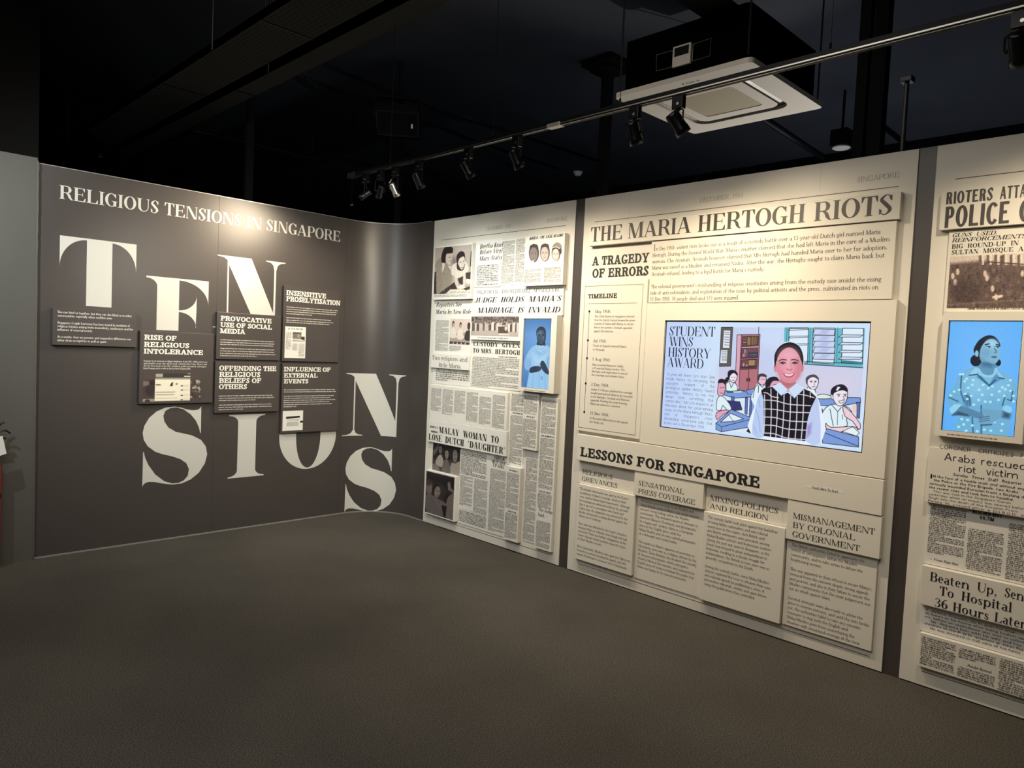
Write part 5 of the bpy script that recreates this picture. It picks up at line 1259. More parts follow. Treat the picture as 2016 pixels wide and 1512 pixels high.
A.poly([(824, 622), (880, 630), (936, 624), (920, 656), (880, 670), (842, 656)], (176, 70, 92), sm=3); A.poly([(836, 626), (880, 634), (926, 627), (912, 644), (880, 650), (848, 644)], (244, 236, 242), sm=3); A.poly([(846, 654), (880, 652), (914, 654), (880, 672)], (214, 110, 130), .8, sm=3)
A.line([(808, 600), (820, 630)], .005, (176, 100, 116), .6); A.line([(950, 600), (940, 632)], .005, (176, 100, 116), .6)
VS = [(585, 805), (620, 775), (705, 765), (800, 856), (870, 826), (940, 884), (1045, 785), (1110, 815), (1172, 872), (1120, 980), (1085, 1090), (1066, 1200), (1055, 1342), (615, 1287), (615, 1100), (612, 900)]
A.poly(VS, (20, 19, 26))
LNW = (226, 222, 236)
for top, bot in (((622, 850), (616, 1250)), ((690, 785), (686, 1296)), ((760, 830), (742, 1303)), ((830, 850), (806, 1310)), ((900, 860), (876, 1318)), ((970, 870), (946, 1327)), ((1040, 800), (1012, 1334))):
    A.line([top, ((top[0] + bot[0]) / 2 + 6, (top[1] + bot[1]) / 2), bot], .0085, LNW, .92, sm=4)
A.line([(1108, 825), (1110, 880)], .0075, LNW, .9)
for y0, y1, x0, x1, am in ((826, 880, 615, 770, 6), (905, 965, 612, 1112, 10), (1000, 1040, 614, 1104, 12), (1085, 1138, 616, 1086, 10), (1170, 1226, 616, 1068, 10), (1256, 1326, 616, 1056, 6)):
    A.line([(x0, y0), (x0 + .25 * (x1 - x0), y0 + (y1 - y0) * .12), (x0 + .55 * (x1 - x0), y0 + (y1 - y0) * .75), (x1, y1)], .0085, LNW, .9, sm=5)
A.line([(900, 838), (1040, 850), (1150, 880)], .0075, LNW, .9, sm=3)
A.poly([(704, 762), (788, 716), (872, 796), (800, 858)], (206, 224, 246)); A.poly([(872, 796), (952, 734), (1046, 782), (940, 886), (900, 840)], (204, 222, 246)); A.ell((872, 808), 14, 12, (176, 164, 210)); A.line([(800, 858), (872, 796), (940, 886)], .004, (150, 164, 206))
A.line([(704, 762), (800, 858)], .004, (150, 160, 200), .6); A.line([(1046, 782), (940, 886)], .004, (150, 160, 200), .6)
A.grain(3, 1, 12)
A.hang(tv, 'screen', sc_, M_SCREEN, .0006, 'lit screen with a student story')
ZV2 = crop(1280, 600, 4.725)
P = []
for t, p, q in (('STUDENT', (178, 291), (603, 294)), ('WINS', (178, 386), (398, 388)), ('HISTORY', (168, 490), (562, 493)), ('AWARD', (160, 583), (495, 589))): tv.line(P, STUD, t, *ZV2(p, q), .058)
tv.polys('screen_headline_lettering', P, M_SCRTXT, .0012)
P = []
BT = ["13-year-old Anne Lim Xiao Qian", "made history by becoming the", "youngest recipient of the", "prestigious Jubilee History Award", "yesterday. “History, to me, has", "always been something that", "comes alive,” Ms Lim shared in an", "interview about her prize-winning", "essay on the Maria Hertogh Riots,", "one of Singapore’s most", "devastating communal riots that", "broke out in December 1950."]
c0, c1, c2 = [tv.px(p) for p in ZV2((153, 657), (132, 1107), (603, 684))]
lx0, lx1 = (c0[0] + c1[0]) / 2, c2[0]
pitch = (c0[1] - c1[1]) / 11
xs = (lx1 - lx0) / (SANSL.width(BT[6]) * pitch * .62)
for i, t in enumerate(BT):
    SANSL.put(P, t, lx0, c0[1] - i * pitch, pitch * .62, xs=xs, justify=(lx1 - lx0) if i < 11 else None)
tv.polys('screen_story_lettering', P, M_SCRTXT, .0012)

# portrait displays
def portrait(k, hole, label, art, hz):
    b = ring_board(k, hole, 'portrait_display', label, 'display', None)
    sc = (hole[0] + .005, hole[1] - .003, hole[2] + .002, hole[3] - .005)
    return b, sc
hole = (1.818, 2.094, 1.259, 1.767)
b, sc = portrait('A10', hole, 'upright display in a deep white frame showing a veiled woman tinted blue', None, None)
A = Art(150, 270, .545, (82, 138, 198)); rr = (sc[0], sc[1], sc[3], sc[2])
bb = b; dsave = b.d; b.d = dsave - .012
framed(A, b, Z6, *rr)
A.ell((1250, 330), 190, 260, (112, 166, 222), .9, soft=.25); A.poly([(1060, 780), (1420, 780), (1420, 920), (1060, 920)], (60, 108, 170), .6, soft=.1); A.poly([(1060, 120), (1420, 120), (1420, 240), (1060, 240)], (66, 116, 178), .6, soft=.1)
A.poly([(1150, 480), (1215, 430), (1330, 430), (1380, 480), (1390, 600), (1370, 730), (1355, 920), (1130, 920), (1145, 700), (1095, 640), (1110, 560)], (150, 196, 232), sm=4)
A.poly([(1180, 520), (1250, 560), (1340, 500), (1300, 640), (1200, 640)], (176, 216, 244), .8, soft=.04)
A.poly([(1225, 400), (1318, 400), (1320, 460), (1270, 470), (1228, 450)], (44, 62, 84)); A.poly([(1215, 440), (1250, 430), (1320, 440), (1330, 470), (1280, 520), (1230, 500)], (164, 208, 238), sm=3)
for q in ([(1218, 470), (1260, 510), (1320, 480)], [(1225, 500), (1270, 535), (1328, 500)], [(1230, 445), (1266, 478), (1318, 448)]): A.line(q, .006, (92, 138, 190), .8, sm=4)
A.poly([(1222, 320), (1228, 260), (1272, 232), (1316, 258), (1324, 330), (1312, 400), (1276, 436), (1240, 412)], (40, 56, 74), sm=3); A.poly([(1234, 330), (1240, 285), (1274, 268), (1306, 290), (1310, 340), (1300, 392), (1274, 420), (1248, 398)], (66, 88, 108), sm=3)
A.ell((1262, 300), 18, 20, (104, 132, 150), .8, soft=.02); A.ell((1292, 352), 12, 16, (92, 118, 138), .7, soft=.02); A.line([(1234, 300), (1226, 350)], .008, (150, 184, 206), .8)
for x in (1254, 1292): A.line([(x - 10, 318), (x + 10, 316)], .006, (20, 28, 40)); A.ell((x, 326), 8, 4, (16, 22, 34))
A.line([(1274, 330), (1280, 358), (1266, 362)], .005, (34, 46, 62)); A.line([(1258, 386), (1290, 386)], .009, (28, 38, 54))
A.poly([(1095, 640), (1112, 560), (1160, 600), (1160, 690), (1110, 690)], (136, 182, 224), sm=2); A.poly([(1340, 560), (1392, 560), (1380, 690), (1350, 730)], (132, 178, 222), sm=2)
A.poly([(1150, 720), (1160, 668), (1230, 650), (1270, 665), (1262, 700), (1200, 720)], (38, 54, 76), sm=3); A.poly([(1262, 640), (1275, 600), (1300, 600), (1330, 650), (1356, 720), (1340, 742), (1290, 700)], (44, 62, 84), sm=3)
for y in (664, 678, 692): A.line([(1225, y - 6), (1262, y)], .004, (86, 112, 138), .8)
for q in ([(1190, 720), (1180, 900)], [(1250, 720), (1250, 900)], [(1310, 730), (1320, 900)], [(1160, 560), (1150, 660)], [(1345, 560), (1335, 640)]): A.line(q, .008, (110, 158, 208), .8)
A.ell((1280, 780), 14, 22, (116, 164, 212), .8); A.grain(4, 1, 3)
b.d = dsave
screen_in(b, A, hole, 'screen', b.d - .012, .004)
P = []; micro(P, b.u0 + .06, b.u1 - .08, hole[2] - .010, hole[2] - .018, .008, rnd, 0, 40, endshort=False); b.polys('caption', P, M_BODY)
hole = (4.589, 5.10, 1.253, 1.766)
hole = (4.588, 4.876, 1.253, 1.766)
w_, r_, d_ = FR['C3']; FR['C3'] = (w_, (r_[0], 4.907, r_[2], r_[3]), d_)
b, sc = portrait('C3', hole, 'upright display showing a woman in a polka dot blouse, tinted blue', None, None)
C3z = crop(1820, 600, 5.04)
A = Art(180, 320, .56, (92, 172, 246)); dsave = b.d; b.d = dsave - .012
framed(A, b, C3z, sc[0], sc[1], sc[3], sc[2]); b.d = dsave
A.ell((560, 620), 380, 520, (120, 190, 250), .8, soft=.3)
A.poly([(300, 800), (340, 690), (480, 620), (640, 640), (720, 640), (850, 720), (905, 800), (900, 960), (840, 1010), (800, 1330), (300, 1330), (330, 1100), (225, 960), (240, 880)], (112, 176, 214), sm=4)
A.ell((520, 800), 120, 130, (146, 204, 234), .7, soft=.08); A.ell((760, 820), 80, 100, (140, 198, 230), .6, soft=.06)
for q in ([(365, 700), (355, 850), (390, 960)], [(240, 920), (330, 960)], [(800, 900), (770, 1000)], [(870, 860), (860, 950)], [(400, 900), (440, 920), (450, 1000)], [(560, 1000), (560, 1300)], [(470, 1120), (480, 1300)], [(820, 940), (880, 960)]): A.line(q, .012, (44, 84, 120), .75, sm=4)
A.ell((420, 950), 26, 60, (50, 92, 128), .7, soft=.02)
dots = [(350, 690), (415, 735), (480, 748), (395, 760), (470, 795), (430, 825), (540, 845), (580, 795), (630, 830), (670, 810), (400, 885), (460, 905), (570, 893), (665, 893), (535, 945), (600, 962), (650, 965), (732, 945), (485, 992), (420, 935), (290, 862), (255, 900), (340, 845), (375, 690), (790, 905), (850, 855), (880, 905), (740, 860), (770, 820), (800, 840), (365, 1135), (425, 1145), (385, 1188), (470, 1198), (335, 1212), (410, 1250), (520, 1255), (590, 1240), (655, 1250), (690, 1165), (760, 1250), (770, 1185), (560, 1320), (300, 1000), (880, 960), (830, 800), (850, 750), (700, 720)]
for c in dots: A.ell(c, 15, 12, (176, 232, 248))
A.poly([(560, 560), (700, 560), (710, 650), (650, 720), (580, 700), (520, 640)], (96, 150, 186), sm=2); A.poly([(560, 570), (690, 570), (660, 620), (580, 610)], (54, 92, 126), .7, soft=.02)
A.line([(530, 640), (570, 695), (640, 712), (690, 690), (705, 640)], .022, (150, 204, 230), sm=4)
A.poly([(505, 715), (640, 810), (780, 730), (700, 690), (640, 790), (560, 705)], (90, 146, 184)); A.poly([(440, 700), (500, 625), (530, 640), (515, 690)], (150, 208, 236)); A.line([(440, 700), (520, 692), (640, 806), (700, 745)], .010, (40, 80, 116)); A.poly([(700, 620), (730, 660), (790, 735), (740, 725)], (146, 204, 234)); A.line([(735, 722), (785, 735)], .010, (40, 80, 116))
A.ell((505, 555), 54, 58, (26, 34, 46)); A.ell((728, 575), 28, 34, (26, 34, 46))
A.poly([(490, 480), (488, 430), (540, 350), (620, 305), (690, 315), (740, 370), (745, 420), (690, 350), (600, 370), (550, 480), (530, 520)], (28, 38, 52), sm=3)
A.poly([(545, 500), (560, 420), (620, 350), (690, 345), (738, 400), (745, 470), (735, 540), (690, 590), (620, 570), (560, 560)], (128, 182, 212), sm=3); A.ell((670, 385), 50, 34, (176, 222, 244), .8, soft=.03); A.poly([(545, 520), (600, 560), (690, 592), (600, 585)], (78, 124, 158), .7, soft=.02); A.ell((600, 480), 40, 40, (104, 156, 190), .6, soft=.03)
A.ell((515, 485), 18, 32, (140, 194, 222)); A.line([(600, 398), (640, 388)], .010, (30, 44, 60)); A.line([(710, 395), (738, 402)], .010, (30, 44, 60))
for x in (632, 718): A.ell((x, 420), 19, 9, (190, 226, 240)); A.ell((x + 6, 420), 9, 9, (18, 30, 48)); A.line([(x - 20, 414), (x + 20, 414)], .006, (26, 40, 58))
A.line([(690, 430), (712, 470), (690, 478)], .008, (70, 112, 146)); A.poly([(655, 518), (690, 506), (722, 518), (690, 532)], (74, 110, 146), sm=2)
A.poly([(265, 1100), (290, 1060), (350, 1005), (470, 1040), (580, 1080), (650, 1060), (640, 1100), (540, 1130), (440, 1105), (330, 1095)], (88, 134, 168), sm=3); A.poly([(560, 1035), (640, 1040), (760, 1050), (850, 1080), (850, 1110), (760, 1120), (660, 1180), (560, 1190), (520, 1150), (580, 1110)], (112, 164, 194), sm=3)
A.poly([(270, 1100), (330, 1095), (440, 1112), (430, 1090), (330, 1060)], (40, 66, 92), .8, soft=.01); A.poly([(780, 1060), (850, 1080), (840, 1130), (770, 1120)], (40, 66, 92), .8, soft=.015)
for y in (1120, 1140, 1160): A.line([(545, y), (640, y - 14)], .007, (52, 86, 116), .8)
A.poly([(245, 1030), (300, 990), (360, 990), (340, 1020), (270, 1085)], (150, 210, 236), sm=2); A.poly([(800, 1000), (860, 1020), (850, 1075), (770, 1040)], (146, 206, 234), sm=2); A.line([(560, 1195), (660, 1190)], .014, (40, 70, 98), .7); A.grain(4, 1, 5)
screen_in(b, A, hole, 'screen', b.d - .012, .004)
P = []; micro(P, b.u0 + .05, b.u1 - .09, hole[2] - .010, hole[2] - .018, .008, rnd, 0, 40, endshort=False); b.polys('caption', P, M_BODY)

# ------------------------------------------------------------------ middle panel
GB_ = 'ivory boards of the middle panel'
def ivory(k, label, name='text_board'): return mk(k, name, M_BOARD, label, 'board', GB_)
b = ivory('B1', 'long thick title board in serif capitals across the top of the middle panel', 'title_board')
P = []; b.line(P, DIDT, 'THE MARIA HERTOGH RIOTS', *ZA((166, 471), (1740, 318)), .098); b.polys('title_lettering', P, M_INKS)
b = ivory('B2', 'flat ivory sheet with the black slab heading about a tragedy')
heads(b, ZA, (('A TRAGEDY', (175, 590), (470, 576)), ('OF ERRORS', (175, 656), (468, 642))), .061, M_INK, SLAB)
b = ivory('B3', 'wide introduction board of two brown paragraphs above the television')
P = []
INTRO = ["   n Dec 1950, violent riots broke out as a result of a custody battle over a 13-year-old Dutch girl named Maria", "Hertogh. During the Second World War, Maria's mother claimed that she had left Maria in the care of a Muslim", "woman, Che Aminah. Aminah however claimed that Mrs Hertogh had handed Maria over to her for adoption.",
    "Maria was raised as a Muslim and renamed Nadra. After the war, the Hertoghs sought to claim Maria back but", "Aminah refused, leading to a legal battle for Maria's custody.", "", "The colonial government's mishandling of religious sensitivities arising from the custody case amidst the rising",
    "tide of anti-colonialism, and exploitation of the issue by political activists and the press, culminated in riots on", "11 Dec 1950. 18 people died and 173 were injured."]
b.block(P, BODY, INTRO, *ZA((492, 515), (480, 776), (1728, 460)), 1, .60)
a = b.px(ZA((497, 516))[0]); BODY.put(P, 'I', a[0], a[1], .041)
b.polys('body_text', P, M_BODY)
b = ivory('B4', 'tall timeline board with a dotted line of dates, left of the television')
ZT = crop(1110, 540, 4.445)
P = []; b.line(P, SLAB, 'TIMELINE', *ZT((213, 211), (466, 207)), .030); b.polys('heading_lettering', P, M_INK)
P = []
q = [b.px(p) for p in ZT((187, 103), (697, 87), (625, 1410), (127, 1337))]
iu0, iu1, iv0, iv1 = (q[0][0] + q[3][0]) / 2, (q[1][0] + q[2][0]) / 2, (q[2][1] + q[3][1]) / 2, (q[0][1] + q[1][1]) / 2
t_ = .0022
P = [[(iu0, iv0), (iu1, iv0), (iu1, iv0 + t_), (iu0, iv0 + t_)], [(iu0, iv1 - t_), (iu1, iv1 - t_), (iu1, iv1), (iu0, iv1)], [(iu0, iv0), (iu0 + t_, iv0), (iu0 + t_, iv1), (iu0, iv1)], [(iu1 - t_, iv0), (iu1, iv0), (iu1, iv1), (iu1 - t_, iv1)]]
q = [b.px(p) for p in ZT((210, 258), (640, 250))]; P.append([(q[0][0], q[0][1] - t_ / 2), (q[1][0], q[0][1] - t_ / 2), (q[1][0], q[0][1] + t_ / 2), (q[0][0], q[0][1] + t_ / 2)])
b.polys('ruled_border', P, M_BODY)
dots = [b.px(p) for p in ZT((225, 325), (211, 578), (203, 735), (192, 955), (180, 1205))]; du = sum(p[0] for p in dots) / 5
P = [[(du - .0014, dots[-1][1]), (du + .0014, dots[-1][1]), (du + .0014, dots[0][1]), (du - .0014, dots[0][1])]]
for p in dots: P.append([(du + .0085 * math.cos(t), p[1] + .0085 * math.sin(t)) for t in np.linspace(0, 2 * math.pi, 17)[:-1]])
b.polys('date_line', P, M_INK)
P = []; Pb = []
for t, p, q, lines, f, l, r, k in (('May 1950:', (273, 338), (410, 337), ['The Chief Justice in Singapore ordered', 'that the Dutch Consul-General be given', 'custody of Maria with liberty to return', 'her to her parents. Aminah appealed', 'against the decision.'], (270, 377), (264, 505), (624, 412), 1),
    ('Jul 1950:', (258, 595), (372, 598), ['Court of Appeal restored Maria', 'to Aminah.'], (256, 632), (254, 666), (548, 640), 0),
    ('1 Aug 1950:', (250, 755), (405, 763), ['Maria married Mansoor Adabi,', 'a 22-year-old Malay teacher. The', 'Hertoghs took legal action to annul', 'the marriage and reclaim Maria.'], (248, 797), (245, 886), (555, 871), 2),
    ('2 Dec 1950:', (240, 975), (395, 987), ['Justice T A Brown declared the marriage', 'invalid and ordered Maria to be returned', 'to the Hertoghs. Aminah and Mansoor', 'appealed. Pending the court hearing,', 'Maria was placed in a convent.'], (242, 1014), (232, 1138), (600, 1044), 0),
    ('11 Dec 1950:', (230, 1228), (395, 1243), ['As the court deliberated on the appeal,', 'riots broke out.'], (228, 1264), (224, 1296), (563, 1305), 0)):
    b.line(P, ROMAN, t, *ZT(p, q), .0205); b.block(Pb, BODY, lines, *ZT(f, l, r), k, .60)
b.polys('dates', P, M_INKS); b.polys('body_text', Pb, M_BODY)
ZS = crop(1100, 840, 3.780); ZM = crop(1360, 900, 3.436)
b = ivory('B6', 'long thick lessons board in black slab capitals under the television', 'title_board')
P = []; b.line(P, SLAB, 'LESSONS FOR SINGAPORE', *ZS((160, 214), (1493, 462)), .0635); b.polys('title_lettering', P, M_INK)
q = [b.px(p) for p in ZM((782, 188), (1030, 250))]
b.box('touch_label', (q[0][0], q[1][0], q[1][1] + .002, q[0][1] + .001), .0006, M_TAG, 0, 'pale sticker reading touch here to start')
P = []; a, c = [b.px(p) for p in ZM((818, 211), (996, 241))]; SANSB_ = Face(.14, .12, 0, 0, 0, W=1.0, sp=.12, n=6); SANSB_.put(P, 'Touch Here To Start', a[0], (a[1] + c[1]) / 2, .0135, fit=c[0] - a[0]); b.polys('touch_label_lettering', P, M_INK, .0014)
for k, label, z, rows in (('B7', 'flat heading sheet about religious grievances, shaded by the lessons board', ZS, (('RELIGIOUS', (176, 351), (400, 390)), ('GRIEVANCES', (172, 405), (436, 454)))),
    ('B9', 'raised heading board about sensational press coverage', ZS, (('SENSATIONAL', (593, 437), (932, 500)), ('PRESS COVERAGE', (592, 494), (1014, 582)))),
    ('B11', 'flat heading sheet about mixing politics and religion', ZM, (('MIXING POLITICS', (133, 290), (590, 384)), ('AND RELIGION', (130, 346), (522, 431)))),
    ('B13', 'raised heading board about mismanagement by colonial government', ZM, (('MISMANAGEMENT', (692, 416), (1243, 522)), ('BY COLONIAL', (690, 476), (1110, 562)), ('GOVERNMENT', (686, 540), (1142, 634))))):
    b = ivory(k, label, 'heading_board'); heads(b, z, rows, .031, M_INKS, ROMAN)
ZG = crop(1125, 940, 7.563)
BODYT = {
 'B8': (["The Muslim community was upset at the Court's", "invalidation of Maria's marriage, which in their", "view, satisfied Islamic legal requirements. Although", "the marriage was declared invalid on the grounds", "that it was not in accordance with Dutch and", "Colony laws, the judgement was perceived by the", "Muslim community as being directed against the", "Islamic law of marriage.", "", "They were also offended by the Court's refusal to", "recognise Maria as a Muslim even though she had", "converted. There was further unhappiness at the", "Court's decision raised questions about the status", "of other Muslim converts.", "", "Most importantly, Muslims were upset that Maria was", "housed in a convent pending the appeal, and with", "reports of attempts to reconvert her to Christianity."],
        ZG((130, 178), (85, 1145), (872, 455)), 2, 'raised text board on Muslim grievances, far left under the lessons title'),
 'B10': (["Sensational press coverage by the English and", "Malay/Muslim press of Maria's stay in the convent", "aroused strong feelings within the Muslim", "community. This included reports of attempts to", "reconvert Maria to Christianity and photographs", "of a happy and \"smiling\" Maria in a European", "dress by the English press, while the", "Malay/Muslim press in turn carried photographs", "of a distraught and crying Nadra.", "", "The reports on Maria's apparent reconversion to", "Christianity were seen as a religious affront by the", "Muslims. Some Muslims also doubted the veracity", "of the press photographs which portrayed a", "cheerful Maria at the convent, and suspected the", "English press of trying to mislead the public that", "Maria was happy in her new environment."],
        ZS((612, 556), (596, 1046), (1045, 683)), 1, 'flat text sheet on press coverage, its top in shadow under a raised heading'),
 'B12': (["The custody battle took place against the backdrop", "of rising Malay nationalism and anti-colonial", "sentiments in the region. Anti-British and", "anti-Dutch sentiments were prevalent among", "Malay/Muslim activists and Indonesian workers", "during the post-war years in Singapore, as the", "Dutch had refused to grant independence to", "Indonesia, resulting in a bloody struggle for", "independence, the British in turn were seen as", "generally sympathetic to the Dutch.", "", "During the custody battle, some Malay/Muslim", "activists exploited the issue to advance their own", "anti-colonial agenda by publishing a series of", "provocative editorials, articles and open letters", "using the publications they controlled."],
        ZM((117, 412), (93, 862), (586, 520)), 0, 'thick raised text board on politics and religion, hanging lowest of the row'),
 'B14': (["The British authorities failed to appreciate the", "extent of unhappiness within the Muslim", "community, and to take action to defuse the", "heightening tension.", "", "This was apparent in their refusal to secure Maria's", "removal from the convent despite strong appeals", "and protests, and also in their failure to assure the", "Muslim community that the court judgement was", "not an attack against Islam.", "", "Limited attempts were also made to advise the", "press to exercise restraint, and until the riots broke", "out, the authorities failed to take any concrete", "measures to stop both the English and", "Malay/Muslim press from exacerbating the", "situation with sensational coverage of the issue."],
        ZM((685, 600), (650, 1118), (1222, 897)), 5, 'text board on the colonial authorities, far right under the lessons title')}
for k, (lines, pp, li, label) in BODYT.items():
    b = ivory(k, label); P = []; b.block(P, BODY, lines, *pp, li, .60); b.polys('body_text', P, M_BODY)

# ------------------------------------------------------------------ police headline panel
GP = 'boards of the police headline panel'
def police(k, label, name='newspaper_board', m=M_BOARD): return mk(k, name, m, label, 'board', GP)
ZC1 = crop(1800, 250, 4.087); ZC4 = crop(1780, 850, 4.877); ZC6 = crop(1780, 1080, 4.449)
def words(b, face, z, items, cap, name='headline_lettering', m=M_INK):
    P = []
    for t, p, q in items: b.line(P, face, t, *z(p, q), cap)
    b.polys(name, P, m)
b = police('C1', 'thick headline board in tall block capitals about rioters and police')
words(b, SANSB, ZC1, (('RIOTERS', (256, 624), (628, 588)), ('ATTACK', (688, 583), (1010, 552))), .056, m=M_INKS)
P = []; b.line(P, SANSB, 'POLICE', *ZC1((242, 814), (762, 772)), .098); b.line(P, SANSB, 'O', *ZC1((838, 768), (945, 758)), .098); b.polys('headline_lettering', P, M_INKS)
b = police('C2', 'board with bold small headlines over a sepia photo of a street crowd')
words(b, Face(.2, .07, .07, .05, .03, W=1.2, sp=.06, sl=.22, n=10), ZC1, (('GUNS  USED,', (304, 887), (668, 868)), ('REINFORCEMENTS', (302, 929), (895, 893))), .0185)
words(b, Face(.19, .06, .06, .05, .03, W=1.0, sp=.07, n=10), ZC1, (('BIG  ROUND-UP  IN', (302, 980), (838, 950)), ('SULTAN  MOSQUE', (300, 1026), (795, 1003)), ('AREA', (836, 1001), (1010, 990))), .0205, 'subheadline_lettering')
pu0 = b.px(ZC1((292, 1042))[0])[0]; pv1 = b.px(ZC1((292, 1045))[0])[1]; pv0 = b.px(ZC1((270, 1458))[0])[1]
A = Art(330, 110, 3.6, (120, 102, 96)); framed(A, b, ZC1, pu0, pu0 + .95, pv1, pv0)
A.poly([(290, 1040), (3000, 900), (3000, 1150), (290, 1110)], (206, 192, 180)); A.poly([(290, 1100), (560, 1075), (880, 1120), (3000, 1130), (3000, 1500), (260, 1500)], (96, 80, 76), soft=.04)
for i in range(26):
    x = 520 + i * 62; A.poly([(x, 1030), (x + 22, 1026), (x + 20, 1120), (x, 1120)], (104, 88, 84)); A.poly([(x + 26, 1030), (x + 42, 1028), (x + 40, 1110), (x + 26, 1110)], (224, 212, 198))
for i in range(420):
    x, y = rnd.uniform(280, 2600), rnd.uniform(1110, 1450); A.ell((x, y), rnd.uniform(6, 18), rnd.uniform(8, 22), rnd.choice([(74, 60, 58), (112, 94, 88), (132, 114, 106), (64, 50, 50)]), .6, soft=.01)
for x, y in ((350, 1165), (310, 1200), (330, 1250), (570, 1180), (585, 1215), (870, 1180), (630, 1300), (660, 1370), (900, 1150)): A.ell((x, y), 14, 26, (222, 206, 192), .9, soft=.008)
A.line([(640, 1370), (700, 1362)], .05, (222, 206, 192)); A.line([(590, 1085), (880, 1105)], .02, (70, 58, 56)); A.line([(700, 1170), (700, 1040)], .03, (84, 70, 68)); A.line([(280, 1430), (900, 1390)], .03, (140, 122, 112), .5); A.ell((420, 1320), 120, 90, (64, 52, 52), .6, soft=.05)
A.grain(20, 1, 22); A.hang(b, 'photograph', (pu0, pu0 + .95, pv0, pv1), M_PRINT)
P = []; micro(P, b.px(ZC1((415, 1480))[0])[0], b.u0 + .9, b.v0 + .024, b.v0 + .010, .012, rnd, 0, 80, endshort=False); b.polys('caption', P, M_INKS)
b = police('C4', 'raised board of rounded sans lettering about a rescued riot victim')
words(b, FUT, ZC4, (('CORONER', (340, 160), (640, 192)), ('CRITICISES', (712, 203), (1050, 240)), ('POLICE', (1118, 247), (1330, 270))), .0185, 'kicker_lettering', M_INKS)
words(b, FUT, ZC4, (('Arabs', (385, 272), (680, 306)), ('rescued', (738, 318), (1170, 366)), ('riot', (525, 384), (690, 400)), ('victim', (785, 415), (1090, 450))), .034)
P = []; b.line(P, FUTB, 'Sunday  Times  Staff  Reporter', *ZC4((470, 425), (1130, 506)), .0125); b.line(P, FUTB, 'I', *ZC4((252, 445), (268, 447)), .020)
L_ = ["   N the face of a hostile mob and without any", "    the Police or the Fire Brigade, two Arabs", "seriously wounded Eurasian from a Geylang d", "the recent riots and took him to hospital."]
b.block(P, FUTB, L_, *ZC4((255, 432), (242, 540), (1151, 628)), 2, .62); b.polys('lead_lettering', P, M_INK)
P = []; b.block(P, FUT, ["    This was told in the Singapore Coron", "yesterday when an inquiry was opened before", "Singh into the death of the Eurasian Franc", "Pereira, 36, a record officer at 223 B.O.D., Al"], *ZC4((238, 572), (232, 668), (1160, 806)), 3, .62); b.polys('body_text', P, M_INKS)
b = police('C5', 'flat sheet of three small text columns, shaded at its top', m=M_PAPER)
P = []
cx = [b.px(p)[0] for p in ZC4((232, 1000), (588, 1000), (612, 1000), (962, 1000), (985, 1000))]
top = b.v1 - .012; e_ = b.v0 + .012
cols(b, [(cx[0], cx[1], top, b.v0 + .052), (cx[2], cx[3], top - .075, e_), (cx[4] + .006, cx[4] + .20, top - .02, e_)], .0088, M_INKS, para=5)
words(b, SANSB, ZC4, (('RESCUED RIOT', (658, 786), (940, 828)), ('VICTIM', (725, 838), (862, 862))), .017)
words(b, NEWSI, ZC4, (('*  From Page One', (250, 1232), (515, 1282)),), .012, 'cross_reference_lettering', M_INKS)
b = police('C6', 'thick ivory headline board of three lines about a hospital')
words(b, CENT, ZC6, (('Beaten', (225, 284), (570, 355)), ('Up,', (638, 376), (812, 408)), ('Sent', (878, 424), (1090, 468)), ('To', (308, 408), (432, 431)), ('Hospital', (500, 453), (942, 558)), ('36', (265, 508), (378, 532)), ('Hours', (425, 548), (738, 624)), ('Later', (790, 640), (1062, 702))), .0425)
b = police('C7', 'flat strip of bold typed text in shadow under the hospital headline', m=M_PAPER)
P = []; b.block(P, Face(.15, .09, .06, .08, 0, W=1.1, sp=.08, n=6), ["A  Arthur Sequeira, lay in pain for mor", "36 hours in his home after being beaten up", "ers, before an ambulance was sent to collect", "      Mr. Sequeira lives with his wife and fou", "children in the P.W.D. quarters at Jalan Eu", "      He was attacked in full view of his fami"], *ZC6((186, 540), (172, 688), (1052, 790)), 1, .60); b.polys('body_text', P, M_INK)
b = police('C8', 'lowest raised board of three short text columns, near the carpet')
cx = [b.px(p)[0] for p in ZC6((145, 900), (455, 900), (480, 900), (815, 900), (845, 900))]
cols(b, [(cx[0], cx[1], b.v1 - .012, b.v0 + .008), (cx[2], cx[3], b.v1 - .016, b.v0 + .095), (cx[2], cx[3], b.v0 + .062, b.v0 + .006), (cx[4], cx[4] + .2, b.v1 - .012, b.v0 + .006)], .0098, M_INKS, para=4)
words(b, NEWSI, ZC6, (('Powder Burned', (553, 1036), (762, 1090)),), .012, 'heading_lettering', M_INKS)

# ------------------------------------------------------------------ overhead: where a picture pixel meets a level or upright plane
def atz(p, z): r = ray(p); return EYE + r * ((z - EYE[2]) / r[2])
def atx(p, x): r = ray(p); return EYE + r * ((x - EYE[0]) / r[0])
def aty(p, y): r = ray(p); return EYE + r * ((y - EYE[1]) / r[1])
def empty(name, loc, label, cat, group=None):
    o = bpy.data.objects.new(name, None); COL.objects.link(o); o.location = loc; o.empty_display_size = .05
    return tag(o, label, cat, group)
def part(name, parent, build, m, label=None, smooth=False):
    bm = bmesh.new(); build(bm)
    o = link(name, bm_mesh(name, bm, m, smooth), parent)
    if label: o['label'] = label
    return o

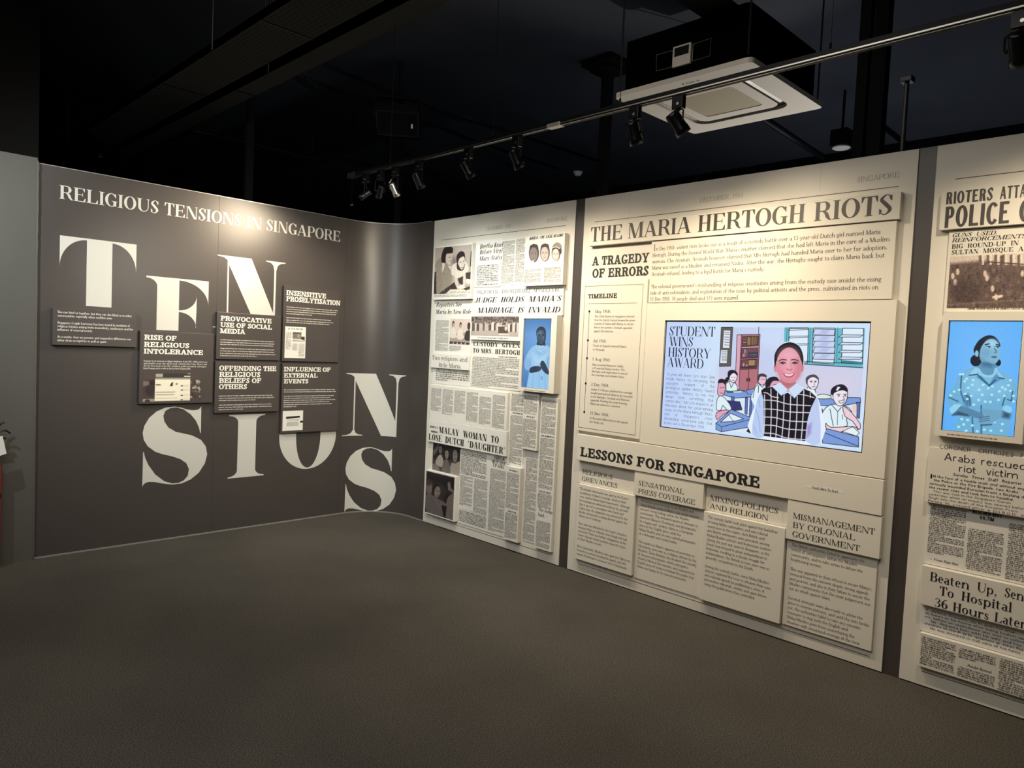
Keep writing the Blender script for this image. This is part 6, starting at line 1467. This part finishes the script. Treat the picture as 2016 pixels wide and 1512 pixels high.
# lighting track
TZ = 2.80
tr = empty('lighting_track', (TX_, -.70, TZ), 'black lighting track running over the clippings wall towards the camera', 'lighting track')
part('rail', tr, lambda bm: bm_box(bm, -.018, .018, -6.6, 0, .0, .034, .002), M_BLACKM)
part('conductor_strip', tr, lambda bm: (bm_box(bm, -.0192, -.018, -6.6, -.12, .006, .012), bm_box(bm, -.0135, -.0105, -6.6, -.12, -.0012, 0)), M_STEEL, 'bright metal conductor strip')
part('end_cap', tr, lambda bm: bm_box(bm, -.022, .022, -.01, .10, -.003, .037, .003), M_TRAY)
part('joiner', tr, lambda bm: bm_box(bm, -.021, .021, -2.10, -2.0, -.003, .020, .002), M_EDGE)
GW = 'thin wires holding the lighting track'
for px, lb in (((768, 325), 'thin wire at the far end of the lighting track'), ((970, 278), 'thin wire between the two middle track spotlights'), ((1220, 213), 'thin wire just left of the air conditioner'), ((1634, 105), 'thin wire to the right of the air conditioner')):
    y = atx(px, TX_)[1]
    o = link('suspension_wire', None, None) if False else None
    bm = bmesh.new(); bm_tube(bm, [(0, 0, 0), (0, 0, CZ - TZ - .034)], .0022, 6); bm_tube(bm, [(0, 0, 0), (0, 0, .03)], .006, 8)
    tag(link('suspension_wire', bm_mesh('suspension_wire', bm, M_BLACKM), None, (TX_, y, TZ + .034)), lb, 'wire', GW)
GS = 'spotlights on the lighting track'
def track_head(px, aim, label, L=.115, R=.036, m=M_GLOSSB, drop=.13):
    y = atx(px, TX_)[1]
    t = empty('track_spotlight', (TX_, y, TZ), label, 'spotlight', GS)
    part('adapter', t, lambda bm: bm_box(bm, -.017, .017, -.03, .03, -.062, -.001, .003), M_GLOSSB)
    part('adapter_screw', t, lambda bm: bm_lathe(bm, [(.007, 0), (.007, .003)], 12, Matrix.Translation((-.017, -.005, -.04)) @ Matrix.Rotation(-math.pi / 2, 4, 'Y')), M_STEEL)
    c = Vector((0, 0, -drop))
    d = (Vector(aim) - Vector((TX_, y, TZ - drop))).normalized()
    hd = Vector((-d.y, d.x, 0)).normalized()           # yoke arms stand on either side of the lamp
    top = Vector((0, 0, -.068)); w = R + .010
    def yoke(bm):
        for s in (-1, 1):
            bm_tube(bm, [top, top + hd * s * w * .6, top + hd * s * w - Vector((0, 0, .012)), c + hd * s * w], .0042, 8)
        bm_tube(bm, [(0, 0, -.060), (0, 0, -.072)], .007, 10)
    part('yoke', t, yoke, M_BLACKM)
    rot = d.to_track_quat('Z', 'Y').to_matrix().to_4x4()
    part('lamp_body', t, lambda bm: bm_lathe(bm, [(R * .35, -L * .52), (R * .80, -L * .5), (R * .9, -L * .40), (R * .92, L * .2), (R, L * .24), (R, L * .5), (R * .86, L * .5), (R * .80, L * .44)], 28, Matrix.Translation(c) @ rot), m, None, True)
    part('pivot_knob', t, lambda bm: [bm_lathe(bm, [(.009, 0), (.009, .010)], 12, Matrix.Translation(c + hd * s * (R * .9)) @ (hd * s).to_track_quat('Z', 'Y').to_matrix().to_4x4()) for s in (-1, 1)], M_BLACKM)
    lens = part('lens', t, lambda bm: bm_lathe(bm, [(R * .79, L * .43), (R * .79, L * .45)], 24, Matrix.Translation(c) @ rot), M_LENS)
    return Vector((TX_, y, TZ)) + c + d * (L * .5 + .01)
M_LENS = mat('lit_lamp_glass', (1, .86, .62), .3, emit=3.0)
HEADS = {}
for key, px, aim, lb, kw in (
    ('a', (720, 352), (-1.6, -.05, 1.9), 'small track spotlight nearest the far end of the track', dict(R=.026, L=.10, drop=.15)),
    ('b', (749, 347), (-.5, -.1, 1.5), 'small track spotlight second from the far end of the track', dict(R=.026, L=.10, drop=.15)),
    ('c', (778, 340), (0, -1.2, 1.3), 'silver track spotlight with a looped cable near the far end', dict(R=.026, L=.10, drop=.16, m=M_STEEL)),
    ('d', (825, 328), (0, -1.5, 1.4), 'tilted black track spotlight just right of the silver one', dict(R=.034)),
    ('e', (922, 305), (0, -2.3, 1.4), 'black track spotlight half way along the track, tilted to the right', dict(R=.034)),
    ('f', (1018, 282), (0, -2.6, 1.3), 'black track spotlight left of the air conditioner, beyond the wire', dict(R=.034)),
    ('g', (1251, 212), (0, -3.3, 1.2), 'black track spotlight hanging straight below the left corner of the air conditioner', dict(R=.036)),
    ('h', (1337, 193), (0, -4.0, 1.6), 'black track spotlight against the white air conditioner panel', dict(R=.038)),
    ('i', (2012, 38), (0, -5.0, 1.5), 'black track spotlight cut by the right picture edge', dict(R=.038))):
    HEADS[key] = track_head(px, aim, lb, **kw)
t_ = [o for o in COL.objects if o.get('label', '').startswith('silver track')][0]
part('cable_loop', t_, lambda bm: bm_tube(bm, smooth_pts([(-.0, 0, -.05), (.03, .07, -.06), (.02, .10, -.10), (-.01, .05, -.14), (0, .02, -.17)], 6, False), .004, 8), M_STEEL)

# air conditioning cassette
AZ = 3.19
c4 = [atz(p, AZ) for p in ((1210, 190), (1487, 122), (1620, 215), (1358, 264))]
ax0, ax1 = (c4[0][0] + c4[1][0]) / 2, (c4[2][0] + c4[3][0]) / 2; ay0, ay1 = (c4[1][1] + c4[2][1]) / 2, (c4[0][1] + c4[3][1]) / 2
acx, acy = (ax0 + ax1) / 2, (ay0 + ay1) / 2; hx, hy = (ax1 - ax0) / 2, (ay1 - ay0) / 2
ac = empty('air_conditioner', (acx, acy, AZ), 'square cream ceiling air conditioner hanging over the clippings wall', 'air conditioner')
def rrect(hx, hy, r, n=5, cx=0, cy=0):
    q = []
    for sx, sy, a in ((1, 1, 0), (-1, 1, 90), (-1, -1, 180), (1, -1, 270)):
        for k in range(n + 1):
            t = math.radians(a + 90 * k / n); q.append((cx + sx * (hx - r) + r * math.cos(t), cy + sy * (hy - r) + r * math.sin(t)))
    return q
def plate(bm, outer, inner, z0, z1):
    n = len(outer)
    if inner:
        V = [[bm.verts.new((x, y, z)) for x, y in q] for q, z in ((outer, z0), (outer, z1), (inner, z0), (inner, z1))]
        for k in range(n):
            j = (k + 1) % n
            bm.faces.new((V[0][k], V[0][j], V[1][j], V[1][k])); bm.faces.new((V[2][j], V[2][k], V[3][k], V[3][j]))
            bm.faces.new((V[0][j], V[0][k], V[2][k], V[2][j])); bm.faces.new((V[1][k], V[1][j], V[3][j], V[3][k]))
    else:
        a = [bm.verts.new((x, y, z0)) for x, y in outer]; b = [bm.verts.new((x, y, z1)) for x, y in outer]
        bm.faces.new(a[::-1]); bm.faces.new(b)
        for k in range(n): j = (k + 1) % n; bm.faces.new((a[k], a[j], b[j], b[k]))
part('fascia', ac, lambda bm: plate(bm, rrect(hx, hy, .035), rrect(hx * .70, hy * .70, .09), 0, .03), M_ACW)
part('air_recess', ac, lambda bm: plate(bm, rrect(hx * .71, hy * .71, .09), None, .022, .03), M_GLOSSB)
part('grille_frame', ac, lambda bm: plate(bm, rrect(hx * .60, hy * .60, .07), rrect(hx * .43, hy * .43, .03), .002, .021), M_ACW)
part('intake_grille', ac, lambda bm: plate(bm, rrect(hx * .432, hy * .432, .02), None, .006, .012), M_ACG)
def vane(bm, side):
    n = 12; L = hx * .50
    for k in range(n):
        f0, f1 = -1 + 2 * k / n, -1 + 2 * (k + 1) / n
        q = []
        for f in (f0, f1):
            bow = .012 * (1 - f * f)
            for o_, z in ((.615, .006), (.665 + bow * 1.2, .014), (.665 + bow * 1.2, .020), (.615, .012)):
                a, c = f * L, o_ * hx
                q.append({0: (c, a, z), 1: (-c, a, z), 2: (a, c, z), 3: (a, -c, z)}[side])
        v = [bm.verts.new(p) for p in q]
        for i in range(4): bm.faces.new((v[i], v[(i + 1) % 4], v[4 + (i + 1) % 4], v[4 + i]))
    bmesh.ops.remove_doubles(bm, verts=bm.verts[:], dist=1e-5); bmesh.ops.recalc_face_normals(bm, faces=bm.faces[:])
for sd in (1, 2, 3): part('air_vane', ac, lambda bm, sd=sd: vane(bm, sd), M_ACW)
part('air_vane', ac, lambda bm: vane(bm, 0), mat('dark_grey_plastic', (.05, .055, .065), .25), 'dark open vane')
part('housing', ac, lambda bm: bm_box(bm, -hx * .9, hx * .9, -hy * .9, hy * .9, .03, .36, .006), mat('housing_black_paint', (.0012, .0012, .0013), .95, spec=0), 'black painted housing')
P = []; Face(.15, .13, 0, 0, 0, W=.95, sp=.12).put(P, 'FCU-6', 0, 0, .026, fit=.115)
def acl(bm):
    for q in P: bm.faces.new([bm.verts.new((-hx * .87 - b_ * 1.0 + .014, .085 - a_ + (-.08), -.0006 - e_)) for a_, b_, e_ in q])
part('unit_number', ac, acl, M_INKS)
for sx, sy in ((-1, 1), (1, -1), (1, 1), (-1, -1)):
    part('hanger_rod', ac, lambda bm: bm_tube(bm, [(sx * hx * .96, sy * hy * .93, .05), (sx * hx * .96, sy * hy * .93, CZ - AZ)], .006, 8), M_TRAY)
wc = atx((1345, 110), acx - hx * .9)
ct = empty('wall_controller', wc, 'small cream controller box on the side of the air conditioner housing', 'controller')
part('case', ct, lambda bm: bm_box(bm, -.020, -.001, -.062, .062, -.062, .062, .004), M_ACW)
part('display_window', ct, lambda bm: bm_box(bm, -.0212, -.0198, -.050, .050, -.002, .050), M_GLOSSB)
def wires(bm, s):
    q = [(-.006, s * .07, .050), (-.006, s * .190, .052), (-.006, s * .186, -.048), (-.006, s * .07, -.050)]
    bm_tube(bm, q, .0022, 6); bm_tube(bm, [q[0], q[3]], .0022, 6)
for s in (-1, 1): part('wire_bracket', ct, lambda bm: wires(bm, s), M_STEEL)

# cable trays and trunking
def tray(name, x0, x1, y0, y1, z, label, m=M_PERF, h=.05, seams=()):
    t = empty(name, ((x0 + x1) / 2, (y0 + y1) / 2, z), label, 'cable tray')
    w, l = (x1 - x0) / 2, (y1 - y0) / 2
    v = [(-w, -l, 0), (w, -l, 0), (w, l, 0), (-w, l, 0), (-w, -l, h), (w, -l, h), (w, l, h), (-w, l, h)]
    me = mesh_from('tray_bed', v, [(0, 3, 2, 1), (0, 4, 7, 3), (1, 2, 6, 5), (4, 0, 3, 7), (2, 1, 5, 6)], m)
    uv = me.uv_layers.new(name='UVMap')
    for p in me.polygons:
        for li in p.loop_indices:
            c = me.vertices[me.loops[li].vertex_index].co
            uv.data[li].uv = (c.y, c.x + c.z) if y1 - y0 > x1 - x0 else (c.x, c.y + c.z)
    link('tray_bed', me, t)
    for s in seams:
        if y1 - y0 > x1 - x0: part('joint_plate', t, lambda bm: bm_box(bm, -w - .004, w + .004, s - (y0 + y1) / 2 - .006, s - (y0 + y1) / 2 + .006, -.004, .0), M_BLACKM)
    for k in range(3):
        f = -.8 + .8 * k
        for sx in (-1, 1):
            part('hanger', t, lambda bm: bm_tube(bm, [(sx * (w + .008), f * l, 0), (sx * (w + .008), f * l, CZ - z)] if y1 - y0 > x1 - x0 else [(f * w, sx * (l + .008), 0), (f * w, sx * (l + .008), CZ - z)], .006, 8), M_BLACKM)
    return t
tray('cable_tray', -2.145, -1.845, -5.2, 2.75, 3.2, 'wide perforated cable tray crossing the dark ceiling at the upper left', seams=(1.25, -.38, -1.83, .45))
tray('cable_trunking', -1.765, -1.63, -5.2, 2.9, 3.2, 'narrow closed trunking running beside the wide cable tray', m=M_TRAY, h=.07, seams=(.72, -.66))
tray('cable_tray', -2.6, .05, -3.40, -3.16, 3.56, 'short perforated cable tray above the air conditioner', h=.05)
# loudspeaker
sp = empty('loudspeaker', (-.21, -.33, 3.30), 'black loudspeaker hung from a bracket in front of the ceiling, above the curved corner', 'speaker')
sp.rotation_euler = (0, 0, YAW - math.pi / 2 + .12)
def spk(bm):
    prof = [(-.10, .26), (.11, .26), (.11, .05), (.02, .0), (-.06, .0), (-.115, .18)]
    a = [bm.verts.new((-.185 + .02 * (z < .1), y, z)) for y, z in prof]; b = [bm.verts.new((.185, y, z)) for y, z in prof]
    bm.faces.new(a); bm.faces.new(b[::-1])
    for k in range(6): j = (k + 1) % 6; bm.faces.new((a[k], b[k], b[j], a[j]))
    bmesh.ops.bevel(bm, geom=bm.edges[:], offset=.008, segments=2, affect='EDGES'); bmesh.ops.recalc_face_normals(bm, faces=bm.faces[:])
part('cabinet', sp, spk, M_BLACKM)
part('front_grille', sp, lambda bm: bm_box(bm, -.165, .165, -.006, 0, -.085, .085, .002, Matrix.Translation((0, -.094, .095)) @ Matrix.Rotation(math.radians(17), 4, 'X')), M_BLACKP)
part('badge', sp, lambda bm: bm_box(bm, .118, .132, -.009, -.005, -.03, .005, .001, Matrix.Translation((0, -.094, .095)) @ Matrix.Rotation(math.radians(17), 4, 'X')), M_TAG, 'small pale badge')
part('bracket', sp, lambda bm: (bm_box(bm, -.20, .20, -.012, .018, .335, .341), bm_box(bm, -.204, -.199, -.012, .018, .16, .341), bm_box(bm, .199, .204, -.012, .018, .12, .341)), M_TRAY)
part('hanging_rod', sp, lambda bm: bm_tube(bm, [(0, 0, .33), (0, 0, CZ - 3.30)], .006, 8), M_BLACKM)
part('cable', sp, lambda bm: bm_tube(bm, smooth_pts([(.02, .02, CZ - 3.30), (.02, .02, .45), (.05, .02, .37), (.12, .03, .30)], 5, False), .005, 8), M_BLACKM)
# steel posts behind the partition
GPO = 'black steel posts behind the partition'
def post(p, x, y, w, label, T=False):
    bm = bmesh.new(); bm_box(bm, -w / 2, w / 2, -w / 2, w / 2, 0, CZ, .003)
    if T: bm_box(bm, -.16, .16, -.16, .16, CZ - .05, CZ, .002); bm_box(bm, -.11, .11, -.11, .11, CZ - .09, CZ - .05)
    tag(link('support_post', bm_mesh('support_post', bm, mat('post_black_paint', (.005, .005, .005), .8, spec=.1) if 'post_black_paint' not in MATS else MATS['post_black_paint']), None, (x, y, 0)), label, 'post', GPO)
q = atx((1189, 300), .92); post(None, q[0], q[1], .075, 'dark post with a wide cap plate, left of the air conditioner', True)
q = atx((1697, 200), .50); post(None, q[0], q[1], .06, 'left of two thick dark posts standing together right of the air conditioner'); q = atx((1716, 200), .50); post(None, q[0] + .02, q[1] - .03, .075, 'right of two thick dark posts standing together right of the air conditioner')
q = aty((490, 340), .40); post(None, q[0], q[1], .055, 'thin dark post behind the taupe wall, above the middle of its title')
q = aty((784, 370), .45); post(None, q[0], q[1], .05, 'thin dark post behind the curved corner, under the loudspeaker')
# conduits
GCo = 'dark conduits under the ceiling'
def conduit(pts, r, label, m=M_BLACKM):
    org = Vector(pts[0]); bm = bmesh.new(); bm_tube(bm, [Vector(p) - org for p in pts], r, 10)
    for p in (pts[1], pts[-2]):
        if CZ - p[2] > .1: bm_tube(bm, [Vector(p) - org, (p[0] - org.x, p[1] - org.y, CZ - .001 - org.z)], .004, 6)
    tag(link('conduit', bm_mesh('conduit', bm, m, True), None, org), label, 'conduit', GCo)
conduit(smooth_pts([tuple(atz(p, 3.42)) for p in ((322, 281), (348, 272), (372, 259), (402, 262), (450, 272), (500, 284), (640, 318))], 4, False), .016, 'bent conduit coming out from under the trunking above the taupe wall')
conduit([tuple(atz(p, CZ - .034)) for p in ((1500, 232), (1600, 298), (1640, 322))], .03, 'straight bluish conduit behind the lower edge of the air conditioner', mat('bluish_black_paint', (.010, .015, .021), .45))
conduit([tuple(atz(p, CZ - .024)) for p in ((1716, 233), (1745, 255), (1790, 290))], .022, 'short dark conduit right of the two thick posts')
conduit([tuple(atz(p, CZ - .016)) for p in ((640, 128), (780, 186), (900, 232), (1010, 262), (1180, 318))], .014, 'long thin conduit passing behind the loudspeaker')
conduit([tuple(atz(p, CZ - .016)) for p in ((600, 154), (720, 200), (860, 250), (1000, 300), (1100, 332))], .014, 'second long thin conduit, just below the one behind the loudspeaker')
q = atx((1776, 300), .25)
bm = bmesh.new(); bm_tube(bm, [(0, 0, 0), (0, 0, 3.02)], .012, 10); bm_box(bm, -.03, .03, -.03, .03, 3.02, 3.05, .004)
tag(link('thin_pole', bm_mesh('thin_pole', bm, mat('dull_grey_pole_paint', (.025, .025, .027), .4, spec=.3)), None, (q[0], q[1], 0)), 'thin metal pole rising behind the panel wall beside the second dark stripe', 'pole')
# detectors
q = atz((1138, 338), CZ)
d = empty('smoke_detector', (q[0], q[1], CZ), 'white round smoke detector on the dark ceiling above the middle of the panels', 'smoke detector')
part('base', d, lambda bm: bm_lathe(bm, [(.062, -.022), (.066, -.016), (.066, 0)], 24), M_TAG, None, True)
part('sensor_dome', d, lambda bm: bm_lathe(bm, [(.022, -.058), (.042, -.052), (.048, -.034), (.052, -.022)], 24), M_TAG, None, True)
part('indicator', d, lambda bm: bm_lathe(bm, [(.008, -.061), (.008, -.057)], 12), M_GLOSSB)
q = EYE + ray((1656, 293)) * 6.4
d = empty('ceiling_sensor', tuple(q), 'round white sensor disc under a dark drop box, right of the air conditioner', 'sensor')
part('sensor_plate', d, lambda bm: bm_lathe(bm, [(.066, 0), (.076, .006), (.076, .016), (.060, .022)], 28), M_TAG, None, True)
part('drop_box', d, lambda bm: bm_box(bm, -.075, .075, -.075, .075, .022, .16, .004), M_BLACKP); part('stem', d, lambda bm: bm_tube(bm, [(0, 0, .16), (0, 0, CZ - q[2])], .012, 8), M_BLACKP)
GSp = 'metal sprinkler heads'
for p, t, lb in (((197, 310), 5.9, 'metal sprinkler head under the cable trays at the left'), ((692, 405), 7.6, 'metal sprinkler head beyond the taupe wall, left of the small spotlights')):
    q = atz(p, 3.13) if t < 6 else EYE + ray(p) * t; zt = 3.199 if t < 6 else CZ
    d = empty('sprinkler_head', tuple(q), lb, 'sprinkler', GSp)
    part('deflector', d, lambda bm: bm_lathe(bm, [(.022, 0), (.022, .003)], 16), M_STEEL); part('frame', d, lambda bm: (bm_tube(bm, [(-.012, 0, .003), (-.014, 0, .02), (0, 0, .035)], .003, 6), bm_tube(bm, [(.012, 0, .003), (.014, 0, .02), (0, 0, .035)], .003, 6)), M_STEEL)
    part('drop_pipe', d, lambda bm: bm_tube(bm, [(0, 0, .035), (0, 0, zt - q[2])], .012, 8), M_BLACKP)
# fire extinguisher, almost out of the picture
fx = empty('fire_extinguisher', (-3.030, -.10, .10), 'red fire extinguisher with a white tag, cut by the left picture edge', 'fire extinguisher')
part('cylinder', fx, lambda bm: bm_lathe(bm, [(.058, 0), (.066, .012), (.066, .54), (.058, .585), (.035, .615), (.022, .63), (.022, .65)], 32), M_RED, None, True)
part('valve', fx, lambda bm: (bm_lathe(bm, [(.018, .65), (.018, .70), (.012, .71)], 16), bm_box(bm, -.012, .09, -.010, .010, .725, .735, .002), bm_box(bm, -.012, .08, -.010, .010, .695, .703, .002)), M_GLOSSB)
part('hose', fx, lambda bm: (bm_tube(bm, smooth_pts([(-.02, 0, .69), (-.09, -.01, .64), (-.085, -.02, .4), (-.075, -.03, .2)], 6, False), .010, 10)), M_GLOSSB)
part('wall_strap', fx, lambda bm: (bm_lathe(bm, [(.0675, .36), (.0675, .385)], 32), bm_box(bm, -.02, .02, .05, .0795, .32, .42)), M_GLOSSB)
h0 = aty((21, 832), -.10); h1 = aty((21, 853), -.10); fo = Vector((-3.030, -.10, .10))
part('carry_handle', fx, lambda bm: (bm_tube(bm, smooth_pts([(.0, 0, .70), (.04, 0, .765), Vector(aty((0, 836), -.10)) - fo, Vector(aty((12, 830), -.10)) - fo], 5, False), [.006] * 15 + [.003], 8), bm_tube(bm, smooth_pts([(.0, 0, .72), Vector(aty((0, 850), -.10)) - fo, Vector(aty((12, 848), -.10)) - fo, Vector(aty((21, 854), -.10)) - fo], 5, False), [.005] * 15 + [.003], 8)), M_GLOSSB)
tg = [Vector(aty(p, -.172)) - fo for p in ((-22, 866), (5, 858), (13, 893), (-14, 902))]
o = link('inspection_tag', mesh_from('inspection_tag', [tuple(p) for p in tg] + [tuple(p + Vector((0, .0012, 0))) for p in tg], [(0, 3, 2, 1), (4, 5, 6, 7), (0, 1, 5, 4), (1, 2, 6, 5), (2, 3, 7, 6), (3, 0, 4, 7)], M_TAG), fx); o['label'] = 'white inspection tag'
